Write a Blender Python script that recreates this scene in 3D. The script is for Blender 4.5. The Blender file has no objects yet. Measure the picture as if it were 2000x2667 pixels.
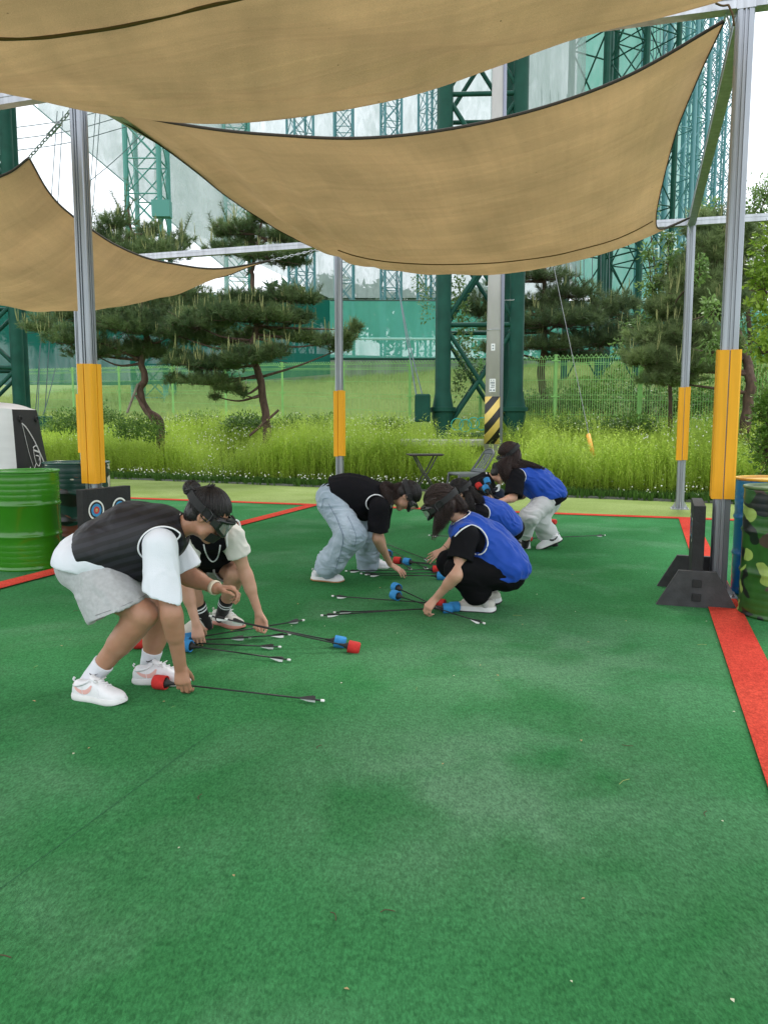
import bpy, math, random
import numpy as np
from mathutils import Vector, Matrix
random.seed(7); RNG = np.random.default_rng(7)
SC = bpy.context.scene
COL = SC.collection
# ------------------------------------------------------------------ camera
CAM_Z = 1.3; FPX = 2050.0; PITCH = math.atan(232/2050)
cd = bpy.data.cameras.new("camera"); cam = bpy.data.objects.new("camera", cd); COL.objects.link(cam)
cd.sensor_fit = 'VERTICAL'; cd.sensor_height = 36; cd.lens = 36*FPX/2667
cd.clip_start = .05; cd.clip_end = 900
cam.location = (0, 0, CAM_Z); cam.rotation_euler = (math.pi/2-PITCH, 0, 0)
SC.camera = cam
# ------------------------------------------------------------------ world (overcast), sun, exposure
w = bpy.data.worlds.new("World"); SC.world = w; w.use_nodes = True
nt = w.node_tree; bg = nt.nodes['Background']
sky = nt.nodes.new('ShaderNodeTexSky'); sky.sky_type = 'NISHITA'; sky.sun_disc = False
SUN_EL, SUN_AZ = math.radians(58), math.radians(200)
sky.sun_elevation = SUN_EL; sky.sun_rotation = SUN_AZ
sky.dust_density = 4; sky.ozone_density = 1; sky.air_density = 1
mx = nt.nodes.new('ShaderNodeMix'); mx.data_type = 'RGBA'; mx.inputs[0].default_value = .86
mx.inputs[7].default_value = (10.2, 10.6, 11.2, 1)      # cloud layer that covers the sky
nt.links.new(sky.outputs[0], mx.inputs[6]); nt.links.new(mx.outputs[2], bg.inputs[0])
bg.inputs[1].default_value = .098
sd = bpy.data.lights.new("sun", 'SUN'); sd.energy = 1.5; sd.angle = math.radians(14); sd.color = (1, .97, .93)
so = bpy.data.objects.new("sun", sd); COL.objects.link(so)
so.rotation_euler = (math.pi/2-SUN_EL, 0, math.pi-SUN_AZ+math.pi)
SC.view_settings.view_transform = 'Standard'; SC.view_settings.look = 'None'
SC.view_settings.exposure = 1.0; SC.view_settings.gamma = 1
SC.cycles.max_bounces = 8; SC.cycles.transparent_max_bounces = 24
# ------------------------------------------------------------------ pixel <-> world (photo is 2000 x 2667)
CP, SP = math.cos(PITCH), math.sin(PITCH)
def ray(u, v):
    a = (u-1000)/FPX; b = (v-1333.5)/FPX
    return np.array([a, CP-b*SP, -SP-b*CP])
def P(u, v, Y):
    d = ray(u, v); return np.array([0, 0, CAM_Z]) + d*(Y/d[1])
def G(u, v, z=0.0):
    d = ray(u, v); return np.array([0, 0, CAM_Z]) + d*((z-CAM_Z)/d[2])
def PX(p):
    d = np.asarray(p, float)-np.array([0, 0, CAM_Z]); f = d[1]*CP-d[2]*SP; up = d[1]*SP+d[2]*CP
    return (1000+FPX*d[0]/f, 1333.5-FPX*up/f)
def unit(v):
    v = np.asarray(v, float); n = np.linalg.norm(v); return v/n if n > 1e-9 else v
# ------------------------------------------------------------------ materials
def mat(name, col, rough=.6, metal=0, var=.0, vscale=4., col2=None, bump=0., bscale=60., spec=.5, coat=0., detail=6, stretch=None):
    m = bpy.data.materials.new(name); m.use_nodes = True; t = m.node_tree; b = t.nodes['Principled BSDF']
    b.inputs['Roughness'].default_value = rough; b.inputs['Metallic'].default_value = metal
    b.inputs['Specular IOR Level'].default_value = spec; b.inputs['Coat Weight'].default_value = coat
    c = tuple(col)+(1,)
    tc = t.nodes.new('ShaderNodeTexCoord'); vec = tc.outputs['Object']
    if stretch:
        mp = t.nodes.new('ShaderNodeMapping'); mp.inputs['Scale'].default_value = stretch
        t.links.new(vec, mp.inputs[0]); vec = mp.outputs[0]
    if var or col2:
        n = t.nodes.new('ShaderNodeTexNoise'); n.inputs['Scale'].default_value = vscale; n.inputs['Detail'].default_value = detail
        t.links.new(vec, n.inputs['Vector'])
        r = t.nodes.new('ShaderNodeMapRange'); r.inputs[1].default_value = .3; r.inputs[2].default_value = .7
        t.links.new(n.outputs[0], r.inputs[0])
        x = t.nodes.new('ShaderNodeMix'); x.data_type = 'RGBA'
        x.inputs[6].default_value = tuple(k*(1-var) for k in col)+(1,)
        x.inputs[7].default_value = (tuple(col2)+(1,)) if col2 else tuple(min(1, k*(1+var)) for k in col)+(1,)
        t.links.new(r.outputs[0], x.inputs[0]); t.links.new(x.outputs[2], b.inputs['Base Color'])
    else: b.inputs['Base Color'].default_value = c
    if bump:
        n2 = t.nodes.new('ShaderNodeTexNoise'); n2.inputs['Scale'].default_value = bscale; n2.inputs['Detail'].default_value = 5
        t.links.new(vec, n2.inputs['Vector'])
        bp = t.nodes.new('ShaderNodeBump'); bp.inputs['Strength'].default_value = bump; bp.inputs['Distance'].default_value = .01
        t.links.new(n2.outputs[0], bp.inputs['Height']); t.links.new(bp.outputs[0], b.inputs['Normal'])
    return m
def srgb(r, g, b):
    return tuple(((k/255)/12.92 if k/255 <= .04045 else ((k/255+.055)/1.055)**2.4) for k in (r, g, b))
# ------------------------------------------------------------------ mesh builder
class MB:
    def __init__(s): s.V = []; s.F = []; s.n = 0; s.M = []; s.mi = 0; s.T = []; s.tone = 0.
    def add(s, v, f):
        v = np.asarray(v, float).reshape(-1, 3); s.V.append(v)
        for q in f: s.F.append(tuple(int(i)+s.n for i in q)); s.M.append(s.mi)
        s.T.append(np.full(len(v), s.tone)); s.n += len(v); return s
    def box(s, c, size, R=None, bev=0):
        hx, hy, hz = [k/2 for k in size]
        if bev <= 0:
            v = np.array([[x*hx, y*hy, z*hz] for x in (-1, 1) for y in (-1, 1) for z in (-1, 1)])
            f = [(0, 1, 3, 2), (4, 6, 7, 5), (0, 4, 5, 1), (2, 3, 7, 6), (0, 2, 6, 4), (1, 5, 7, 3)]
        else:
            b = min(bev, hx*.9, hy*.9, hz*.9); v = []; idx = {}
            for x in (-1, 1):
                for y in (-1, 1):
                    for z in (-1, 1):
                        for k in range(3):
                            q = [x*hx, y*hy, z*hz]
                            for j in range(3):
                                if j != k: q[j] -= (x, y, z)[j]*b
                            idx[(x, y, z, k)] = len(v); v.append(q)
            v = np.array(v); f = []
            for k in range(3):
                a, c2 = [(1, 2), (2, 0), (0, 1)][k]
                for sg in (-1, 1):
                    qs = []
                    for (p, r) in ((-1, -1), (1, -1), (1, 1), (-1, 1)):
                        t = [0, 0, 0]; t[k] = sg; t[a] = p; t[c2] = r; qs.append(idx[tuple(t)+(k,)])
                    f.append(qs if sg > 0 else qs[::-1])
            for k in range(3):
                a, c2 = [(1, 2), (2, 0), (0, 1)][k]
                for p in (-1, 1):
                    for r in (-1, 1):
                        t0 = [0, 0, 0]; t0[k] = -1; t0[a] = p; t0[c2] = r; t1 = list(t0); t1[k] = 1
                        q = [idx[tuple(t0)+(a,)], idx[tuple(t1)+(a,)], idx[tuple(t1)+(c2,)], idx[tuple(t0)+(c2,)]]
                        f.append(q if p*r < 0 else q[::-1])
            for x in (-1, 1):
                for y in (-1, 1):
                    for z in (-1, 1):
                        q = [idx[(x, y, z, k)] for k in range(3)]; f.append(q if x*y*z > 0 else q[::-1])
        if R is not None: v = v@np.asarray(R).T
        return s.add(v+np.asarray(c, float), f)
    def tube(s, pts, rad, n=8, cap=True, sx=1., up=None):
        pts = np.asarray(pts, float); m = len(pts)
        rad = np.full(m, rad) if np.isscalar(rad) else np.asarray(rad, float)
        T = np.gradient(pts, axis=0); T /= np.maximum(np.linalg.norm(T, axis=1)[:, None], 1e-9)
        u = np.asarray(up, float) if up is not None else (np.array([0, 0, 1.]) if abs(T[0][2]) < .9 else np.array([1., 0, 0]))
        V = []
        for i in range(m):
            u = u-T[i]*np.dot(u, T[i]); nn = np.linalg.norm(u)
            if nn < 1e-6: u = np.cross(T[i], [.3, .5, .8]); nn = np.linalg.norm(u)
            u = u/nn; wv = np.cross(T[i], u)
            a = np.arange(n)*2*np.pi/n
            V.append(pts[i]+rad[i]*(np.cos(a)[:, None]*u+sx*np.sin(a)[:, None]*wv))
        f = []
        for i in range(m-1):
            for j in range(n):
                k = (j+1) % n; f.append((i*n+j, i*n+k, (i+1)*n+k, (i+1)*n+j))
        if cap: f.append(tuple(range(n))[::-1]); f.append(tuple((m-1)*n+j for j in range(n)))
        return s.add(np.vstack(V), f)
    def bar(s, a, b, w, h=None, up=(0, 0, 1)):
        a = np.asarray(a, float); b = np.asarray(b, float); d = unit(b-a); u = np.asarray(up, float)
        if abs(np.dot(u, d)) > .98: u = np.array([1., 0, 0])
        x = unit(np.cross(d, u)); z = np.cross(x, d)
        return s.box((a+b)/2, (w, np.linalg.norm(b-a), h or w), np.stack([x, d, z], 1))
    def lathe(s, prof, n=40, c=(0, 0, 0), R=None):
        V = []; m = len(prof)
        for r, z in prof:
            a = np.arange(n)*2*np.pi/n; V.append(np.stack([r*np.cos(a), r*np.sin(a), np.full(n, z)], 1))
        V = np.vstack(V); f = [(i*n+j, i*n+(j+1) % n, (i+1)*n+(j+1) % n, (i+1)*n+j) for i in range(m-1) for j in range(n)]
        if prof[0][0] > 1e-6: f.append(tuple(range(n))[::-1])
        if prof[-1][0] > 1e-6: f.append(tuple((m-1)*n+j for j in range(n)))
        if R is not None: V = V@np.asarray(R).T
        return s.add(V+np.asarray(c, float), f)
    def prism(s, poly, d, o=(0, 0, 0), ex=(1, 0, 0), ey=(0, 0, 1), ez=None):
        ex = np.asarray(ex, float); ey = np.asarray(ey, float); ez = np.cross(ex, ey) if ez is None else np.asarray(ez, float)
        p = np.asarray(poly, float); n = len(p); o = np.asarray(o, float)
        a = o+p[:, :1]*ex+p[:, 1:]*ey-ez*d/2; b = a+ez*d
        f = [tuple(range(n))[::-1], tuple(range(n, 2*n))]+[(i, (i+1) % n, n+(i+1) % n, n+i) for i in range(n)]
        return s.add(np.vstack([a, b]), f)
    def grid(s, A):
        h, w_ = A.shape[:2]; f = [(i*w_+j, i*w_+j+1, (i+1)*w_+j+1, (i+1)*w_+j) for i in range(h-1) for j in range(w_-1)]
        return s.add(A.reshape(-1, 3), f)
    def raw(s, V, F, tone=None):         # big uniform arrays
        V = np.asarray(V, float).reshape(-1, 3); s.V.append(V); s.F.extend(map(tuple, (np.asarray(F)+s.n).tolist()))
        s.M.extend([s.mi]*len(F)); s.T.append(np.full(len(V), s.tone) if tone is None else np.asarray(tone, float)); s.n += len(V); return s
    def build(s, name, mats, parent=None, smooth=False, auto=None, tone=False, origin=None):
        V = np.vstack(s.V); off = np.zeros(3)
        if origin is not None: off = np.asarray(origin, float); V = V-off
        me = bpy.data.meshes.new(name); me.from_pydata(V.tolist(), [], s.F); me.update()
        if not isinstance(mats, (list, tuple)): mats = [mats]
        for q in mats: me.materials.append(q)
        if any(s.M): me.polygons.foreach_set('material_index', s.M)
        if smooth or auto: me.polygons.foreach_set('use_smooth', [True]*len(me.polygons))
        if auto: me.set_sharp_from_angle(angle=math.radians(auto))
        if tone:
            at = me.attributes.new('tone', 'FLOAT', 'POINT'); at.data.foreach_set('value', np.concatenate(s.T).astype(np.float32))
        o = bpy.data.objects.new(name, me); COL.objects.link(o); o.location = off
        if parent is not None: o.parent = parent
        return o
def tag(o, label=None, cat=None, group=None, kind=None):
    if label: o['label'] = label
    if cat: o['category'] = cat
    if group: o['group'] = group
    if kind: o['kind'] = kind
    return o
def thing(name, label, cat, loc=(0, 0, 0), rz=0., group=None):
    o = bpy.data.objects.new(name, None); COL.objects.link(o); o.location = tuple(loc); o.rotation_euler = (0, 0, rz)
    o.empty_display_size = .2
    return tag(o, label, cat, group)
def copy_tree(o, parent=None):
    c = o.copy(); COL.objects.link(c)
    if parent is not None: c.parent = parent
    for ch in list(o.children): copy_tree(ch, c)
    return c
def place(o, loc, rz=None):
    o.location = tuple(loc)
    if rz is not None: o.rotation_euler[2] = rz
    return o
def wpart(mb, name, m, root, **k):       # geometry given in world coordinates, parented to a thing
    o = mb.build(name, m, None, **k); o.parent = root
    o.matrix_parent_inverse = (Matrix.Translation(root.location) @ root.rotation_euler.to_matrix().to_4x4()).inverted()
    return o
def cr(pts, n=8):                          # catmull-rom through points
    p = np.asarray(pts, float); p = np.vstack([2*p[0]-p[1], p, 2*p[-1]-p[-2]]); out = []
    for i in range(1, len(p)-2):
        t = np.linspace(0, 1, n, endpoint=False)[:, None]
        out.append(.5*((2*p[i])+(-p[i-1]+p[i+1])*t+(2*p[i-1]-5*p[i]+4*p[i+1]-p[i+2])*t**2+(-p[i-1]+3*p[i]-3*p[i+1]+p[i+2])*t**3))
    out.append(p[-2:-1]); return np.vstack(out)
def resample(c, n):
    d = np.r_[0, np.cumsum(np.linalg.norm(np.diff(c, axis=0), axis=1))]; t = np.linspace(0, d[-1], n)
    return np.stack([np.interp(t, d, c[:, k]) for k in range(3)], 1)
def vnoise(p, seed=0):                     # smooth value noise, numpy, [-1,1]
    p = np.asarray(p, float); i = np.floor(p).astype(np.int64); f = p-i; f = f*f*(3-2*f); r = np.zeros(len(p))
    for dx in (0, 1):
        for dy in (0, 1):
            for dz in (0, 1):
                h = ((i[:, 0]+dx)*374761393+(i[:, 1]+dy)*668265263+(i[:, 2]+dz)*2147483647+seed*974711) & 0x7fffffff
                h = ((h ^ (h >> 13))*1274126177) & 0x7fffffff; h = h ^ (h >> 16)
                r += ((h & 0xffff)/32767.5-1)*(f[:, 0] if dx else 1-f[:, 0])*(f[:, 1] if dy else 1-f[:, 1])*(f[:, 2] if dz else 1-f[:, 2])
    return r
# ================================================================== ground
E0, E1 = G(283, 1247), G(1844, 1311)          # where the turf ends and the tall grass starts
EA = unit(E1-E0)[:2]; EN = np.array([-EA[1], EA[0]])
def sdist(x, y): return (x-E0[0])*EN[0]+(y-E0[1])*EN[1]
def hz(x, y):
    s = sdist(np.asarray(x, float), np.asarray(y, float)); t = np.clip((s-.25)/4.6, 0, 1)
    z = .85*t*t*(3-2*t)+.075*np.clip(s-4.85, 0, 10)+.118*np.clip(s-14.85, 0, 34)
    wob = np.clip(s/4, 0, 1)*(.06*np.sin(x*.7+1)*np.sin(y*.5)+.03*np.sin(x*1.9)*np.cos(y*1.3+2))
    return z+wob
ax = np.r_[-330, -200, -120, -80, np.arange(-60, -24, 4.), np.arange(-24, 24, .8), np.arange(24, 60, 4.), 80, 120, 200, 330]
sy = np.r_[-200, -60, -20, -2, np.arange(-.4, 16, .4), np.arange(16, 60, 2.), 70, 90, 130, 200, 420]
S_, A_ = np.meshgrid(sy, ax, indexing='ij')
X = E0[0]+A_*EA[0]+S_*EN[0]; Y = E0[1]+A_*EA[1]+S_*EN[1]
Z = hz(X, Y)-.012*(S_ < 0)
b = MB(); b.grid(np.stack([X, Y, Z], 2))
m_soil = mat('grassy_soil', srgb(118, 140, 74), .95, var=.3, vscale=.8, col2=srgb(92, 116, 54), bump=.6, bscale=8)
tag(b.build('ground', m_soil, smooth=True), kind='structure')
# ---- artificial turf
def turf_mat(name, ca, cb, cc, patch=True):
    m = bpy.data.materials.new(name); m.use_nodes = True; t = m.node_tree; N = t.nodes.new; L = t.links.new
    bs = t.nodes['Principled BSDF']; bs.inputs['Roughness'].default_value = .95; bs.inputs['Specular IOR Level'].default_value = .03
    bs.inputs['Sheen Weight'].default_value = .0; bs.inputs['Sheen Tint'].default_value = tuple(cb)+(1,)
    tc = N('ShaderNodeTexCoord'); v = tc.outputs['Object']
    def noise(sc, det=5, dist=0., vec=v):
        n = N('ShaderNodeTexNoise'); n.inputs['Scale'].default_value = sc; n.inputs['Detail'].default_value = det
        n.inputs['Distortion'].default_value = dist; L(vec, n.inputs['Vector']); return n.outputs[0]
    def rng(x, a, c, lo=0., hi=1.):
        r = N('ShaderNodeMapRange'); r.inputs[1].default_value = a; r.inputs[2].default_value = c
        r.inputs[3].default_value = lo; r.inputs[4].default_value = hi; L(x, r.inputs[0]); return r.outputs[0]
    def mixc(f, a, c):
        x = N('ShaderNodeMix'); x.data_type = 'RGBA'; L(f, x.inputs[0])
        for s, k in ((a, 6), (c, 7)):
            if isinstance(s, tuple): x.inputs[k].default_value = s+(1,)
            else: L(s, x.inputs[k])
        return x.outputs[2]
    c = mixc(rng(noise(.9, 9, .3), .36, .64), tuple(ca), tuple(cb))
    if patch:                                     # worn, dusty tracks
        w1 = rng(noise(1.3, 9, .4), .50, .72, 0, .55)
        g = N('ShaderNodeVectorMath'); g.operation = 'DISTANCE'; L(v, g.inputs[0]); g.inputs[1].default_value = (.38, 2.75, 0)
        w2a = rng(g.outputs['Value'], .25, 1.0, .95, 0); g2 = N('ShaderNodeVectorMath'); g2.operation = 'DISTANCE'; L(v, g2.inputs[0]); g2.inputs[1].default_value = (.85, 4.3, 0); w2b = rng(g2.outputs['Value'], .3, 1.5, .8, 0); mxx = N('ShaderNodeMath'); mxx.operation = 'MAXIMUM'; L(w2a, mxx.inputs[0]); L(w2b, mxx.inputs[1]); w2 = mxx.outputs[0]
        mu = N('ShaderNodeMath'); mu.operation = 'MULTIPLY'; L(rng(noise(2.2, 9, .3), .30, .56), mu.inputs[0]); L(w2, mu.inputs[1])
        ad = N('ShaderNodeMath'); ad.operation = 'MAXIMUM'; L(w1, ad.inputs[0]); L(mu.outputs[0], ad.inputs[1])
        c = mixc(ad.outputs[0], c, tuple(cc))
    fm = N('ShaderNodeMapping'); fm.inputs['Scale'].default_value = (1, .45, 1); fm.inputs['Rotation'].default_value = (0, 0, .3); L(v, fm.inputs[0]); fine = rng(noise(150, 5, .4, fm.outputs[0]), .33, .67, .72, 1.27); mid = rng(noise(34, 8), .3, .7, .87, 1.12)
    mm = N('ShaderNodeMath'); mm.operation = 'MULTIPLY'; L(fine, mm.inputs[0]); L(mid, mm.inputs[1])
    hs = N('ShaderNodeVectorMath'); hs.operation = 'SCALE'; L(c, hs.inputs[0]); L(mm.outputs[0], hs.inputs['Scale'])
    L(hs.outputs[0], bs.inputs['Base Color'])
    bp = N('ShaderNodeBump'); bp.inputs['Strength'].default_value = .55; bp.inputs['Distance'].default_value = .006
    ad2 = N('ShaderNodeMath'); ad2.operation = 'ADD'; L(noise(260, 3), ad2.inputs[0]); L(noise(16, 5), ad2.inputs[1])
    L(ad2.outputs[0], bp.inputs['Height']); L(bp.outputs[0], bs.inputs['Normal'])
    return m
m_turf = turf_mat('green_turf', (.033, .156, .050), (.046, .196, .071), (.112, .245, .134))
m_red = turf_mat('red_turf', (.44, .042, .030), (.52, .066, .042), (.4, .1, .06), False)
m_lime = turf_mat('yellow_green_turf', (.19, .26, .075), (.25, .32, .115), (.3, .36, .16), False)
def sheet(name, pts, z, m, n=1, kind='structure'):
    b = MB(); b.add([(p[0], p[1], z) for p in pts], [tuple(range(len(pts)))]); o = b.build(name, m)
    return tag(o, kind=kind) if kind else o
def xline(p, q, t): return p+(q-p)*t
EL, ER = E0-(E1-E0)*.9, E1+(E1-E0)*.6         # turf edge extended
sheet('turf', [EL[:2], [EL[0], -6], [ER[0]+2, -6], ER[:2]], .004, m_turf)
R0, R1 = G(338, 1298.5), G(1934, 1356.5); RL, RR = R0-(R1-R0)*.8, R1+(R1-R0)*.5
sheet('light_turf', [EL[:2], RL[:2], RR[:2], ER[:2]], .008, m_lime)
def strip(name, a, c, w_, z, m):
    d = unit((c-a)[:2]); n = np.array([-d[1], d[0]])*w_/2
    return sheet(name, [a[:2]-n, c[:2]-n, c[:2]+n, a[:2]+n], z, m)
strip('red_line', RL, RR, .2, .012, m_red)
c0, c1 = (G(1767, 1351)+G(1809, 1353))/2, (G(1882, 1700)+G(1982, 1700))/2
strip('red_line', c0, c1+(c1-c0)*.6, .215, .016, m_red)
q0, q1 = G(815, 1317), G(149, 1490); strip('red_line', q0, q1+(q1-q0)*.9, .2, .016, m_red)
seam = mat('turf_seam', srgb(30, 92, 54), .95)
strip('turf_seam', G(560, 1905), G(-200, 2470), .003, .0065, seam)
# edging strip between turf and grass
m_edge = mat('edge_mat', srgb(92, 96, 92), .8, var=.3, vscale=30, bump=.5, bscale=40)
b = MB(); d3 = np.r_[EA, 0]; b.bar(EL+[0, 0, .02], ER+[0, 0, .02], .09, .05); tag(b.build('edging', m_edge), 'dark plastic edging strip between turf and tall grass', 'edging')
# ================================================================== shelter frame
m_galv = mat('galvanised_steel', (.42, .44, .47), .38, .75, var=.18, vscale=3, bump=.08, bscale=30, stretch=(6, 6, .6))
m_alu = mat('aluminium', (.32, .34, .38), .4, .7, var=.16, vscale=2, stretch=(9, 9, .5), bump=.05, bscale=40)
m_pad = mat('yellow_foam', srgb(242, 170, 10), .55, var=.08, vscale=2.5, stretch=(12, 12, .7), bump=.12, bscale=30)
m_dark = mat('black_foam', (.018, .018, .019), .75, var=.3, vscale=14, bump=.4, bscale=50)
m_bolt = mat('bolt_steel', (.3, .3, .3), .4, .9)
RFp = np.array([2.51, 5.83, 0]); Bv = np.array([1.97, 6.0, 0]); LPp = np.array([-2.675, 7.25, 0])
BRp = np.array([4.47, 11.85, 0]); MPp = np.array([-.74, 13.2, 0]); MLp = np.array([-5.58, 14.7, 0]); LLp = np.array([-7.9, 9.0, 0])
TOP = 4.2; RZ = math.radians(-17)
def post(p, h, label, seed=0, pz=.75, pl=1.08):
    r = thing('steel_post', label, 'post', p, RZ, 'posts of the shade shelter')
    a = .058; g = .012; q = .018
    poly = []
    for (sx, sy, swap) in ((1, -1, 0), (1, 1, 1), (-1, 1, 0), (-1, -1, 1)):
        P0 = [(-a*.35, a), (-a*.30, a-g), (-a*.12, a-g), (-a*.09, a), (a*.09, a), (a*.12, a-g), (a*.30, a-g), (a*.35, a), (a-q, a), (a-q*.3, a-q*.3)]
        k = {(1, -1): 0, (1, 1): 1, (-1, 1): 2, (-1, -1): 3}[(sx, sy)]
        for x, y in P0:
            an = -math.pi/2*k; poly.append((x*math.cos(an)-y*math.sin(an), x*math.sin(an)+y*math.cos(an)))
    poly = poly[::-1]
    b = MB(); b.prism(poly, h-.02, (0, 0, (h-.02)/2+.02), (1, 0, 0), (0, 1, 0)); b.build('shaft', m_alu, r)
    b = MB(); b.box((0, 0, .012), (.26, .26, .016))
    for k in range(4):
        an = k*math.pi/2; R = np.array([[math.cos(an), -math.sin(an), 0], [math.sin(an), math.cos(an), 0], [0, 0, 1]])
        b.prism([(0, 0), (.055, 0), (0, .10)], .006, R@np.array([.064, 0, .02]), R@np.array([1, 0, 0]), (0, 0, 1))
    b.build('base_plate', m_galv, r)
    for sx, sy in ((1, 1), (1, -1), (-1, 1), (-1, -1)):
        b = MB(); b.lathe([(.011, .02), (.011, .032), (.006, .033), (.006, .045), (.001, .046)], 6, (sx*.1, sy*.1, 0)); b.build('bolt', m_bolt, r)
        t = .022; w_ = .078; gp = .004                       # L shaped corner pads
        L = [(gp, a+.002), (gp, a+t), (a+t-.012, a+t), (a+t, a+t-.012), (a+t, gp), (a+.002, gp), (a+.002, a+.002)]
        L = [(x*sx, y*sy) for x, y in L]
        if sx*sy < 0: L = L[::-1]
        jit = random.uniform(-.008, .008)
        b = MB(); b.prism(L[::-1], pl, (0, 0, pz+pl/2+jit), (1, 0, 0), (0, 1, 0)); b.build('foam_pad', m_pad, r)
    return r
post(RFp, TOP-.06, 'nearest and largest grey steel post with yellow pads, beside the right barrels')
post(LPp, TOP-.06, 'grey steel post with yellow corner pads behind the target board on the left')
post(BRp, TOP-.06, 'far right grey steel post with yellow pads and a bare base plate')
post(MPp, TOP-.06, 'grey steel post with yellow pads in the middle, at the edge of the tall grass')
post(MLp, TOP-.06, 'far steel post hidden behind the left front post')
post(LLp, TOP-.06, 'steel post at the outer left end of the shelter')
def beam(a, c, label, z=TOP, sz=.1, ext=(0, 0)):
    a = np.array([a[0], a[1], z]); c = np.array([c[0], c[1], z]); d = unit(c-a); a = a-d*ext[0]; c = c+d*ext[1]
    r = thing('roof_beam', label, 'beam', (a+c)/2, 0, 'beams of the shade shelter')
    b = MB(); b.bar(a, c, sz, sz)
    n = np.cross(d, [0, 0, 1.])
    wpart(b, 'tube', m_galv, r)
    b = MB()
    for s_ in (-1, 1): b.bar(a+n*s_*(sz/2+.003)+[0, 0, .018], c+n*s_*(sz/2+.003)+[0, 0, .018], .004, .018)
    wpart(b, 'rib', m_galv, r)
    return r
g_ = .062
beam(RFp, LPp, 'front roof beam between the nearest right post and the left post', ext=(-g_, -g_))
beam(LPp, LLp, 'roof beam running left from the left front post', ext=(-g_, -g_))
beam(MPp, BRp, 'rear roof beam behind the large sail', ext=(-g_, -g_))
beam(MPp, MLp, 'rear roof beam seen above the left sail between the pines', ext=(-g_, -g_))
beam(RFp, BRp, 'slanting looking side roof beam on the right', ext=(-g_, -g_))
beam(LPp, MPp, 'side roof beam along the left edge of the large sail', ext=(-g_, -g_))
beam(LLp, MLp, 'side roof beam at the far left', ext=(-g_, -g_))
beam(RFp, RFp+(RFp-LPp)*.8, 'roof beam running out of the picture from the nearest right post', ext=(-g_, 0))
beam(BRp, BRp+(RFp-LPp)*.8, 'rear roof beam running right from the far right post', ext=(-g_, 0))
for ci, p in enumerate((RFp, LPp, BRp, MPp, MLp, LLp)):                 # post heads
    hd = MB(); hd.box((0, 0, 0), (.122, .122, .12)); R_ = hd.build('post_cap', m_galv); R_.location = (p[0], p[1], TOP); R_.rotation_euler[2] = RZ
    tag(R_, 'square steel cap on top of '+{0: 'the nearest right post', 1: 'the left front post', 2: 'the far right post', 3: 'the middle rear post', 4: 'the hidden far left post', 5: 'the outermost left post'}[ci], 'post cap', 'caps on the shelter posts')
# ================================================================== shade sails
def sail_mat():
    m = bpy.data.materials.new('shade_cloth'); m.use_nodes = True; t = m.node_tree; N = t.nodes.new; L = t.links.new
    out = t.nodes['Material Output']; t.nodes.remove(t.nodes['Principled BSDF'])
    uv = N('ShaderNodeUVMap'); tc = N('ShaderNodeTexCoord')
    mp = N('ShaderNodeMapping'); mp.inputs['Scale'].default_value = (.6, 62, 1); L(uv.outputs[0], mp.inputs[0])
    n1 = N('ShaderNodeTexNoise'); n1.inputs['Scale'].default_value = 1.; n1.inputs['Detail'].default_value = 5; n1.inputs['Distortion'].default_value = .15; L(mp.outputs[0], n1.inputs['Vector'])
    mp2 = N('ShaderNodeMapping'); mp2.inputs['Scale'].default_value = (90, 3, 1); L(uv.outputs[0], mp2.inputs[0])
    n2 = N('ShaderNodeTexNoise'); n2.inputs['Scale'].default_value = 1.; n2.inputs['Detail'].default_value = 4; L(mp2.outputs[0], n2.inputs['Vector'])
    n3 = N('ShaderNodeTexNoise'); n3.inputs['Scale'].default_value = 1.1; n3.inputs['Detail'].default_value = 6; L(tc.outputs['Object'], n3.inputs['Vector'])
    n4 = N('ShaderNodeTexNoise'); n4.inputs['Scale'].default_value = 330; n4.inputs['Detail'].default_value = 2; L(tc.outputs['Object'], n4.inputs['Vector'])
    def rr(x, lo, hi, a=.3, c=.7):
        r = N('ShaderNodeMapRange'); r.inputs[1].default_value = a; r.inputs[2].default_value = c; r.inputs[3].default_value = lo; r.inputs[4].default_value = hi; L(x, r.inputs[0]); return r.outputs[0]
    def mul(a, c):
        x = N('ShaderNodeMath'); x.operation = 'MULTIPLY'; L(a, x.inputs[0]); L(c, x.inputs[1]); return x.outputs[0]
    f = mul(mul(rr(n1.outputs[0], .955, 1.04), rr(n2.outputs[0], .97, 1.03)), mul(rr(n3.outputs[0], .9, 1.1), rr(n4.outputs[0], .78, 1.2)))
    vo = N('ShaderNodeTexVoronoi'); vo.inputs['Scale'].default_value = 5.5; L(tc.outputs['Object'], vo.inputs['Vector'])
    sp = rr(vo.outputs['Distance'], .35, 1, .018, .04); f = mul(f, sp)
    c = N('ShaderNodeVectorMath'); c.operation = 'SCALE'; c.inputs[0].default_value = (.635, .503, .358); L(f, c.inputs['Scale'])
    df = N('ShaderNodeBsdfDiffuse'); tr = N('ShaderNodeBsdfTranslucent'); L(c.outputs[0], df.inputs[0]); L(c.outputs[0], tr.inputs[0])
    bp = N('ShaderNodeBump'); bp.inputs['Strength'].default_value = .5; bp.inputs['Distance'].default_value = .02; L(n1.outputs[0], bp.inputs['Height'])
    L(bp.outputs[0], df.inputs['Normal']); L(bp.outputs[0], tr.inputs['Normal'])
    x = N('ShaderNodeMixShader'); x.inputs[0].default_value = .56; L(df.outputs[0], x.inputs[1]); L(tr.outputs[0], x.inputs[2]); L(x.outputs[0], out.inputs[0])
    return m
m_sail = sail_mat(); m_bind = mat('dark_binding', srgb(52, 44, 36), .8); m_thread = mat('seam_thread', srgb(96, 74, 40), .9)
m_rope = mat('rope_white', srgb(190, 192, 196), .6, var=.2, vscale=60)
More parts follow.
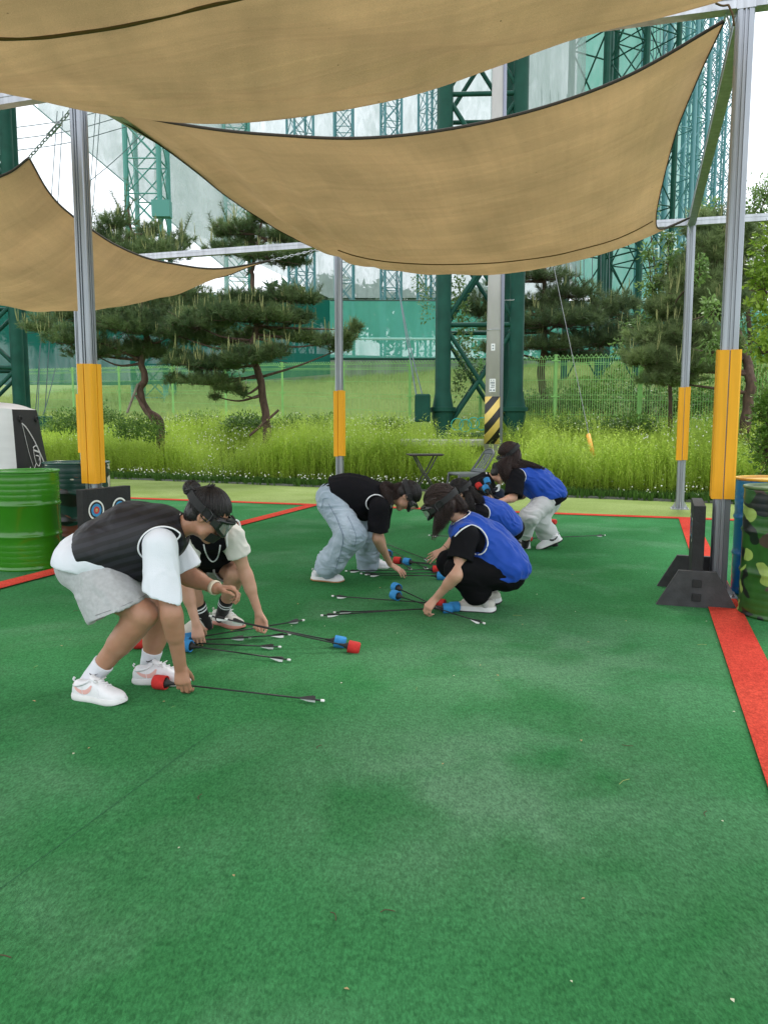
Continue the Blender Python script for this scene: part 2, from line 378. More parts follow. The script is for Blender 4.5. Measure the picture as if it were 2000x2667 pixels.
m_ropeb = mat('rope_brown', srgb(88, 66, 40), .8)
def UVP(a): return np.array([P(*q) for q in a])
def coons(N_, F_, L_, R_, nu, nv):         # near edge, far edge (left->right), left, right (near->far)
    a = resample(cr(N_), nu); c = resample(cr(F_), nu); l = resample(cr(L_), nv); r = resample(cr(R_), nv)
    u = np.linspace(0, 1, nu)[None, :, None]; v = np.linspace(0, 1, nv)[:, None, None]
    S = (1-v)*a[None]+v*c[None]+(1-u)*l[:, None]+u*r[:, None]-((1-u)*(1-v)*a[0]+u*(1-v)*a[-1]+(1-u)*v*c[0]+u*v*c[-1])
    return S
def sail(name, label, S, edges, seams=(), wr=.012, th=.0025):
    nv, nu = S.shape[:2]
    gx = np.gradient(S, axis=1); gy = np.gradient(S, axis=0); n = np.cross(gx, gy); n /= np.maximum(np.linalg.norm(n, axis=2)[..., None], 1e-9)
    if n[..., 2].mean() < 0: n = -n
    r = thing(name, label, 'shade sail', S.mean((0, 1)), 0, 'tan shade sails')
    b = MB(); b.grid(S); bot = b
    me_o = wpart(b, 'cloth', m_sail, r, smooth=True); me = me_o.data
    uvl = me.uv_layers.new(name='UVMap'); idx = np.zeros(len(me.loops), int); me.loops.foreach_get('vertex_index', idx)
    uu = np.stack([(idx % nu)/(nu-1), (idx//nu)/(nv-1)], 1); uvl.data.foreach_set('uv', uu.astype(np.float32).ravel())
    sol = me_o.modifiers.new('thickness', 'SOLIDIFY'); sol.thickness = th; sol.offset = 0
    for e in edges:
        c = {'near': S[0], 'far': S[-1], 'left': S[:, 0], 'right': S[:, -1]}[e]
        b = MB(); b.tube(c, .014, 8, sx=.4); wpart(b, 'binding', m_bind, r, smooth=True)
    for sm in seams:
        b = MB(); b.tube(sm, .008, 5, sx=.6); wpart(b, 'seam', m_thread, r, smooth=True)
    return r
def wrinkle(S, f):
    nv, nu = S.shape[:2]; u, v = np.meshgrid(np.linspace(0, 1, nu), np.linspace(0, 1, nv))
    S = S.copy(); S[..., 2] += f(u, v)*np.minimum(1, np.minimum(np.minimum(u, 1-u), np.minimum(v, 1-v))*12+.15); return S
# --- sail over the middle bay
near = UVP([(268, 283, 7.62), (482, 325, 7.5), (720, 352, 7.35), (1000, 357, 7.1), (1300, 310, 6.75), (1600, 213, 6.35), (1886, 54, 6.0)])
right = UVP([(1886, 54, 6.0), (1825, 185, 7.2), (1760, 345, 8.5), (1722, 490, 9.8), (1708, 570, 10.7), (1722, 596, 11.0), (1796, 567, 11.5)])
left = UVP([(268, 283, 7.62), (446, 398, 8.6), (603, 518, 10), (735, 603, 11.3), (815, 643, 12.3), (862, 655, 12.95)])
far = UVP([(862, 655, 12.95), (1000, 695, 12.6), (1181, 706, 12.1), (1361, 694, 11.8), (1560, 655, 11.5), (1720, 600, 11.4), (1796, 567, 11.5)])
S2 = coons(near, far, left, right, 130, 110)
def f2(u, v):
    q = 16*u*(1-u)*v*(1-v); f = -.045*q
    rad = np.hypot(u, v*1.1); an = np.arctan2(v, u+1e-6)                 # folds fan out of the left corners
    f += .055*np.exp(-(u/.24)**2)*np.sin(u*60+v*4+2*np.sin(v*4))*np.sqrt(np.clip(v*(1-v)*4, 0, 1))+.008*np.exp(-((v-.80)/.1)**2)*np.sin(v*70+u*12)+.012*np.sin(v*26-u*17+2*np.sin(u*9))
    f += .010*np.sin(v*46+u*9+2*np.sin(u*6))*np.exp(-((v-.5)/.4)**2)
    return f
S2 = wrinkle(S2, f2)
_g = np.cross(np.gradient(S2, axis=1), np.gradient(S2, axis=0)); _g /= np.linalg.norm(_g, axis=2)[..., None]; _g = _g*np.sign(_g[..., 2:3].mean()); hem = S2[-8]-_g[-8]*.016; hem = np.where(np.isfinite(hem), hem, S2[-8])
def on_sheet(S, pts, off=.012):
    A = S.reshape(-1, 3); uvp = np.array([PX(a) for a in A]); out = []
    for (u, v) in pts:
        k = np.where(np.hypot(uvp[:, 0]-u, uvp[:, 1]-v) < 16)[0]
        if len(k): out.append(P(u, v, np.sort(A[k, 1])[:3].mean()-off))
    return np.array(out)
hem = on_sheet(S2, [(1700, 576), (1650, 603), (1590, 628), (1510, 650), (1430, 668), (1300, 684), (1181, 689), (1090, 688), (1000, 681), (930, 668), (880, 652)])
sail('shade_sail', 'large tan shade sail with dark edges stretched over the middle of the court', S2, ('near', 'right', 'left', 'far'), (cr(hem, 4),) if len(hem) > 3 else ())
# --- sail overhead (foreground)
fe = UVP([(-620, 60, 8.2), (-300, 150, 7.2), (0, 236, 6.5), (300, 301, 6.05), (620, 320, 5.75), (1000, 266, 5.55), (1300, 170, 5.5), (1500, 100, 5.55), (1720, 46, 5.7), (1862, 8, 5.78)])
rows = [resample(cr(fe), 120)]
for dy, dz, dz2 in ((-.5, .02, 0), (-1.2, .0, 0), (-2.2, .05, .02), (-3.6, .3, .1), (-5.2, .8, .2)):
    q = rows[0].copy(); u = np.linspace(0, 1, 120); q[:, 1] += dy; q[:, 0] += dy*-.1
    zt = 3.42+dz+.65*np.abs(u-.5)**2*2; k = min(1, -dy/1.2); q[:, 2] = q[:, 2]*(1-k)+zt*k-dz2*0; rows.append(q)
rows = np.array(rows); S1 = np.stack([cr(rows[:, j], 14) for j in range(120)], 1)
def f1(u, v):
    return .014*np.sin(v*30+u*8+2*np.sin(u*5))+.05*np.exp(-((u-.78)/.16)**2)*np.sin(v*24+u*20+1.5*np.sin(u*9))*np.exp(-((v-.22)/.25)**2)+.02*np.exp(-((v-.12)/.1)**2)*np.sin(v*80-u*26+2*np.sin(u*7))+.006*np.sin(u*70+v*20)
S1 = wrinkle(S1, f1)
nz_ = lambda c: c-[0, 0, .012]
def on_sail(pts):                                                     # seam drawn on the cloth: intersect rays with the sheet
    out = []; A = S1.reshape(-1, 3); uvp = np.stack(PX(A.T) if False else [np.array([PX(a)[0] for a in A]), np.array([PX(a)[1] for a in A])], 1)
    for (u, v) in pts:
        d = np.hypot(uvp[:, 0]-u, uvp[:, 1]-v); d[A[:, 1] < 1.5] = 1e9; i = np.argsort(d)[:4]; wgt = 1/(d[i]+3); Yd = (A[i, 1]*wgt).sum()/wgt.sum(); out.append(P(u, v, Yd)-[0, 0, .012])
    return np.array(out)
sm1 = on_sail([(-60, 92), (0, 97), (60, 96), (120, 93), (190, 84), (260, 74), (330, 62), (400, 46), (470, 29), (540, 12), (600, -2), (680, -22)])
sail('shade_sail', 'tan shade sail hanging overhead across the top of the picture', S1, ('far',)[:0], (cr(sm1, 4), cr(sm1, 4)+[0, 0, .006]))
# --- sail on the left
n3 = UVP([(-790, 430, 8.9), (-500, 498, 8.6), (-200, 512, 8.2), (0, 460, 7.95), (77, 410, 7.85)])
r3 = UVP([(77, 410, 7.85), (128, 500, 8.5), (190, 562, 9.2), (300, 636, 10.3), (400, 676, 11.2), (560, 700, 12.2), (705, 679, 12.8)])
f3 = UVP([(250, 690, 14.3), (400, 735, 13.8), (560, 724, 13.2), (640, 698, 12.9), (705, 679, 12.8)])
l3 = UVP([(-790, 430, 8.9), (-420, 640, 10.5), (-80, 720, 12.6), (250, 690, 14.3)])
S3 = coons(n3, f3, l3, r3, 100, 90)
S3 = wrinkle(S3, lambda u, v: -.36*16*u*(1-u)*v*(1-v)*(.6+.4*v)+.010*np.sin(v*40+u*12)+.012*np.sin((u+v)*30))
sail('shade_sail', 'tan shade sail at the left edge, chained to the left post', S3, ('near', 'right', 'far'))
# --- corner lashings
def lash(a, c, label, chain=True, mt=None):
    a = np.asarray(a, float); c = np.asarray(c, float); r = thing('corner_chain' if chain else 'corner_rope', label, 'chain' if chain else 'rope', (a+c)/2, 0, 'fastenings of the shade sails')
    L = np.linalg.norm(c-a); d = (c-a)/L; mt = mt or m_galv
    if not chain:
        b = MB(); b.tube(cr([a, (a+c)/2-[0, 0, .01], c]), .008, 6); wpart(b, 'cord', mt, r, smooth=True)
        b = MB(); b.tube(cr([c, c+[.03, 0, -.06], c+[.05, .01, -.13]]), .008, 6); wpart(b, 'tail', mt, r, smooth=True); return r
    n = max(4, int(L/.055)); s = unit(np.cross(d, [0, 0, 1])); t = np.cross(d, s); b = MB()
    for i in range(n):
        cc = a+d*(i+.5)*L/n; x = s if i % 2 else t; an = np.linspace(0, 2*np.pi, 11)[:-1]
        ring = [cc+d*math.cos(q)*.036+x*math.sin(q)*.016 for q in an]; b.tube(ring+ring[:1], .0055, 5, cap=False)
    wpart(b, 'links', mt, r, smooth=True)
    if n > 8:
        m_ = a+d*(n//2+.5)*L/n; b = MB(); b.bar(m_-d*.09+s*.02, m_+d*.09+s*.02, .01); b.bar(m_-d*.09-s*.02, m_+d*.09-s*.02, .01)
        b.bar(m_-d*.09-s*.025, m_-d*.09+s*.025, .02); b.bar(m_+d*.09-s*.025, m_+d*.09+s*.025, .02); wpart(b, 'turnbuckle', mt, r)
    return r
lash(S3[0, -1], [LPp[0]+.0, LPp[1]+.08, TOP-.05], 'steel chain holding the left sail to the left post')
lash(S3[-1, -1], [MPp[0]-.12, MPp[1], TOP-.05], 'pale chain holding the tip of the left sail under the rear beam')
lash(S2[0, -1], [RFp[0]-.12, RFp[1]+.05, TOP-.04], 'grey rope tying the large sail to the nearest right post', False, m_rope)
lash(S2[-1, -1], [BRp[0]-.08, BRp[1]-.05, TOP-.04], 'rope tying the large sail to the far right post', False, m_rope)
lash(S2[-1, 0], [MPp[0]-.05, MPp[1]-.1, TOP-.05], 'chain holding the large sail to the middle post')
lash(S2[0, 0], [LPp[0]+.1, LPp[1]+.08, TOP-.05], 'chain holding the large sail to the left post')
lash(rows[0][-1], [RFp[0]-.14, RFp[1]-.05, TOP-.04], 'brown rope tying the overhead sail to the front beam', False, m_ropeb)
# ================================================================== barrels
def camo_mat(name, cols, scale=2.6, seed=0., stripe=1.6):
    m = bpy.data.materials.new(name); m.use_nodes = True; t = m.node_tree; N = t.nodes.new; L = t.links.new
    b = t.nodes['Principled BSDF']; b.inputs['Roughness'].default_value = .32
    tc = N('ShaderNodeTexCoord'); prev = None
    for k, c in enumerate(cols):
        if k == 0: prev = c; continue
        mp = N('ShaderNodeMapping'); mp.inputs['Location'].default_value = (seed+k*3.1, k*1.7, seed*2); mp.inputs['Scale'].default_value = (scale, scale, scale*stripe); L(tc.outputs['Object'], mp.inputs[0])
        n = N('ShaderNodeTexNoise'); n.inputs['Scale'].default_value = 1; n.inputs['Detail'].default_value = .6; n.inputs['Distortion'].default_value = .9; L(mp.outputs[0], n.inputs['Vector'])
        r = N('ShaderNodeMapRange'); r.inputs[1].default_value = c[1]; r.inputs[2].default_value = c[1]+.006; L(n.outputs[0], r.inputs[0])
        x = N('ShaderNodeMix'); x.data_type = 'RGBA'; L(r.outputs[0], x.inputs[0])
        if isinstance(prev, tuple): x.inputs[6].default_value = tuple(prev[0])+(1,)
        else: L(prev, x.inputs[6])
        x.inputs[7].default_value = tuple(c[0])+(1,); prev = x.outputs[2]
    n5 = N('ShaderNodeTexNoise'); n5.inputs['Scale'].default_value = 9; n5.inputs['Detail'].default_value = 8; L(tc.outputs['Object'], n5.inputs['Vector'])
    r5 = N('ShaderNodeMapRange'); r5.inputs[1].default_value = .3; r5.inputs[2].default_value = .7; r5.inputs[3].default_value = .75; r5.inputs[4].default_value = 1.12; L(n5.outputs[0], r5.inputs[0])
    sc = N('ShaderNodeVectorMath'); sc.operation = 'SCALE'; L(prev, sc.inputs[0]); L(r5.outputs[0], sc.inputs['Scale'])
    L(sc.outputs[0], b.inputs['Base Color']); return m
def barrel(p, rad, h, body, top, label, rz=0.):
    r = thing('oil_barrel', label, 'barrel', p, rz, 'steel barrels'); H = h; R = rad
    pr = [(R*.9, .004), (R*.985, .0), (R, .012), (R, .02), (R*.975, .03)]
    def ringband(z, n=1, amp=.02):
        out = []
        for i in range(n):
            zz = z+i*.05*H; out += [(R*.975, zz-.022), (R*(.975+amp*.5), zz-.012), (R*(.975+amp), zz), (R*(.975+amp*.5), zz+.012), (R*.975, zz+.022)]
        return out
    for q in range(4): z = H*(.07+.055*q); pr += [(R*.975, z-.018), (R*.984, z), (R*.975, z+.018)]
    pr += ringband(H*.345, 1, .035)
    pr += [(R*.975, H*.37+.03)] + ringband(H*.66, 1, .035)
    for q in range(4): z = H*(.74+.055*q); pr += [(R*.975, z-.018), (R*.984, z), (R*.975, z+.018)]
    pr = sorted(pr[5:], key=lambda t: t[1]); pr = [(R*.9, .004), (R*.985, .0), (R, .012), (R, .02), (R*.975, .03)]+[q for q in pr if .03 < q[1] < H-.03]+[(R*.975, H-.03), (R*.98, H-.02)]
    b = MB(); b.lathe(pr, 72); b.build('drum', body, r, smooth=True)
    b = MB(); b.lathe([(R*.975, H-.019), (R, H-.016), (R*1.005, H-.008), (R, H), (R*.98, H), (R*.97, H-.006), (R*.965, H-.018)], 72); b.build('rim', top, r, smooth=True)
    b = MB(); b.lathe([(0.001, H-.017), (R*.5, H-.0165), (R*.6, H-.014), (R*.62, H-.0165), (R*.963, H-.018)], 72); b.build('lid', top, r, smooth=True)
    for a_, rr_ in ((.7, .028), (3.8, .018)):
        b = MB(); b.lathe([(rr_*1.2, H-.016), (rr_*1.2, H-.008), (rr_, H-.007), (rr_, H-.002), (.001, H-.002)], 18, (R*.72*math.cos(a_), R*.72*math.sin(a_), 0)); b.build('bung', top, r, smooth=True)
    return r
m_gpaint = mat('green_gloss_paint', (.035, .20, .008), .22, var=.12, vscale=3, bump=.03, bscale=12, coat=.25)
m_bpaint = mat('blue_gloss_paint', (.01, .19, .50), .28, var=.15, vscale=4, coat=.2)
m_ypaint = mat('yellow_rim_paint', srgb(232, 190, 62), .5, var=.2, vscale=12, col2=srgb(190, 140, 60))
m_dkgreen = mat('dark_green_paint', (.012, .06, .045), .25, var=.2, vscale=4, coat=.2)
m_camoA = camo_mat('camouflage_dark', [((.010, .045, .038),), ((.16, .045, .03), .60), ((.62, .60, .50), .595), ((.012, .012, .012), .60)], 3.2, 1.4, 2.0)
m_camoB = camo_mat('camouflage_green', [((.030, .115, .018),), ((.085, .055, .045), .60), ((.012, .017, .012), .625), ((.33, .47, .11), .605)], 4.2, 6.3, 1.3)
barrel((-3.235, 7.08, 0), .298, .88, m_gpaint, mat('green_rim', (.05, .24, .03), .3), 'glossy bright green steel barrel at the left edge, in front of the dark camouflage barrel')
barrel((-3.20, 8.2, 0), .335, .90, m_camoA, m_dkgreen, 'dark camouflage barrel with white and brown patches behind the left post', 1.0)
barrel((2.72, 5.25, 0), .292, .88, m_camoB, mat('olive_rim', (.09, .15, .05), .4, var=.3, vscale=20), 'green camouflage barrel with lime patches at the right edge', .8)
barrel((2.965, 5.93, 0), .292, .89, m_bpaint, m_ypaint, 'blue barrel with a yellow lid rim behind the green camouflage barrel')
# ================================================================== foam target stands
m_foamtop = mat('dark_grey_foam', (.050, .050, .053), .8, var=.3, vscale=10, bump=.3, bscale=60)
m_tw = mat('target_white', srgb(232, 232, 226), .7); m_tk = mat('target_black', (.012, .012, .012), .7); m_tb = mat('target_blue', srgb(60, 140, 190), .7, var=.1, vscale=40)
m_tr = mat('target_red', srgb(196, 60, 56), .7, var=.1, vscale=40); m_ty = mat('target_worn_yellow', srgb(212, 190, 130), .8, col2=srgb(150, 110, 80), vscale=60)
def stand(p, rz, L, label, faces=True):
    r = thing('target_stand', label, 'target stand', p, rz, 'foam target stands')
    b = MB(); b.box((0, 0, .40), (L-.11, .08, .64), bev=.004); b.build('board', m_dark, r, auto=30)
    for s in (-1, 1):
        b = MB(); b.prism([(-.27, 0), (.27, 0), (.125, .26), (-.125, .26)], .05, (s*(L/2-.03), 0, .0), (0, 1, 0), (0, 0, 1))
        f = b.build('foot', m_foamtop, r)
        for z in (.075, .175): b = MB(); b.box((s*(L/2-.004), 0, z), (.020, .060, .055), bev=.003); o = b.build('plug', m_dark, r); o.parent = f
    if faces:
        for sx in (-1, 1):
            for side in (-1, 1):
                x = sx*L*.205+.0; y = side*.0405; pieces = [(.090, m_tw), (.074, m_tk), (.058, m_tb), (.033, m_tr), (.016, m_ty)]
                face = None
                for i, (rad, mm) in enumerate(pieces):
                    b = MB(); n = 36; a = np.arange(n)*2*np.pi/n
                    V = np.stack([x+rad*np.cos(a), np.full(n, y+side*(.0012+i*.0009)), .53+rad*np.sin(a)], 1)
                    b.add(V, [tuple(range(n))[::-1] if side > 0 else tuple(range(n))])
                    if face is None: face = b.build('target_face', mm, r)
                    else: b.build('ring', mm, face)
    return r
d = np.array([-2.37, 7.40])-np.array([-2.68, 6.78])
stand(((-2.37-2.68)/2, (7.40+6.78)/2, 0), math.atan2(d[1], d[0]), .68, 'black foam target board with two round target faces, in front of the left post')
stand((2.325, 5.80, 0), math.atan2(-.69, -.245), .74, 'black foam target board seen edge on, beside the nearest right post', True)
# ================================================================== inflatable bunker
m_vin = mat('white_vinyl', srgb(214, 214, 216), .4, var=.04, vscale=3, bump=.15, bscale=6, stretch=(1, 1, 5)); m_vk = mat('black_vinyl', (.010, .010, .012), .62, bump=.2, bscale=6, stretch=(1, 1, 4))
m_line = mat('white_print', srgb(205, 205, 205), .7)
bk = thing('inflatable_bunker', 'white and black inflatable bunker printed with an archer, behind the green barrel', 'bunker', (-4.1, 8.55, 0))
def quad_patch(c00, c10, c11, c01, n, bulge, nrm, rib=0.):
    u, v = np.meshgrid(np.linspace(0, 1, n), np.linspace(0, 1, n)); u = u[..., None]; v = v[..., None]
    A = (1-u)*(1-v)*c00+u*(1-v)*c10+u*v*c11+(1-u)*v*c01
    return A+nrm*(bulge*(1-(2*u-1)**4)*(1-(2*v-1)**4)+rib*np.sin(v*38)*(1-u)*(1-(2*v-1)**6))
kx = lambda u, Y: P(u, 1101, Y)[0]
b0, b1, b2, b3 = np.array([kx(-120, 8.1), 8.1, 0.]), np.array([kx(46, 8.1), 8.1, 0.]), np.array([kx(150, 8.9), 8.9, 0.]), np.array([kx(-60, 9.0), 9.0, 0.])
t0, t1, t2, t3 = np.array([kx(-80, 8.2), 8.2, 1.49]), np.array([kx(34, 8.2), 8.2, 1.44]), np.array([kx(98, 8.65), 8.65, 1.44]), np.array([kx(-40, 8.8), 8.8, 1.50])
b = MB(); b.grid(quad_patch(b0, b1, t1, t0, 24, .05, np.array([0, -1, 0.]), .006)); wpart(b, 'front_panel', m_vin, bk, smooth=True)
nE = unit(np.cross(b2-b1, t1-b1)); 
if nE[0] < 0: nE = -nE
endA = quad_patch(b1, b2, t2, t1, 24, .03, nE); b = MB(); b.grid(endA); wpart(b, 'end_panel', m_vk, bk, smooth=True)
b = MB(); b.grid(quad_patch(t0, t1, t2, t3, 16, .05, np.array([0, 0, 1.]))); wpart(b, 'top_panel', m_vin, bk, smooth=True)
b = MB(); b.grid(quad_patch(b2, b3, t3, t2, 8, .05, np.array([0, 1, 0.]))); b.grid(quad_patch(b3, b0, t0, t3, 8, .03, np.array([-1., 0, 0]))); wpart(b, 'back_panel', m_vin, bk, smooth=True)
def ep(u, v, off=.004):
    i = min(22.999, max(0, v*23)); j = min(22.999, max(0, u*23)); a = endA[int(i), int(j)]; q = endA[int(i)+1, int(j)+1]; fi, fj = i-int(i), j-int(j)
    return (1-fi)*((1-fj)*a+fj*endA[int(i), int(j)+1])+fi*((1-fj)*endA[int(i)+1, int(j)]+fj*q)+nE*off
b = MB()                                        # line drawing of an archer
for ln, rd in (([(.25, .90), (.40, .86), (.60, .76), (.78, .62), (.92, .50)], .008), ([(.25, .90), (.33, .70), (.42, .58)], .003), ([(.50, .72), (.62, .73), (.70, .69), (.68, .62), (.60, .58), (.52, .61), (.50, .68), (.52, .72)], .006),
    ([(.50, .70), (.70, .68)], .010), ([(.52, .60), (.40, .55), (.28, .53), (.33, .58)], .006), ([(.42, .56), (.55, .52), (.70, .56), (.85, .52), (.93, .53), (.92, .58), (.80, .58)], .006),
    ([(.60, .49), (.76, .49), (.78, .41), (.62, .41), (.60, .48)], .004), ([(.45, .53), (.50, .30), (.56, .10)], .003), ([(.78, .40), (.90, .22), (.99, .12)], .003), ([(.3, .50), (.38, .47), (.47, .52)], .005), ([(.55, .66), (.66, .65), (.64, .62)], .006)):
    b.tube([ep(x, y) for x, y in np.array(cr(np.c_[np.array(ln), np.zeros(len(ln))], 4))[:, :2]], rd*1.0, 5, sx=.4)
wpart(b, 'archer_print', m_line, bk)
for x in (.22, .85):
    an = np.linspace(0, 2*np.pi, 12); b = MB(); cc = ep(x, .93, .01); ez_ = unit(t1-b1); ex_ = unit(b2-b1)
    b.tube([cc+ex_*.028*math.cos(a)+ez_*.028*math.sin(a) for a in an], .006, 6, cap=False); wpart(b, 'grommet', m_vk, bk, smooth=True)
# ================================================================== folding table and chair
m_char = mat('charcoal_plastic', (.035, .037, .04), .5, bump=.1, bscale=40); m_tabtop = mat('slatted_top', srgb(52, 44, 44), .6, var=.2, vscale=3, stretch=(1, 14, 1))
tb = thing('folding_table', 'small black folding table with crossed legs at the edge of the grass', 'table', (P(1107, 1101, 14.6)[0], 14.6, 0), .12)
b = MB()
for i in range(9): b.box((-.29+i*.0725, 0, .72), (.068, .42-.0*i, .022), bev=.004)
b.box((0, .17, .703), (.6, .03, .012)); b.box((0, -.17, .703), (.6, .03, .012)); b.build('tabletop', m_tabtop, tb, auto=30)
for s in (-1, 1):
    for y in (-.17, .17):
        b = MB(); b.tube([(-.20*s, y*.9, .70), (-.05*s, y*.9, .42), (.05*s, y*.9, .28), (.21*s, y*.9, .01)], .014, 8, sx=.7); b.build('leg', m_char, tb, smooth=True)
for z, x in ((.10, .155), (.10, -.155)):
    b = MB(); b.tube([(x, -.16, z), (x, .16, z)], .010, 6); b.build('crossbar', m_char, tb, smooth=True)
m_grey = mat('grey_plastic', srgb(84, 89, 93), .42, var=.06, vscale=5)
ch = thing('plastic_chair', 'grey plastic chair with a slotted back standing at the edge of the grass', 'chair', (P(1218, 1101, 13.9)[0], 13.9, 0), .35)
b = MB(); n = 18; u, v = np.meshgrid(np.linspace(-1, 1, n), np.linspace(-1, 1, n)); b.grid(np.stack([u*.23-.04, v*.23, .43-.02*(1-u**2)*(1-v**2)-.03*(u < -.93)], 2)); so_ = b.build('seat', m_grey, ch, smooth=True)
q = so_.modifiers.new('t', 'SOLIDIFY'); q.thickness = .012
def backpt(t, yy): return np.array([.19+.16*t+.10*math.sin(t*1.4), yy*(.23-.05*t*t), .43+.40*t])
b = MB()
edge = [backpt(t, -1) for t in np.linspace(0, .82, 8)]+[backpt(.94, -.75), backpt(1, -.3), backpt(1, .3), backpt(.94, .75)]+[backpt(t, 1) for t in np.linspace(.82, 0, 8)]
b.tube(cr(edge, 3), .022, 8, sx=.8)
for k in (-.42, 0, .42):
    b.tube([backpt(t, k) for t in np.linspace(.0, .84, 8)], .034, 8, sx=.22, up=(0, 1, 0))
A = np.array([[backpt(t, yy) for yy in np.linspace(-.93, .93, 10)] for t in np.linspace(.80, .98, 5)]); b.grid(A)
A = np.array([[backpt(t, yy) for yy in np.linspace(-.93, .93, 10)] for t in np.linspace(0, .16, 5)]); b.grid(A)
bo = b.build('backrest', m_grey, ch, smooth=True); q = bo.modifiers.new('t', 'SOLIDIFY'); q.thickness = .008
for sx in (-1, 1):
    for sy_ in (-1, 1):
        b = MB(); b.tube([(-.04+sx*.21, sy_*.21, .42), (-.04+sx*.235, sy_*.235, .2), (-.04+sx*.25, sy_*.25, .0)], [.03, .022, .018], 8, sx=.7); b.build('leg', m_grey, ch, smooth=True)
b = MB(); b.grid(np.array([[[x, y, z] for x in np.linspace(-.26, .2, 8)] for y, z in ((-.235, .43), (-.245, .40), (-.24, .365))])); b.grid(np.array([[[x, y, z] for x in np.linspace(-.26, .2, 8)] for y, z in ((.235, .43), (.245, .40), (.24, .365))])); b.build('apron', m_grey, ch, smooth=True)
# ================================================================== utility pole, guy wire
m_conc = mat('concrete', srgb(168, 166, 164), .85, var=.12, vscale=3, bump=.25, bscale=30, stretch=(1, 1, .4))
def stripe_mat():
    m = bpy.data.materials.new('hazard_stripes'); m.use_nodes = True; t = m.node_tree; N = t.nodes.new; L = t.links.new; b = t.nodes['Principled BSDF']; b.inputs['Roughness'].default_value = .5
    tc = N('ShaderNodeTexCoord'); sp = N('ShaderNodeSeparateXYZ'); L(tc.outputs['Object'], sp.inputs[0])
    a = N('ShaderNodeMath'); a.operation = 'MULTIPLY_ADD'; L(sp.outputs[0], a.inputs[0]); a.inputs[1].default_value = -1.25; L(sp.outputs[2], a.inputs[2])
    f = N('ShaderNodeMath'); f.operation = 'PINGPONG'; L(a.outputs[0], f.inputs[0]); f.inputs[1].default_value = .205
    g = N('ShaderNodeMath'); g.operation = 'GREATER_THAN'; L(f.outputs[0], g.inputs[0]); g.inputs[1].default_value = .1025
    x = N('ShaderNodeMix'); x.data_type = 'RGBA'; L(g.outputs[0], x.inputs[0]); x.inputs[6].default_value = (.012, .012, .012, 1); x.inputs[7].default_value = (.68, .50, .13, 1); L(x.outputs[2], b.inputs['Base Color']); return m
PY = 16.3; pb = P(1284, 1160, PY); pz0 = float(hz(pb[0], PY))
up = thing('utility_pole', 'tall concrete utility pole with black and yellow hazard stripes at its foot', 'pole', (pb[0], PY, pz0-.1))
kx16 = (1101-1160)/2050*PY
b = MB(); b.lathe([(.195, 0), (.155, 4.2), (.10, 12.5)], 28); b.build('shaft', m_conc, up, smooth=True)
zb = 1.3+(1101-1155)/2050*PY-(pz0-.1); zt = 1.3+(1101-1034)/2050*PY-(pz0-.1)
b = MB(); b.lathe([(.199-.0095*zb, zb), (.199-.0095*zt, zt)], 28); b.build('hazard_wrap', stripe_mat(), up, smooth=True)
m_pipe = mat('grey_conduit', srgb(128, 132, 150), .5); m_stk = mat('sticker_white', srgb(226, 228, 230), .6); m_blk = mat('ink_grey', srgb(120, 130, 140), .6)
b = MB(); b.tube([(.135, -.14, 0), (.125, -.13, 4), (.09, -.09, 10.5)], .035, 10); b.build('conduit', m_pipe, up, smooth=True)
for z in (3.0, 4.8, 6.3):
    b = MB(); b.tube([((.20-.009*z)*math.cos(a), (.20-.009*z)*math.sin(a), z) for a in np.linspace(0, 2*np.pi, 25)], .008, 5, cap=False); b.build('strap', m_galv, up, smooth=True)
for k, z in enumerate((3.6, 4.75, 5.9, 7.05, 8.2)):
    b = MB(); b.tube([(.12, 0, z), (.37, 0, z), (.37, 0, z+.02)], .009, 6); b.build('step_bolt', m_galv, up, smooth=True)
def stick(zc, w_, h_, xo, rows_, mt=m_stk):
    b = MB(); r_ = .199-.0095*zc+.003; a0 = -math.pi/2+xo; aa = np.linspace(a0-w_/2/r_, a0+w_/2/r_, 8)
    b.grid(np.array([[[r_*math.cos(a), r_*math.sin(a), z] for a in aa] for z in (zc-h_/2, zc+h_/2)])); o = b.build('sticker', mt, up)
    r2 = r_+.002
    for (z0, z1, a1, a2) in rows_:
        b = MB(); b.grid(np.array([[[r2*math.cos(a0+a*w_/2/r_), r2*math.sin(a0+a*w_/2/r_), zc+z*h_/2] for a in np.linspace(a1, a2, 4)] for z in (z0, z1)])); b.build('print', m_blk, o)
zk = lambda v: 1.3+(1101-v)/2050*PY-(pz0-.1)
stick(zk(1002), .13, .20, -.33, [(.6, .8, -.6, -.3), (.6, .8, .2, .5), (.2, .4, -.7, .7), (-.1, .06, -.7, .7), (-.5, -.3, -.4, .7), (-.8, -.66, -.6, .6)])
stick(zk(1018), .13, .07, -.33, [(-.4, .4, -.8, -.2), (-.4, .4, .2, .8)])
stick(zk(910), .08, .14, -.33, [(.2, .6, -.4, .4), (-.6, -.2, -.4, .4)])
m_cable_g = mat('dull_wire', (.22, .23, .24), .6)
# guy wire with yellow guard
gw = thing('guy_wire', 'thin steel guy wire with a yellow guard at its foot, right of the striped pole', 'guy wire', P(1540, 1180, 15.6))
w0, w1 = P(1545, 1190, 15.3), P(1430, 640, 17.6); b = MB(); b.tube([w0, w1, w1+(w1-w0)*.9], .007, 5); wpart(b, 'cable', m_cable_g, gw)
b = MB(); g0, g1 = P(1545, 1190, 15.28), P(1531, 1132, 15.5); b.tube([g0, g1], .055, 10, sx=.7); wpart(b, 'guard', mat('orange_guard', srgb(236, 170, 70), .5), gw, smooth=True)
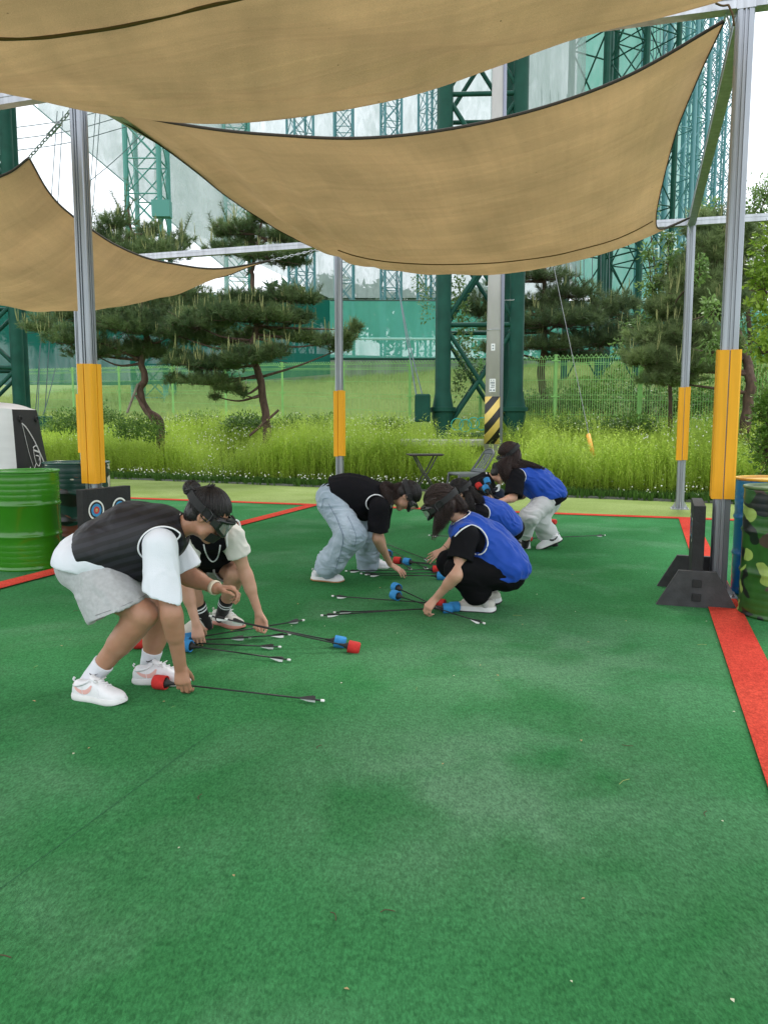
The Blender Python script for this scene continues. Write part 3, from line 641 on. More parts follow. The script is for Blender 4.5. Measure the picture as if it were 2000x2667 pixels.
# ================================================================== golf range nets and towers
def net_mat(name, col, alpha, fine=(40, 40), trans=.5, streak=.35, mesh=True):
    m = bpy.data.materials.new(name); m.use_nodes = True; t = m.node_tree; N = t.nodes.new; L = t.links.new; t.nodes.remove(t.nodes['Principled BSDF'])
    uv = N('ShaderNodeUVMap'); mp = N('ShaderNodeMapping'); mp.inputs['Scale'].default_value = (3.5, 1.1, 1); mp.inputs['Rotation'].default_value = (0, 0, .5); L(uv.outputs[0], mp.inputs[0])
    n = N('ShaderNodeTexNoise'); n.inputs['Scale'].default_value = .5; n.inputs['Detail'].default_value = 8; n.inputs['Distortion'].default_value = 1.4; L(mp.outputs[0], n.inputs['Vector'])
    mp2 = N('ShaderNodeMapping'); mp2.inputs['Scale'].default_value = (.5, .12, 1); L(uv.outputs[0], mp2.inputs[0])
    n2 = N('ShaderNodeTexNoise'); n2.inputs['Scale'].default_value = 1; n2.inputs['Detail'].default_value = 3; L(mp2.outputs[0], n2.inputs['Vector'])
    a = N('ShaderNodeMath'); a.operation = 'ADD'; L(n.outputs[0], a.inputs[0]); L(n2.outputs[0], a.inputs[1])
    r = N('ShaderNodeMapRange'); r.inputs[1].default_value = .7; r.inputs[2].default_value = 1.3; r.inputs[3].default_value = alpha*(1-streak); r.inputs[4].default_value = min(1, alpha*(1+streak)); L(a.outputs[0], r.inputs[0])
    df = N('ShaderNodeBsdfDiffuse'); tr = N('ShaderNodeBsdfTranslucent'); df.inputs[0].default_value = tr.inputs[0].default_value = tuple(col)+(1,)
    x = N('ShaderNodeMixShader'); x.inputs[0].default_value = trans; L(df.outputs[0], x.inputs[1]); L(tr.outputs[0], x.inputs[2])
    tp = N('ShaderNodeBsdfTransparent'); y = N('ShaderNodeMixShader'); L(r.outputs[0], y.inputs[0]); L(tp.outputs[0], y.inputs[1]); L(x.outputs[0], y.inputs[2])
    L(y.outputs[0], t.nodes['Material Output'].inputs[0]); return m
m_net = net_mat('teal_net', (.11, .42, .33), .80, streak=.08); m_netl = net_mat('pale_net', (.34, .41, .40), .72, streak=.2); m_netd = net_mat('dark_teal_net', (.015, .135, .105), .95, streak=.05); m_netw = net_mat('white_net', (.75, .80, .82), .22, streak=.8)
m_tow = mat('dark_green_steel', (.008, .062, .044), .6, var=.18, vscale=3, bump=.05, bscale=20, spec=.2); m_towf = mat('hazed_green_steel', (.08, .29, .25), .6)  # second steel: lighter green with distance haze mixed into the colour
m_towb = mat('hazed_blue_green_steel', (.10, .26, .29), .6); m_cab = mat('net_cable', (.08, .12, .13), .5)  # tower steel lightened towards blue, haze of distance painted in
def net(name, label, pts, zb, zt, m, group=None, n=24, wob=.25):
    """vertical net hung along a line of ground points"""
    c = resample(cr([[p[0], p[1], 0] for p in pts], 8), n); zb = np.interp(np.linspace(0, 1, n), np.linspace(0, 1, len(zb)), zb); zt = np.interp(np.linspace(0, 1, n), np.linspace(0, 1, len(zt)), zt)
    v = np.linspace(0, 1, 16)[:, None]; A = np.zeros((16, n, 3)); A[..., 0] = c[:, 0]; A[..., 1] = c[:, 1]+wob*np.sin(np.linspace(0, 25, n))*np.sin(v*3.1); A[..., 2] = zb*(1-v)+zt*v
    b = MB(); b.grid(A); o = b.build(name, m, smooth=True); me = o.data; uvl = me.uv_layers.new(name='UVMap'); idx = np.zeros(len(me.loops), int); me.loops.foreach_get('vertex_index', idx)
    F = A.reshape(-1, 3)[idx]; d = np.r_[0, np.cumsum(np.hypot(np.diff(c[:, 0]), np.diff(c[:, 1])))][idx % n]
    uvl.data.foreach_set('uv', np.stack([d, F[:, 2]], 1).astype(np.float32).ravel())
    return tag(o, label, 'net', group or 'nets of the golf range')
pz = lambda u, v, Y: P(u, v, Y)
band = [pz(-900, 1000, 30), pz(60, 1000, 38), pz(320, 1000, 43), pz(600, 1000, 50), pz(860, 935, 56), pz(1280, 930, 58), pz(1700, 930, 61), pz(2300, 930, 66)]
def zat(v, p): return P(1000, v, p[1])[2]
net('golf_net', 'teal net band hanging low in front of the far bank', band[4:], [zat(937, q) for q in band[4:]], [zat(782, q) for q in band[4:]], m_net, n=40)
net('golf_net', 'darker teal net reaching the ground behind the two left pines', band[:5], [zat(v, q) for v, q in zip((1010, 1010, 1006, 998, 975), band[:5])], [zat(v, q) for v, q in zip((780, 770, 762, 770, 782), band[:5])], m_netd, n=40)
# sagging upper edge band with bright seam
for k, (vv, lab) in enumerate(((884, 'pale seam rope across the low teal net'), (936, 'dark lower rope of the low teal net'), (784, 'upper rope of the low teal net'))):
    c = [P(u, vv+(.03*(u-860) if k == 0 and u > 1200 else 0)*0-2*math.sin(u*.01), q[1]-.4) for u, q in zip((860, 1280, 1700, 2300), band[4:])]; b = MB(); b.tube(cr(c, 8), .09 if k < 2 else .05, 5)
    tag(b.build('net_rope', (mat('seam_rope', (.35, .62, .55), .8) if k == 0 else m_tow)), lab, 'rope', 'ropes of the nets')
upper = [P(-500, 1000, 40), P(100, 1000, 44), P(420, 1000, 84), P(860, 900, 85), P(1290, 900, 86), P(1700, 900, 88)]
net('golf_net', 'pale see-through net rising behind the middle towers', upper[2:], [zat(v, q) for v, q in zip((560, 776, 776, 776), upper[2:])], [46]*4, m_netl, n=40, wob=.6)
tri = [P(100, 283, 44), P(300, 458, 46.5), P(640, 742, 54), P(640, -300, 54), P(100, -300, 44)]
b = MB(); A = np.array([[P(100+(640-100)*s, (283+(742-283)*s)*(1-t)+(-260)*t, 50+14*s) for s in np.linspace(0, 1, 20)] for t in np.linspace(0, 1, 14)]); b.grid(A)
o = b.build('golf_net', m_netl, smooth=True); uvl = o.data.uv_layers.new(name='UVMap'); idx = np.zeros(len(o.data.loops), int); o.data.loops.foreach_get('vertex_index', idx); F_ = A.reshape(-1, 3)[idx]; uvl.data.foreach_set('uv', F_[:, [0, 2]].astype(np.float32).ravel())
tag(o, 'pale net with a slanting lower edge at the upper left', 'net', 'nets of the golf range')
b = MB(); b.tube([P(60, 249, 48.8), P(300, 453, 55), P(640, 742, 63.8)], .045, 5); tag(b.build('net_rope', m_towb), 'slanting rope along the edge of the upper left net', 'rope', 'ropes of the nets')
net('golf_net', 'faint white net behind the left tower', [P(-300, 900, 36), P(120, 900, 43), P(640, 900, 53)], [5, 5.5, 6], [40]*3, m_netw, n=24)
def tower(name, label, cx, cy, wd, z0, H, leg, brace, rz, m, step, group, n=10, flange=(), mt_flange=None, brk=0):
    r = thing(name, label, 'lattice tower', (cx, cy, z0), rz, group)
    cs = [(-wd/2, -wd/2), (wd/2, -wd/2), (wd/2, wd/2), (-wd/2, wd/2)]
    for x, y in cs:
        b = MB(); prf = [(leg, -.6)]
        for fz in flange:
            prf += [(leg, fz-.5), (leg*1.42, fz-.16), (leg*1.42, fz-.05), (leg*1.75, fz-.045), (leg*1.75, fz+.045), (leg*1.4, fz+.05), (leg, fz+.42)]
        prf.append((leg, H)); b.lathe(prf, n, (x, y, 0)); b.build('leg', m, r, smooth=n > 8, **({'auto': 40} if n > 8 else {}))
    b = MB(); nz_ = max(1, int(H/step))
    for f in range(4):
        p, q = np.array(cs[f]), np.array(cs[(f+1) % 4])
        for i in range(nz_):
            a, c = i*step+.25, (i+1)*step+.25; p0, q0, p1, q1 = [np.array([*w2, z]) for w2, z in ((p, a), (q, a), (p, c), (q, c))]
            b.tube([p0, q0], brace, 6, cap=False)
            if n > 8 or i % 2 == 0 or brk: b.tube([p0, q1], brace, 5, cap=False)
            if n > 8 or i % 2 == 1 or brk: b.tube([q0, p1], brace, 5, cap=False)
    b.build('bracing', m, r, smooth=True)
    return r
# near tower behind the middle: two front legs at u 1150 / 1345
TX, TY, TW = (P(1150, 1100, 17.9)[0]+P(1345, 1100, 17.9)[0])/2+.04, 18.75, 1.62
zt0 = float(hz(TX, TY)); nt_ = tower('net_tower', 'nearest dark green lattice tower, behind the striped concrete pole', TX, TY, TW, zt0, 30, .165, .055, -.05, m_tow, 2.45, 'dark green net towers', 18, flange=(zat(1066, (0, 17.9))-zt0, 13))
fl = zat(1066, (0, 17.9))-zt0
b = MB(); b.box((0, 0, 0), (.34, .30, .62), bev=.03); bx_ = wpart(b, 'switch_box', m_tow, nt_); bx_.location = P(1100, 1063, 17.75)
b = MB()
for k in range(5):
    cc = P(1190+k*22, 1105+4*math.sin(k*2), 17.75); an = np.linspace(0, 2*np.pi, 20); R_ = .13+.02*math.sin(k*3)
    b.tube([cc+[R_*math.cos(a), .03*k, R_*math.sin(a)] for a in an], .012, 5, cap=False)
wpart(b, 'rope_coil', mat('teal_rope', (.03, .35, .30), .7), nt_, smooth=True)
b = MB(); b.box((0, 0, 0), (2.2, 1.0, .16), bev=.03); o = b.build('foundation_slab', m_conc); o.location = (TX-TW/2+.1, TY-.9, zt0+.08); tag(o, 'grey concrete slab under the nearest green tower', 'slab')
# left tower
LX = P(32, 1100, 26)[0]; tower('net_tower', 'dark green lattice tower at the left edge behind the bunker', LX-1.0, 26.6, 2.0, float(hz(LX-1, 26)), 26, .20, .07, .35, m_tow, 2.1, 'dark green net towers', 16)
b = MB(); b.box((0, 0, 0), (.5, .4, .6), bev=.03); o = b.build('winch_box', m_tow); o.location = P(112, 1110, 24); tag(o, 'small dark green winch box in the grass behind the bunker', 'box')
# receding right hand row
rowpts = [(11.45, 42.5), (16.4, 52), (20.9, 61), (25.4, 70), (29.9, 79), (34.4, 88), (38.9, 97), (43.2, 105)]
ords = ['first and nearest', 'second', 'third', 'fourth', 'fifth', 'sixth', 'seventh', 'last and farthest']
for i, (x, y) in enumerate(rowpts):
    tower('net_tower', f'{ords[i]} lattice tower of the green row receding behind the large sail', x, y, 2.6, float(hz(x, y))-.2, 52 if i < 7 else 45, .17 if i < 3 else .13, .045, .48, m_tow if i < 2 else m_towb, 3.4 if i < 3 else 3.0, 'towers in the receding row', 8, brk=int(i > 4))  # from the third tower on, haze is put into the steel colour
net('golf_net', 'teal net stretched along the receding row of towers', [(10.2, 44), (18, 60), (27, 78), (40, 104)], [9, 8, 7, 6], [46]*4, m_net, n=40)
net('golf_net', 'pale net between the nearest tower and the receding row', [(2.6, 20.2), (6.2, 30), (10.4, 43)], [6, 7, 9], [44]*3, m_netl, n=30)
# far row of towers, distance haze put into their pale colour
for i, (u, Y, wd) in enumerate(((402, 47, 1.85), (627, 62, 1.8), (789, 70, 1.7), (899, 74, 1.6), (1018, 78, 1.6), (1114, 80, 1.55))):
    p = P(u, 1000, Y); words = ['leftmost pale green lattice tower with a small platform', 'pale green tower behind the crown of the second pine', 'pale tower left of the middle post', 'pale tower just right of the middle post', 'pale tower left of the nearest dark green tower', 'pale tower right behind the nearest dark green tower']
    t_ = tower('far_tower', words[i], p[0], Y, wd, 2.5, 42, .12 if i else .15, .04, .25*(i % 3), m_towf if i < 2 else m_towb, 1.9, 'pale towers on the far side of the range', 8, brk=1)
    if i == 0:
        b = MB(); b.box((0, 0, 0), (1.0, .6, .9)); o = wpart(b, 'platform', m_towf, t_); o.location = P(422, 545, Y-1.1)
# thin cables
cabs = [((150, 290, 30), (90, 1120, 27)), ((165, 290, 30), (115, 1120, 27)), ((1040, 760, 24), (1100, 1030, 18)), ((1022, 640, 30), (1085, 1035, 18)), ((250, 290, 40), (225, 620, 40)), ((262, 290, 40), (236, 620, 40)), ((105, 900, 26), (98, 1115, 25)), ((145, 960, 26), (100, 1115, 25))]
cabs += [((1410+k*22, 230+5*k, 40), (1410+k*22, 900, 40)) for k in range(9)]+[((1700+k*9, 0, 60), (1700+k*9, 700, 60)) for k in range(5)]
cabs += [((20, 395-30*k, 34), (330, 330-30*k, 34)) for k in range(3)]+[((200, 500, 40), (420, 300, 40)), ((760, 300, 60), (900, 480, 60)), ((905, 300, 60), (1010, 620, 60)), ((1180, 340, 30), (1290, 560, 30))]
for i, (a, c) in enumerate(cabs):
    a, c = P(*a), P(*c); mid = (a+c)/2-[0, 0, .15]; b = MB(); b.tube(cr([a, mid, c], 4), .012*a[1]/30+.004, 4, cap=False)
    nth = ('first', 'second', 'third', 'fourth', 'fifth', 'sixth', 'seventh', 'eighth', 'ninth')
    if i < 9: lb = ('thin cable slanting down just right of the left tower, left one', 'thin cable slanting down just right of the left tower, right one', 'cable slanting down to the green switch box, right one', 'cable slanting down to the green switch box, left one', 'left one of two cables just right of the left post top', 'right one of two cables just right of the left post top', 'short cable hanging beside the left tower above the bunker', 'cable slanting into the grass right of the left tower', 'cable hidden among the left net')[i]
    elif i < 18: lb = nth[i-9]+' from the left of the thin upright cables right of the nearest green tower'
    elif i < 23: lb = nth[i-18]+' from the left of the faint upright cables at the receding towers'
    elif i < 26: lb = ('lowest', 'middle', 'highest')[i-23]+' of three thin level cables crossing behind the left post'
    else: lb = ('slanting cable crossing the net right of the left post', 'slanting cable crossing the net between the two middle pale towers', 'slanting cable above the large sail left of the nearest green tower', 'slanting cable inside the nearest green tower', 'slanting cable near the nearest tower')[i-26]
    tag(b.build('net_cable', m_cab), lb, 'cable', 'cables of the golf range')
# concrete wall under the net and far woods
wp = [P(640, 985, 57), P(900, 975, 60), P(1130, 972, 62), P(1500, 975, 66)]; m_wall = mat('stained_concrete', srgb(150, 150, 146), .9, var=.35, vscale=.9, stretch=(1, 1, .25), bump=.2, bscale=5)
b = MB()
for a, c in zip(wp[:-1], wp[1:]): zz = 4.2; b.bar([a[0], a[1], zz], [c[0], c[1], zz], .4, 4.3)
tag(b.build('retaining_wall', m_wall), 'stained grey concrete wall on the slope under the teal net', 'wall')
# ================================================================== welded mesh fence
m_fg = mat('light_green_paint', (.24, .52, .15), .5, var=.1, vscale=3)
fpx = [(60, 36.5), (195, 34.6), (315, 32.2), (453, 29.8), (590, 27.6), (737, 25.4), (895, 23.3), (1067, 21.6), (1250, 20.1), (1443, 18.7), (1663, 17.6), (1900, 16.5), (2160, 15.5)]
fp = [np.array([P(u, 1101, Y)[0], Y]) for u, Y in fpx]
fr = thing('mesh_fence', 'light green welded wire fence with posts running across the grass bank', 'fence', (fp[6][0], fp[6][1], float(hz(*fp[6]))))
FT = [zat(v, (0, Y)) for v, Y in zip((962, 958, 956, 952, 950, 945, 943, 940, 936, 926, 920, 916, 912), [q[1] for q in fpx])]
for i, p in enumerate(fp):
    g = float(hz(*p)); b = MB(); b.box((p[0], p[1], (FT[i]+g-.3)/2), (.065, .065, FT[i]-g+.3)); b.box((p[0], p[1], FT[i]+.01), (.08, .08, .025)); wpart(b, 'post', m_fg, fr)
    for z in (FT[i]-.12, FT[i]-.95): b = MB(); b.box((p[0], p[1]-.04, z), (.20, .02, .03)); wpart(b, 'clamp', m_fg, fr)
for i in range(len(fp)-1):
    a, c = fp[i], fp[i+1]; b = MB(); L_ = np.linalg.norm(c-a); n = max(10, int(L_/.055)); d = (c-a)/L_; nn = np.array([-d[1], d[0]])
    h = 2.05; V = []; F = []; r_ = .006
    for k in range(n+1):
        t = k/n; q = a+(c-a)*t; zt = FT[i]*(1-t)+FT[i+1]*t-.06; x, y = q
        V += [(x-d[0]*r_, y-d[1]*r_, zt-h), (x+d[0]*r_, y+d[1]*r_, zt-h), (x+d[0]*r_, y+d[1]*r_, zt), (x-d[0]*r_, y-d[1]*r_, zt)]; F.append((4*k, 4*k+1, 4*k+2, 4*k+3))
    b.raw(V, F)
    for z in (-.01, -.12, -.16, -.5, -.85, -.96, -1.3, -1.66, -1.78, -2.0):
        p0 = [*a, FT[i]-.06+z]; p1 = [*c, FT[i+1]-.06+z]; b.bar(p0, p1, .011)
    for k in range(0, n-1, 2):                     # pointed loops along the top
        q0, q1 = a+(c-a)*(k+.1)/n, a+(c-a)*(k+1.9)/n; qm = (q0+q1)/2; zt = FT[i]*(1-k/n)+FT[i+1]*k/n-.065
        b.bar([*q0, zt], [*qm, zt+.075], .009); b.bar([*qm, zt+.075], [*q1, zt], .009)
    wpart(b, 'wire_panel', m_fg, fr)
# ================================================================== vegetation
def fast(name, V, F, m, tone=None, parent=None, smooth=False):
    V = np.asarray(V, np.float32).reshape(-1, 3); F = np.asarray(F, np.int32); k = F.shape[1]; me = bpy.data.meshes.new(name)
    me.vertices.add(len(V)); me.vertices.foreach_set('co', V.ravel()); me.loops.add(F.size); me.loops.foreach_set('vertex_index', F.ravel())
    me.polygons.add(len(F)); me.polygons.foreach_set('loop_start', np.arange(0, F.size, k, dtype=np.int32)); me.polygons.foreach_set('loop_total', np.full(len(F), k, np.int32))
    if smooth: me.polygons.foreach_set('use_smooth', np.ones(len(F), bool))
    me.update(calc_edges=True); me.materials.append(m)
    if tone is not None: at = me.attributes.new('tone', 'FLOAT', 'POINT'); at.data.foreach_set('value', np.asarray(tone, np.float32))
    o = bpy.data.objects.new(name, me); COL.objects.link(o)
    if parent is not None:
        o.parent = parent; o.matrix_parent_inverse = (Matrix.Translation(parent.location) @ parent.rotation_euler.to_matrix().to_4x4()).inverted()
    return o
def leaf_mat(name, ca, cb, trans=.35, rough=.5, cc=None):
    m = bpy.data.materials.new(name); m.use_nodes = True; t = m.node_tree; N = t.nodes.new; L = t.links.new; b = t.nodes['Principled BSDF']
    at = N('ShaderNodeAttribute'); at.attribute_name = 'tone'; r = N('ShaderNodeValToRGB'); e = r.color_ramp.elements
    e[0].color = tuple(ca)+(1,); e[1].color = tuple(cb)+(1,)
    if cc: q = e.new(.86); q.color = tuple(cb)+(1,); e[-1].color = tuple(cc)+(1,)
    L(at.outputs['Fac'], r.inputs[0]); L(r.outputs[0], b.inputs['Base Color']); b.inputs['Roughness'].default_value = rough; b.inputs['Specular IOR Level'].default_value = .25
    tr = N('ShaderNodeBsdfTranslucent'); L(r.outputs[0], tr.inputs[0]); x = N('ShaderNodeMixShader'); x.inputs[0].default_value = trans
    L(b.outputs[0], x.inputs[1]); L(tr.outputs[0], x.inputs[2]); L(x.outputs[0], t.nodes['Material Output'].inputs[0]); return m
m_grass = leaf_mat('tall_grass_leaf', (.19, .30, .035), (.50, .66, .10), .5); m_weed = leaf_mat('weed_leaf', (.045, .11, .022), (.17, .30, .055), .35)
m_clover = leaf_mat('clover_leaf', (.035, .09, .02), (.09, .19, .035), .25); m_flower = mat('clover_flower', srgb(236, 238, 226), .8)
m_field = leaf_mat('field_grass', (.19, .27, .08), (.36, .44, .16), .4)
def plant_template(h, nl, ll, lw, up=.55, seed=0):
    r = np.random.default_rng(seed); V = []; F = []; T = []
    lean = r.normal(0, .08, 2)
    def P_(t): return np.array([lean[0]*t*t*h, lean[1]*t*t*h, t*h])
    w_ = .004
    V += [P_(0)+[-w_, 0, 0], P_(0)+[w_, 0, 0], P_(.5)+[w_, 0, 0], P_(.5)+[-w_, 0, 0], P_(1)]; F += [(0, 1, 2), (0, 2, 3), (3, 2, 4)]; T += [.35, .35, .45, .45, .7]
    for i in range(nl):
        t = .12+.86*(i/nl)**.85; a = i*2.4+r.uniform(-.4, .4); d = np.array([math.cos(a), math.sin(a), 0]); p = P_(t); L_ = ll*(1.1-.55*t)*r.uniform(.8, 1.2)
        s = np.array([-d[1], d[0], 0])*lw*(1.1-.4*t)/2; m1 = p+d*L_*.5+[0, 0, L_*up*.6]; e = p+d*L_+[0, 0, L_*(up-.35*r.random())]
        n = len(V); V += [p, m1-s, m1+s, e]; F += [(n, n+1, n+2), (n+1, n+3, n+2)]; T += [.4+.3*t, .5+.35*t, .5+.35*t, .6+.4*t]
    return np.array(V), np.array(F), np.array(T)
def scatter(name, tmpl, xs, ys, zs, sc, m, tone, seed=1):
    r = np.random.default_rng(seed); VV = []; FF = []; TT = []; n = 0; idx = r.integers(0, len(tmpl), len(xs)); ang = r.uniform(0, 6.283, len(xs))
    for k, (V, F, T) in enumerate(tmpl):
        q = np.where(idx == k)[0]; c, s = np.cos(ang[q])[:, None], np.sin(ang[q])[:, None]; S = sc[q][:, None]
        X = (V[:, 0]*c-V[:, 1]*s)*S+xs[q][:, None]; Y = (V[:, 0]*s+V[:, 1]*c)*S+ys[q][:, None]; Z = V[:, 2]*S+zs[q][:, None]
        VV.append(np.stack([X, Y, Z], 2).reshape(-1, 3)); FF.append((F[None]+(np.arange(len(q))*len(V))[:, None, None]+n).reshape(-1, 3)); n += len(q)*len(V)
        TT.append(np.clip(T[None]*.55+tone[q][:, None], 0, 1).reshape(-1))
    return tag(fast(name, np.vstack(VV), np.vstack(FF), m, np.concatenate(TT)), kind='stuff')
def patch(n, a0, a1, s0, s1, seed, pw=1.):
    r = np.random.default_rng(seed); a = r.uniform(a0, a1, n); s = s0+(s1-s0)*r.random(n)**pw; x = E0[0]+a*EA[0]+s*EN[0]; y = E0[1]+a*EA[1]+s*EN[1]
    vis = np.abs(x/y) < .56; return x[vis], y[vis], s[vis]
T1 = [plant_template(.62+.07*k, 17, .13, .020, .5, k) for k in range(8)]
x, y, s = patch(42000, -8, 19, .25, 5.2, 3, 1.1); den = vnoise(np.stack([x*.55, y*.55, 0*x], 1), 4); k = (den > -.62); x, y, s, den = x[k], y[k], s[k], den[k]
hs = np.clip(.35+s*1.0, .42, 1.0)*np.where(s > 1.5, .66, 1.)*np.where((np.abs(x-2.25) < .55) & (y < 16.6) & (y > 14.9), .55, 1.)*(1+.28*den)*np.random.default_rng(5).uniform(.75, 1.15, len(x))
tn = np.clip(.30+.32*vnoise(np.stack([x*.9, y*.9, 0*x], 1), 9)-.03*np.maximum(s-3, 0)+np.random.default_rng(6).uniform(-.1, .14, len(x)), 0, 1)
scatter('tall_grass', T1, x, y, hz(x, y)-.02, hs, m_grass, tn)
T2 = [plant_template(.8+.08*k, 16, .20, .036, .4, 20+k) for k in range(5)]
x, y, s = patch(8500, -14, 20, 4.6, 17, 11, 1.2); tn = np.clip(.28+.4*vnoise(np.stack([x*.4, y*.4, 0*x], 1), 3)+np.random.default_rng(8).uniform(-.12, .12, len(x)), 0, 1)
k = (x > 2.5) | (s < 6.5) | (np.random.default_rng(2).random(len(x)) < .35); x, y, s, tn = x[k], y[k], s[k], tn[k]
scatter('weeds', T2, x, y, hz(x, y)-.02, np.random.default_rng(5).uniform(.35, .85, len(x))*np.where(s < 7, .7, .5), m_weed, tn)
def tuft(h, n, wd, seed):
    r = np.random.default_rng(seed); V = []; F = []; T = []
    for i in range(n):
        a = r.uniform(0, 6.28); d = np.array([math.cos(a), math.sin(a), 0]); p = d*r.uniform(0, .12)+[0, 0, 0]; s = np.array([-d[1], d[0], 0])*wd; k = len(V)
        V += [p-s, p+s, p+d*h*r.uniform(.2, .6)+[0, 0, h*r.uniform(.6, 1)]]; F.append((k, k+1, k+2)); T += [.1, .1, .8]
    return np.array(V), np.array(F), np.array(T)
T3 = [tuft(.52, 16, .022, 40+k) for k in range(5)]
x, y, s = patch(26000, -34, 50, 8, 48, 13, 1.1); k = (s > 9.5) | (x < 1); x, y = x[k], y[k]
scatter('field_grass', T3, x, y, hz(x, y)-.03, np.random.default_rng(5).uniform(.6, 1.4, len(x)), m_field, np.clip(.4+.5*vnoise(np.stack([x*.12, y*.12, 0*x], 1), 7)+np.random.default_rng(9).uniform(-.15, .15, len(x)), 0, 1))
# clover mat and flowers along the edge
T4 = [tuft(.16, 14, .022, 60+k) for k in range(4)]
x, y, s = patch(9000, -8, 19, .06, 1.3, 17, 1.4); scatter('clover', T4, x, y, hz(x, y), np.random.default_rng(5).uniform(.6, 1.3, len(x)), m_clover, np.random.default_rng(3).uniform(0, .6, len(x)))
bq = MB(); bq.lathe([(.001, -.011), (.010, -.006), (.013, .001), (.009, .009), (.001, .012)], 6); fv, ff = np.vstack(bq.V), [q for q in bq.F]
tri = np.array([(q[0], q[i], q[i+1]) for q in ff for i in range(1, len(q)-1)])
x, y, s = patch(4600, -4, 19, .06, 5.0, 19, 1.7); k = vnoise(np.stack([x*1.1, y*1.1, 0*x], 1), 5)+np.where(x < .5, .35, -.1) > np.random.default_rng(1).uniform(-.5, .6, len(x)); x, y, s = x[k], y[k], s[k]
zf = hz(x, y)+np.random.default_rng(4).uniform(.10, .26, len(x))+np.clip(s-.5, 0, 1)*.42; r_ = np.random.default_rng(8).uniform(.8, 1.4, len(x))
tag(fast('clover_flowers', (fv[None]*r_[:, None, None]+np.stack([x, y, zf], 1)[:, None]).reshape(-1, 3), (tri[None]+(np.arange(len(x))*len(fv))[:, None, None]).reshape(-1, 3), m_flower), kind='stuff')
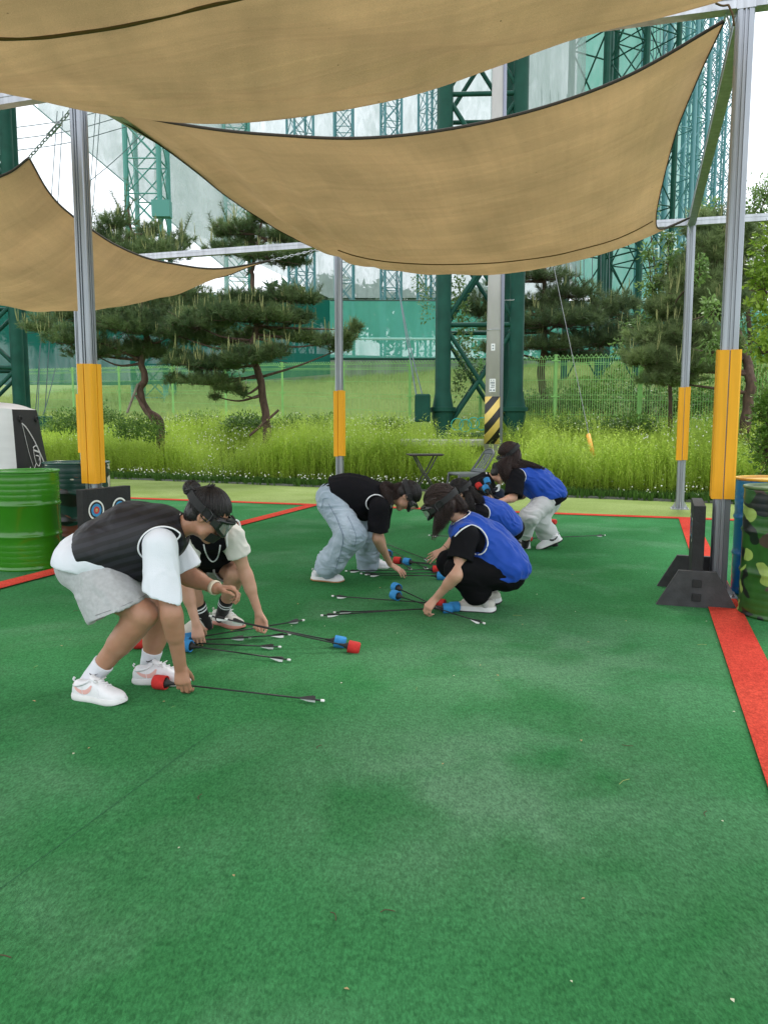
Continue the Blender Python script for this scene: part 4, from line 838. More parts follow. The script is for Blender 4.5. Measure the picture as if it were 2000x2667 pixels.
# ------------------------------------------------------------------ pines
m_bark = mat('pine_bark', srgb(84, 66, 56), .95, var=.45, vscale=16, bump=1., bscale=26, stretch=(1, 1, .35)); m_needle = leaf_mat('pine_needles', (.058, .105, .045), (.19, .265, .095), .35, .5, (.36, .38, .16))
m_needle2 = leaf_mat('pine_needles_dark', (.055, .095, .045), (.175, .24, .095), .35, .5, (.32, .34, .15)); m_needle3 = leaf_mat('pine_needles_soft', (.095, .145, .06), (.27, .35, .13), .4, .5, (.40, .45, .20)); m_twig = mat('twig', srgb(88, 70, 54), .9)
def pine(name, label, trunk, tr, pads, nt, nl=.13, seed=1, candles=.06, m=m_needle, group='pine trees', tufts=34, sparse=()):
    r = np.random.default_rng(seed); trunk = [P(*q) for q in trunk]; t0 = trunk[0].copy(); t0[2] = float(hz(t0[0], t0[1]))-.15
    root = thing(name, label, 'tree', (t0[0], t0[1], t0[2]+.15), 0, group); c = cr([t0]+trunk, 8)
    c += .012*np.stack([np.sin(np.arange(len(c))*.9), np.cos(np.arange(len(c))*.7), 0*np.arange(len(c))], 1)
    b = MB(); b.tube(c, np.interp(np.linspace(0, 1, len(c)), [0, .06, .5, 1], [tr*1.35, tr, tr*.72, tr*.22]), 12); wpart(b, 'trunk', m_bark, root, smooth=True)
    tot = sum(p[3]*p[4] for p in pads); CT = []; DR = []; bb = MB()
    for (u, v, Y, ru, rv) in pads:
        cc = P(u, v, Y); kx = Y/FPX; R_ = np.array([ru*kx, ru*kx*.75, rv*kx*1.06]); low = cc-[0, 0, R_[2]*.45]
        zc = c[:, 2]; cand = np.where(zc < low[2]+.15)[0]; cand = cand if len(cand) else np.arange(3); j = cand[np.argmin(np.linalg.norm(c[cand]-low, axis=1))]
        if np.linalg.norm(c[j]-low) > .15:
            mid = (c[j]+low)/2+[0, 0, -.06+.1*r.normal()]+r.normal(0, .05, 3); bb.tube(cr([c[j], mid, low], 5), np.linspace(tr*.34, tr*.10, 11), 6)
        n = max(8, int(1.05*nt*ru*rv/tot)); nb = max(4, n//10)
        tips = low+(r.normal(0, .42, (nb, 3)))*R_+[0, 0, R_[2]*.15]
        for tp in tips:
            bb.tube([low, (low+tp)/2-[0, 0, .03], tp], [tr*.09, tr*.06, .005], 4, cap=False)
        q = r.normal(0, 1, (n, 3)); q /= np.linalg.norm(q, axis=1)[:, None]; q *= r.random(n)[:, None]**.36; q[:, 2] = np.where(q[:, 2] < -.35, q[:, 2]*.45, q[:, 2])
        lump = 1+.35*vnoise(q*2.2+seed+u*.01, 3)
        pos = cc+q*R_*lump[:, None]; CT.append(pos); d = q*[1, 1, .8]+[0, 0, .75]+r.normal(0, .35, (n, 3)); DR.append(d/np.linalg.norm(d, axis=1)[:, None])
        for i in np.where(r.random(n) < .35)[0]: bb.tube([pos[i]-DR[-1][i]*.14+r.normal(0, .03, 3), pos[i]], [.006, .004], 3, cap=False)
    wpart(bb, 'branches', m_bark, root, smooth=True)
    C_ = np.vstack(CT); D_ = np.vstack(DR); n = len(C_); K = tufts
    th = r.uniform(.25, 1.15, (n, K)); ph = r.uniform(0, 6.283, (n, K)); a = np.cross(D_, [0.3, .8, .1]); a /= np.linalg.norm(a, axis=1)[:, None]; b2 = np.cross(D_, a)
    nd = np.cos(th)[..., None]*D_[:, None]+np.sin(th)[..., None]*(np.cos(ph)[..., None]*a[:, None]+np.sin(ph)[..., None]*b2[:, None])
    L_ = nl*1.22*r.uniform(.6, 1.15, (n, K, 1)); base = C_[:, None]-D_[:, None]*r.uniform(0, .13, (n, K, 1)); tip = base+nd*L_; tip[..., 2] -= .01
    sd_ = np.cross(nd, r.normal(0, 1, (n, K, 3))); sd_ /= np.linalg.norm(sd_, axis=2)[..., None]; sd_ *= .0052
    V = np.stack([base-sd_, base+sd_, tip], 2).reshape(-1, 3); F = np.arange(len(V)).reshape(-1, 3)
    zt = (C_[:, 2]-C_[:, 2].min())/(np.ptp(C_[:, 2])+.1); tn = np.clip(.34+.30*vnoise(C_*2.3, seed)+r.uniform(-.14, .14, n), 0, .85); T = np.repeat(tn, K*3)
    wpart_f = fast('crown', V, F, m, T, root)
    # upright young shoots (candles)
    kq = np.where(r.random(n) < candles)[0]; cb = MB()
    for i in kq:
        p = C_[i]+D_[i]*.03; h = r.uniform(.14, .34)*(nl/.13)
        for e in range(r.integers(1, 4)):
            dx = r.normal(0, .03, 3); cb.tone = 1.; cb.tube([p+dx*.3, p+dx+[0, 0, h*.5], p+dx*1.3+[0, 0, h]], [.007, .008, .003], 4, cap=False)
    for (u0, v0, u1, v1, Y) in sparse:
        a0, a1 = P(u0, v0, Y), P(u1, v1, Y); cb.tone = .5; cb.tube([a0, (a0+a1)/2+[.02, 0, 0], a1], [.018, .012, .005], 5, cap=False)
        for t in np.linspace(.15, 1, 9):
            q0 = a0+(a1-a0)*t
            for e in range(10):
                d = r.normal(0, 1, 3); d[2] = abs(d[2])*.6+.35; d = d/np.linalg.norm(d)*nl*.8; cb.tone = r.uniform(.1, .5); cb.tube([q0, q0+d], [.004, .0015], 3, cap=False)
    if cb.n: wpart(cb, 'shoots', m_needle, root, tone=True)
    return root
YA, YB = 19.5, 18.6
A_p = [(300, 575, YA, 55, 26), (270, 615, YA+.5, 70, 30), (345, 640, YA, 105, 34), (420, 655, YA-.4, 80, 28), (470, 625, YA+.4, 45, 18), (400, 600, YA+.4, 40, 22),
       (110, 845, YA-.5, 62, 26), (190, 875, YA-.8, 90, 30), (215, 815, YA+.3, 100, 38), (300, 790, YA+.6, 90, 34), (330, 840, YA-.6, 110, 45), (400, 800, YA+.4, 100, 40), (450, 850, YA-.3, 90, 45), (250, 915, YA-.4, 80, 24), (330, 905, YA+.4, 90, 28), (410, 915, YA+.2, 80, 26), (520, 790, YA+.9, 80, 30), (180, 780, YA+1, 90, 28), (440, 760, YA+1, 110, 28)]
pine('pine_tree', 'bushy pine with a curved trunk at the left, propped by two stakes', [(417, 1105, YA), (383, 1069, YA), (365, 1018, YA), (379, 985, YA), (370, 947, YA), (384, 870, YA), (372, 790, YA), (360, 700, YA), (345, 610, YA), (333, 545, YA)], .105, A_p, 3300, .15, 3, .07,
     sparse=[(318, 600, 332, 470, YA), (318, 560, 290, 500, YA), (322, 560, 350, 520, YA), (262, 600, 240, 540, YA), (470, 620, 498, 560, YA), (440, 640, 470, 590, YA)])
B_p = [(690, 560, YB, 50, 24), (625, 590, YB, 62, 24), (575, 600, YB+.3, 35, 20), (580, 645, YB-.2, 62, 20), (640, 625, YB+.3, 50, 18), (730, 610, YB, 66, 28), (700, 660, YB-.3, 90, 22), (780, 645, YB, 50, 24), (750, 680, YB+.3, 60, 14),
       (640, 775, YB-.2, 80, 26), (740, 770, YB, 80, 28), (800, 775, YB, 46, 20), (600, 815, YB-.5, 100, 30), (700, 820, YB-.4, 95, 32), (520, 835, YB-.2, 90, 34), (460, 860, YB, 62, 28), (770, 825, YB+.3, 60, 24),
       (560, 880, YB+.5, 100, 24), (680, 865, YB+.5, 90, 22), (790, 875, YB, 60, 20), (850, 885, YB-.1, 56, 18), (900, 875, YB-.2, 32, 20), (925, 850, YB-.2, 20, 20), (880, 905, YB, 40, 14),
       (480, 935, YB-.3, 62, 24), (560, 945, YB-.5, 76, 28), (640, 925, YB-.8, 80, 30), (700, 915, YB-.8, 62, 26), (540, 985, YB-.5, 84, 18), (460, 985, YB-.2, 42, 14), (600, 1008, YB-.4, 50, 11), (630, 1022, YB-.4, 26, 8), (560, 1030, YB-.3, 20, 7)]
pine('pine_tree', 'layered pine with a leaning brown trunk left of the middle post', [(695, 1123, YB), (691, 1074, YB), (677, 983, YB), (666, 950, YB), (659, 893, YB), (668, 857, YB), (664, 800, YB), (657, 721, YB), (659, 694, YB), (674, 617, YB), (684, 560, YB)], .10, B_p, 3900, .14, 5, .065,
     sparse=[(600, 600, 575, 530, YB), (560, 620, 545, 560, YB), (820, 780, 838, 745, YB), (640, 720, 655, 700, YB)])
YC = 24.
C_p = [(1400, 715, YC, 110, 22), (1310, 735, YC+.4, 50, 24), (1480, 760, YC, 90, 26), (1380, 790, YC+.3, 110, 24), (1450, 830, YC-.4, 150, 32), (1330, 850, YC, 90, 30), (1250, 800, YC+.5, 50, 40), (1540, 810, YC+.4, 90, 34), (1600, 790, YC+.7, 70, 30), (1560, 880, YC, 100, 36), (1420, 895, YC-.4, 120, 24), (1640, 860, YC+.6, 80, 40), (1300, 905, YC, 60, 20), (1500, 925, YC, 90, 18)]
pine('pine_tree', 'dark broad pine behind the fence, right of the striped pole', [(1412, 1100, YC), (1418, 1040, YC), (1408, 980, YC), (1417, 900, YC), (1416, 800, YC), (1418, 700, YC), (1420, 660, YC)], .15, C_p, 3600, .17, 7, .04, m_needle2)
YD = 15.6
D_p = [(1850, 660, YD+1, 70, 50), (1920, 640, YD+1.2, 70, 60), (1820, 740, YD+.8, 80, 44), (1760, 800, YD+.8, 80, 40), (1870, 800, YD+.5, 90, 50), (1720, 880, YD+.5, 90, 34), (1800, 880, YD+.3, 100, 40), (1700, 930, YD+.2, 90, 30), (1790, 950, YD, 110, 34), (1870, 900, YD, 70, 44), (1740, 985, YD, 90, 20), (1830, 720, YD+1.4, 110, 60), (1840, 590, YD+1.4, 60, 40), (1930, 760, YD+1, 70, 70)]
pine('pine_tree', 'big soft pine at the right, between the two right hand posts', [(1938, 1130, YD), (1946, 1060, YD), (1953, 990, YD), (1940, 930, YD+.3), (1915, 850, YD+.6), (1890, 760, YD+.9), (1870, 660, YD+1.2), (1850, 560, YD+1.3)], .12, D_p, 5600, .15, 9, .03, m_needle3,
     sparse=[(1905, 600, 1902, 480, YD+1.2), (1880, 590, 1878, 540, YD+1.2), (1925, 600, 1928, 520, YD+1.2)])
# stakes propping the left pines
for (a, c, lb) in (((360, 1000, YA-.1), (332, 1075, YA-.3), 'left wooden stake of the pair propping the curved pine'), ((355, 1030, YA-.2), (405, 1110, YA-.5), 'right wooden stake of the pair propping the curved pine'), ((726, 1068, YB-.2), (650, 1135, YB-.5), 'wooden stake leaning on the trunk of the layered pine'), ((1888, 1085, YD-.3), (1862, 1118, YD-.4), 'pale wooden stake beside the big right hand pine')):
    b = MB(); b.tube([P(*a), P(*c)], .03, 7); tag(b.build('wooden_stake', mat('grey_wood', srgb(128, 118, 106), .9, var=.3, vscale=8) if lb[:4] == 'left' else m_bark), lb, 'stake', 'tree stakes')
# ------------------------------------------------------------------ broadleaf bushes
m_lf = leaf_mat('bush_leaf', (.05, .125, .02), (.19, .33, .05), .3, .4); m_lf2 = leaf_mat('lime_leaf', (.12, .22, .03), (.34, .48, .06), .4, .4); m_lfd = leaf_mat('dark_leaf', (.07, .14, .045), (.22, .33, .10), .3, .4); m_cherry = leaf_mat('cherry_leaf', (.10, .19, .05), (.26, .40, .12), .35, .35)
def bush(name, label, blobs, n, size, m, seed=1, trunk=None, asp=.5, droop=.1, cat='bush', group=None, tw=.3, base=None):
    r = np.random.default_rng(seed); bl = [(P(u, v, Y), np.array([ru, ru*.8, rv])*Y/FPX) for (u, v, Y, ru, rv) in blobs]; wt = np.array([q[1][0]*q[1][2] for q in bl]); wt /= wt.sum()
    x0, y0 = (bl[-1][0][0], bl[-1][0][1]) if base is None else base; g = float(hz(x0, y0)); root = thing(name, label, cat, (x0, y0, g), 0, group)
    b = MB(); fork = np.array([x0, y0, g]) if trunk is None else P(*trunk[-1])
    if trunk is not None:
        t0 = P(*trunk[0]); t0[2] = float(hz(t0[0], t0[1]))-.1; b.tube(cr([t0]+[P(*q) for q in trunk[0:]], 5), np.linspace(tw*.2, tw*.08, 5*len(trunk)+1), 8)
    C_ = []; D_ = []
    for (cc, R_), wq in zip(bl, wt):
        k = max(3, int(n*wq)); low = cc-[0, 0, R_[2]*.5]; b.tube(cr([fork, (fork+low)/2+r.normal(0, .08, 3), low], 4), np.linspace(tw*.07, tw*.04, 9), 5)
        nb = max(3, k//45)
        for e in range(nb): tp = cc+r.normal(0, .5, 3)*R_; b.tube([low, (low+tp)/2+r.normal(0, .03, 3), tp], [tw*.03, tw*.02, .003], 4, cap=False)
        q = r.normal(0, 1, (k, 3)); q /= np.linalg.norm(q, axis=1)[:, None]; q *= r.random(k)[:, None]**.45; q *= (1+.45*vnoise(q*2.6+cc, 5))[:, None]; C_.append(cc+q*R_); D_.append(q)
    if tw > .21: wpart(b, 'stems', m_bark, root, smooth=True)
    C_ = np.vstack(C_); D_ = np.vstack(D_); k = len(C_); d = D_+r.normal(0, .8, (k, 3)); d[:, 2] -= droop; d /= np.linalg.norm(d, axis=1)[:, None]
    s = np.cross(d, r.normal(0, .5, (k, 3))+[0, 0, 1.]); s /= np.linalg.norm(s, axis=1)[:, None]; L_ = size*r.uniform(.6, 1.25, (k, 1)); nn = np.cross(d, s)
    V = np.stack([C_, C_+d*L_*.45-s*L_*asp/2+nn*L_*.08, C_+d*L_-nn*L_*.1, C_+d*L_*.45+s*L_*asp/2+nn*L_*.08], 1).reshape(-1, 3); F = np.arange(len(V)).reshape(-1, 4)
    tn = np.clip(.45+.35*vnoise(C_*1.9, seed)+r.uniform(-.2, .25, k), 0, 1); fast('foliage', V, F, m, np.repeat(tn, 4), root); return root
bush('cherry_tree', 'young leafy broadleaf tree in front of the receding towers', [(1750, 680, 17, 40, 36), (1700, 740, 17, 36, 40), (1660, 850, 16.8, 34, 26), (1710, 810, 17, 44, 44), (1780, 790, 17.3, 50, 60), (1620, 900, 16.8, 22, 24), (1740, 620, 17.5, 24, 26), (1690, 660, 17.2, 22, 26), (1745, 890, 17, 50, 40), (1690, 560, 17.4, 18, 30), (1820, 700, 14.8, 26, 44), (1860, 900, 14.6, 34, 40), (1850, 800, 14.7, 30, 36)], 3600, .11, m_cherry, 3, [(1745, 1080, 17), (1742, 960, 17), (1735, 860, 17)], .45, .6, 'tree', 'broadleaf trees', .3)
bush('maple_tree', 'lime green leafy tree at the right edge above the barrels', [(1990, 720, 11.5, 46, 60), (2040, 640, 11.7, 80, 80), (2010, 830, 11.2, 46, 40), (1985, 900, 11, 40, 40), (2060, 900, 11.3, 80, 90), (1975, 790, 11.4, 30, 20)], 3600, .085, m_lf2, 5, [(2080, 1200, 11.5), (2070, 1000, 11.5), (2060, 850, 11.5)], .6, .4, 'tree', 'broadleaf trees', .35)
bush('leafy_shrub', 'dense dark green shrub at the right edge behind the barrels', [(1995, 1070, 10.6, 38, 50), (2040, 1040, 10.8, 70, 80), (2000, 1160, 10.6, 50, 70), (2050, 1180, 10.9, 80, 90)], 5200, .075, m_lf, 7, None, .42, .1, 'shrub', 'shrubs and bushes')
bush('leafy_tree', 'airy leafy tree crown rising behind the right hand post', [(1850, 560, 21, 40, 40), (1900, 620, 21, 60, 60), (1960, 560, 21, 60, 80), (1990, 500, 21, 30, 40), (1860, 650, 21, 70, 50), (2020, 640, 21, 90, 90), (1900, 760, 21, 50, 60), (1960, 860, 21, 40, 60)], 6500, .12, m_cherry, 8, [(1960, 1080, 21), (1950, 850, 21), (1930, 700, 21)], .4, .5, 'tree', 'broadleaf trees', .5)
hb = [(1480, 1040, 23, 70, 44, 'dark leafy bush behind the fence below the broad pine'), (1570, 1020, 22, 80, 60, 'round bush behind the fence, left of the tall fence post'), (1690, 1030, 20.5, 90, 60, 'tangled bush behind the fence, right of the tall fence post'), (1800, 1040, 19.5, 80, 60, 'bush behind the fence near the far right post'), (1890, 1060, 19, 70, 60, 'bush behind the fence just left of the nearest right post'), (1990, 1000, 18, 80, 110, 'bush deep in the shade at the right edge'), (1400, 1050, 24, 50, 30, 'low bush at the foot of the broad pine')]
for i, (u, v, Y, ru, rv, lb) in enumerate(hb): bush('bush', lb, [(u-ru*.4, v, Y, ru*.7, rv), (u+ru*.4, v-6, Y+.4, ru*.7, rv*1.1), (u, v+rv*.5, Y-.2, ru, rv*.8)], 1900, .10, m_lf if i % 2 else m_lfd, 30+i, None, .5, .2, 'bush', 'shrubs and bushes')
bush('climbing_vine', 'leafy vine growing up inside the nearest green tower', [(1190, 740, 19, 22, 40), (1200, 800, 19, 24, 44), (1205, 860, 19, 24, 44), (1215, 920, 19, 32, 44), (1225, 970, 19, 40, 30), (1195, 1000, 19, 20, 40)], 1300, .085, m_lfd, 12, None, .6, .2, 'vine', None, .2)
bush('climbing_vine', 'thin reddish vine left of the nearest green tower leg', [(1100, 750, 19, 26, 30), (1110, 800, 19, 20, 40), (1090, 730, 19, 18, 16)], 230, .07, m_lfd, 13, None, .6, .2, 'vine', None, .12, base=(1.6, 19))
for i, (u, v, Y, ru, rv, lb) in enumerate(((640, 1075, 20.5, 60, 22, 'weedy bush left of the layered pine foot'), (850, 1078, 21, 60, 22, 'weedy bush in front of the fence right of the middle post'), (180, 1075, 20, 60, 30, 'weedy bush right of the bunker'), (1010, 1085, 20, 60, 18, 'weedy bush left of the green switch box'), (1480, 1085, 17.6, 70, 22, 'weedy bush in front of the fence right of the striped pole'), (1640, 1082, 16.8, 70, 24, 'weedy bush in front of the fence behind the guy wire'), (360, 1090, 18.6, 66, 34, 'dark weedy bush around the foot of the curved pine'), (250, 1060, 21, 70, 30, 'low grey green bush left of the curved pine'), (760, 1085, 21, 50, 26, 'small bush right of the layered pine'), (520, 1070, 23, 70, 20, 'low weedy bush between the two left pines'))):
    bush('bush', lb, [(u, v+20, Y, ru, rv), (u-ru*.5, v+28, Y+.3, ru*.6, rv*.8), (u+ru*.5, v+30, Y-.2, ru*.7, rv*.8)], 1500, .085, m_weed, 50+i, None, .4, .2, 'bush', 'shrubs and bushes', tw=.2)
# far woods beyond the range
r = np.random.default_rng(77); C_ = []
for i in range(420):
    u = r.uniform(-200, 2100); Y = r.uniform(96, 112); top = 770+18*math.sin(u*.013)+10*math.sin(u*.05)+(60 if u > 1250 else 0); C_.append((P(u, top+r.uniform(0, 90), Y), r.uniform(1.2, 2.6)))
V = []; T = []
for c, R_ in C_:
    k = 60; q = r.normal(0, 1, (k, 3)); q /= np.linalg.norm(q, axis=1)[:, None]; q = c+q*R_*r.uniform(.5, 1.05, (k, 1)); d = r.normal(0, .5, (k, 3, 3)); V.append(q[:, None]+d*.8); T.append(np.full(k*3, r.uniform(.1, .9)))
V = np.concatenate(V).reshape(-1, 3); tag(fast('far_woods', V, np.arange(len(V)).reshape(-1, 3), leaf_mat('far_foliage', (.05, .11, .06), (.10, .19, .10), .1), np.concatenate(T)), kind='stuff')
# ================================================================== signed distance sculpting
class Vol:
    def __init__(s, lo, hi, h):
        s.lo = np.asarray(lo, float); s.h = h; s.n = np.ceil((np.asarray(hi)-s.lo)/h).astype(int)+1; s.f = np.full(s.n, 1., np.float32)
    def sub(s, lo, hi):
        a = np.clip(np.floor((np.asarray(lo)-s.lo)/s.h).astype(int), 0, s.n-1); b = np.clip(np.ceil((np.asarray(hi)-s.lo)/s.h).astype(int)+1, 1, s.n)
        g = [s.lo[i]+s.h*np.arange(a[i], b[i]) for i in range(3)]; sl = tuple(slice(a[i], b[i]) for i in range(3))
        return sl, (g[0][:, None, None], g[1][None, :, None], g[2][None, None, :])
    def put(s, sl, d, k):
        f = s.f[sl]; d = d.astype(np.float32)
        if k > 0: hh = np.maximum(k-np.abs(f-d), 0)/k; s.f[sl] = np.minimum(f, d)-hh*hh*k*.25
        else: s.f[sl] = np.minimum(f, d)
    def cut(s, lo, hi, fn, k=0.):           # keep where fn<0
        sl, X = s.sub(lo, hi); s.f[sl] = np.maximum(s.f[sl], fn(X).astype(np.float32))
    def sample(s, p):
        q = (np.atleast_2d(p)-s.lo)/s.h; i = np.clip(np.floor(q).astype(int), 0, s.n-2); t = np.clip(q-i, 0, 1); r = 0
        for dx in (0, 1):
            for dy in (0, 1):
                for dz in (0, 1):
                    w_ = (t[:, 0] if dx else 1-t[:, 0])*(t[:, 1] if dy else 1-t[:, 1])*(t[:, 2] if dz else 1-t[:, 2]); r = r+w_*s.f[i[:, 0]+dx, i[:, 1]+dy, i[:, 2]+dz]
        return r
def dplane(X, p, n): return (X[0]-p[0])*n[0]+(X[1]-p[1])*n[1]+(X[2]-p[2])*n[2]
def dsph(X, c, r): return np.sqrt((X[0]-c[0])**2+(X[1]-c[1])**2+(X[2]-c[2])**2)-r
def cone(v, a, b, ra, rb, k=.02, cuts=(), neg=False):
    a, b = np.asarray(a, float), np.asarray(b, float); R = max(ra, rb)+k+v.h*2; sl, X = v.sub(np.minimum(a, b)-R, np.maximum(a, b)+R)
    ab = b-a; L2 = max(1e-9, (ab**2).sum()); t = np.clip(dplane(X, a, ab)/L2, 0, 1)
    d = np.sqrt((X[0]-a[0]-t*ab[0])**2+(X[1]-a[1]-t*ab[1])**2+(X[2]-a[2]-t*ab[2])**2)-(ra+(rb-ra)*t)
    for p, n in cuts: d = np.maximum(d, dplane(X, p, n))
    if neg: v.f[sl] = np.maximum(v.f[sl], -d.astype(np.float32))
    else: v.put(sl, d, k)
def ecap(v, a, b, side, ra, rb, k=.03, cuts=(), neg=False):        # elliptical capsule, radii (side, front)
    a, b = np.asarray(a, float), np.asarray(b, float); ab = b-a; L = np.linalg.norm(ab)+1e-9; w_ = ab/L; s_ = np.asarray(side, float); s_ = unit(s_-w_*np.dot(s_, w_)); f_ = np.cross(w_, s_)
    R = max(*ra, *rb)+k+v.h*2; sl, X = v.sub(np.minimum(a, b)-R, np.maximum(a, b)+R)
    z = dplane(X, a, w_); t = np.clip(z/L, 0, 1); ex = z-t*L; ds = dplane(X, a, s_); df = dplane(X, a, f_); rs = ra[0]+(rb[0]-ra[0])*t; rf = ra[1]+(rb[1]-ra[1])*t; rm = np.minimum(rs, rf)
    k0 = np.sqrt((ds/rs)**2+(df/rf)**2+(ex/rm)**2); k1 = np.sqrt((ds/rs**2)**2+(df/rf**2)**2+(ex/rm**2)**2); d = k0*(k0-1)/np.maximum(k1, 1e-6)
    d = np.where(k0 < .3, -rm*.7, d)
    for p, n in cuts: d = np.maximum(d, dplane(X, p, n))
    if neg: v.f[sl] = np.maximum(v.f[sl], -d.astype(np.float32))
    else: v.put(sl, d, k)
def ell(v, c, M, r, k=.02, neg=False, cuts=()):                      # M columns = axes
    c = np.asarray(c, float); R = max(r)+k+v.h*2; sl, X = v.sub(c-R, c+R); q = [dplane(X, c, M[:, i]) for i in range(3)]
    k0 = np.sqrt(sum((q[i]/r[i])**2 for i in range(3))); k1 = np.sqrt(sum((q[i]/r[i]**2)**2 for i in range(3))); d = np.where(k0 < .2, -min(r)*.8, k0*(k0-1)/np.maximum(k1, 1e-6))
    for p, n in cuts: d = np.maximum(d, dplane(X, p, n))
    if neg: v.f[sl] = np.maximum(v.f[sl], -d.astype(np.float32))
    else: v.put(sl, d, k)
def nets(v):
    F = v.f; F = F.copy(); F[0] = F[-1] = 1; F[:, 0] = F[:, -1] = 1; F[:, :, 0] = F[:, :, -1] = 1
    s = F < 0; c = [s[dx:s.shape[0]-1+dx, dy:s.shape[1]-1+dy, dz:s.shape[2]-1+dz] for dx in (0, 1) for dy in (0, 1) for dz in (0, 1)]
    an = c[0].copy(); al = c[0].copy()
    for q in c[1:]: an |= q; al &= q
    act = an & ~al; I = np.argwhere(act); idx = np.full(act.shape, -1, np.int32); idx[act] = np.arange(len(I))
    co = np.array([(dx, dy, dz) for dx in (0, 1) for dy in (0, 1) for dz in (0, 1)]); val = np.stack([F[I[:, 0]+d[0], I[:, 1]+d[1], I[:, 2]+d[2]] for d in co], 1)
    acc = np.zeros((len(I), 3)); cnt = np.zeros(len(I))
    for i in range(8):
        for j in range(i+1, 8):
            if np.abs(co[i]-co[j]).sum() != 1: continue
            a, b = val[:, i], val[:, j]; m = (a < 0) != (b < 0); t = a[m]/(a[m]-b[m]); acc[m] += co[i]+t[:, None]*(co[j]-co[i]); cnt[m] += 1
    V = v.lo+v.h*(I+acc/cnt[:, None]); Q = []
    for ax_ in range(3):
        o = [0, 0, 0]; o[ax_] = 1; a = s[tuple(slice(0, s.shape[i]-o[i]) for i in range(3))]; b = s[tuple(slice(o[i], None) for i in range(3))]
        E = np.argwhere(a != b); E = E[(E[:, (ax_+1) % 3] > 0) & (E[:, (ax_+2) % 3] > 0)]; u, w_ = (ax_+1) % 3, (ax_+2) % 3
        def cell(du, dw): e = E.copy(); e[:, u] -= du; e[:, w_] -= dw; return idx[e[:, 0], e[:, 1], e[:, 2]]
        q = np.stack([cell(1, 1), cell(0, 1), cell(0, 0), cell(1, 0)], 1); fl = s[E[:, 0], E[:, 1], E[:, 2]]; q = np.where(fl[:, None], q, q[:, ::-1]); Q.append(q)
    Q = np.vstack(Q); Q = Q[(Q >= 0).all(1)]; return V, Q
def vnorm(V, Q):
    n = np.cross(V[Q[:, 2]]-V[Q[:, 0]], V[Q[:, 3]]-V[Q[:, 1]]); N_ = np.zeros_like(V)
    for i in range(4): np.add.at(N_, Q[:, i], n)
    return N_/np.maximum(np.linalg.norm(N_, axis=1)[:, None], 1e-9)
def relax(V, Q, it=1, lam=.5):
    for _ in range(it):
        A = np.zeros_like(V); c = np.zeros(len(V))
        for i in range(4):
            j = (i+1) % 4; np.add.at(A, Q[:, i], V[Q[:, j]]); np.add.at(A, Q[:, j], V[Q[:, i]]); np.add.at(c, Q[:, i], 1); np.add.at(c, Q[:, j], 1)
        V = V+(A/np.maximum(c, 1)[:, None]-V)*lam
    return V
def vbuild(v, name, m, parent, disp=None, it=1, mfn=None, mats=None):
    V, Q = nets(v); V = relax(V, Q, it, .5)
    if disp is not None: V = V+vnorm(V, Q)*disp(V)[:, None]; V = relax(V, Q, 1, .3)
    o = fast(name, V, Q, m, None, parent, True)
    if mfn is not None:
        for q in mats: o.data.materials.append(q)
        o.data.polygons.foreach_set('material_index', mfn(V[Q].mean(1)).astype(np.int32))
    return o
def folds(axis, amp=.006, f=18., seed=0, stretch=.22, extra=.35):
    a = unit(axis); b = unit(np.cross(a, [.31, .52, .79])); c = np.cross(a, b)
    def fn(V):
        w_ = .05*np.stack([vnoise(V*9+seed, 1), vnoise(V*9+seed, 2), vnoise(V*9+seed, 3)], 1); W = V+w_
        q = np.stack([W@a*f*stretch, W@b*f, W@c*f], 1); n = 1-np.abs(vnoise(q, seed))*2; n2 = 1-np.abs(vnoise(q*2.1+7, seed+5))*2
        return amp*((n-.3)*.8+n2*extra)+amp*.3*vnoise(V*6, seed+9)
    return fn
def ring_on(v, c, axis, r, n=48, start=.15, end=2.6, lift=.004):     # closed curve where a sphere about c meets the surface of v, seen from outside along axis
    axis = unit(axis); e1 = unit(np.cross(axis, [.2, .3, .93])); e2 = np.cross(axis, e1); out = []
    ph = np.linspace(start, end, 160)
    for th in np.linspace(0, 2*np.pi, n, endpoint=False):
        e = e1*math.cos(th)+e2*math.sin(th); pts = c+r*(np.cos(ph)[:, None]*axis+np.sin(ph)[:, None]*e); s = v.sample(pts); j = np.where(s < 0)[0]
        if len(j): out.append(pts[j[0]]+axis*lift)
    return np.array(out)
def trim(pts, rad, name, m, root, gap=.09):
    if len(pts) < 6: return
    k = np.array(pts); 
    for _ in range(2): k = (np.roll(k, 1, 0)+k*2+np.roll(k, -1, 0))/4
    k = np.vstack([k, k[:1]]); b = MB(); b.tube(cr(k, 3), rad, 6, cap=False); return wpart(b, name, m, root, smooth=True)
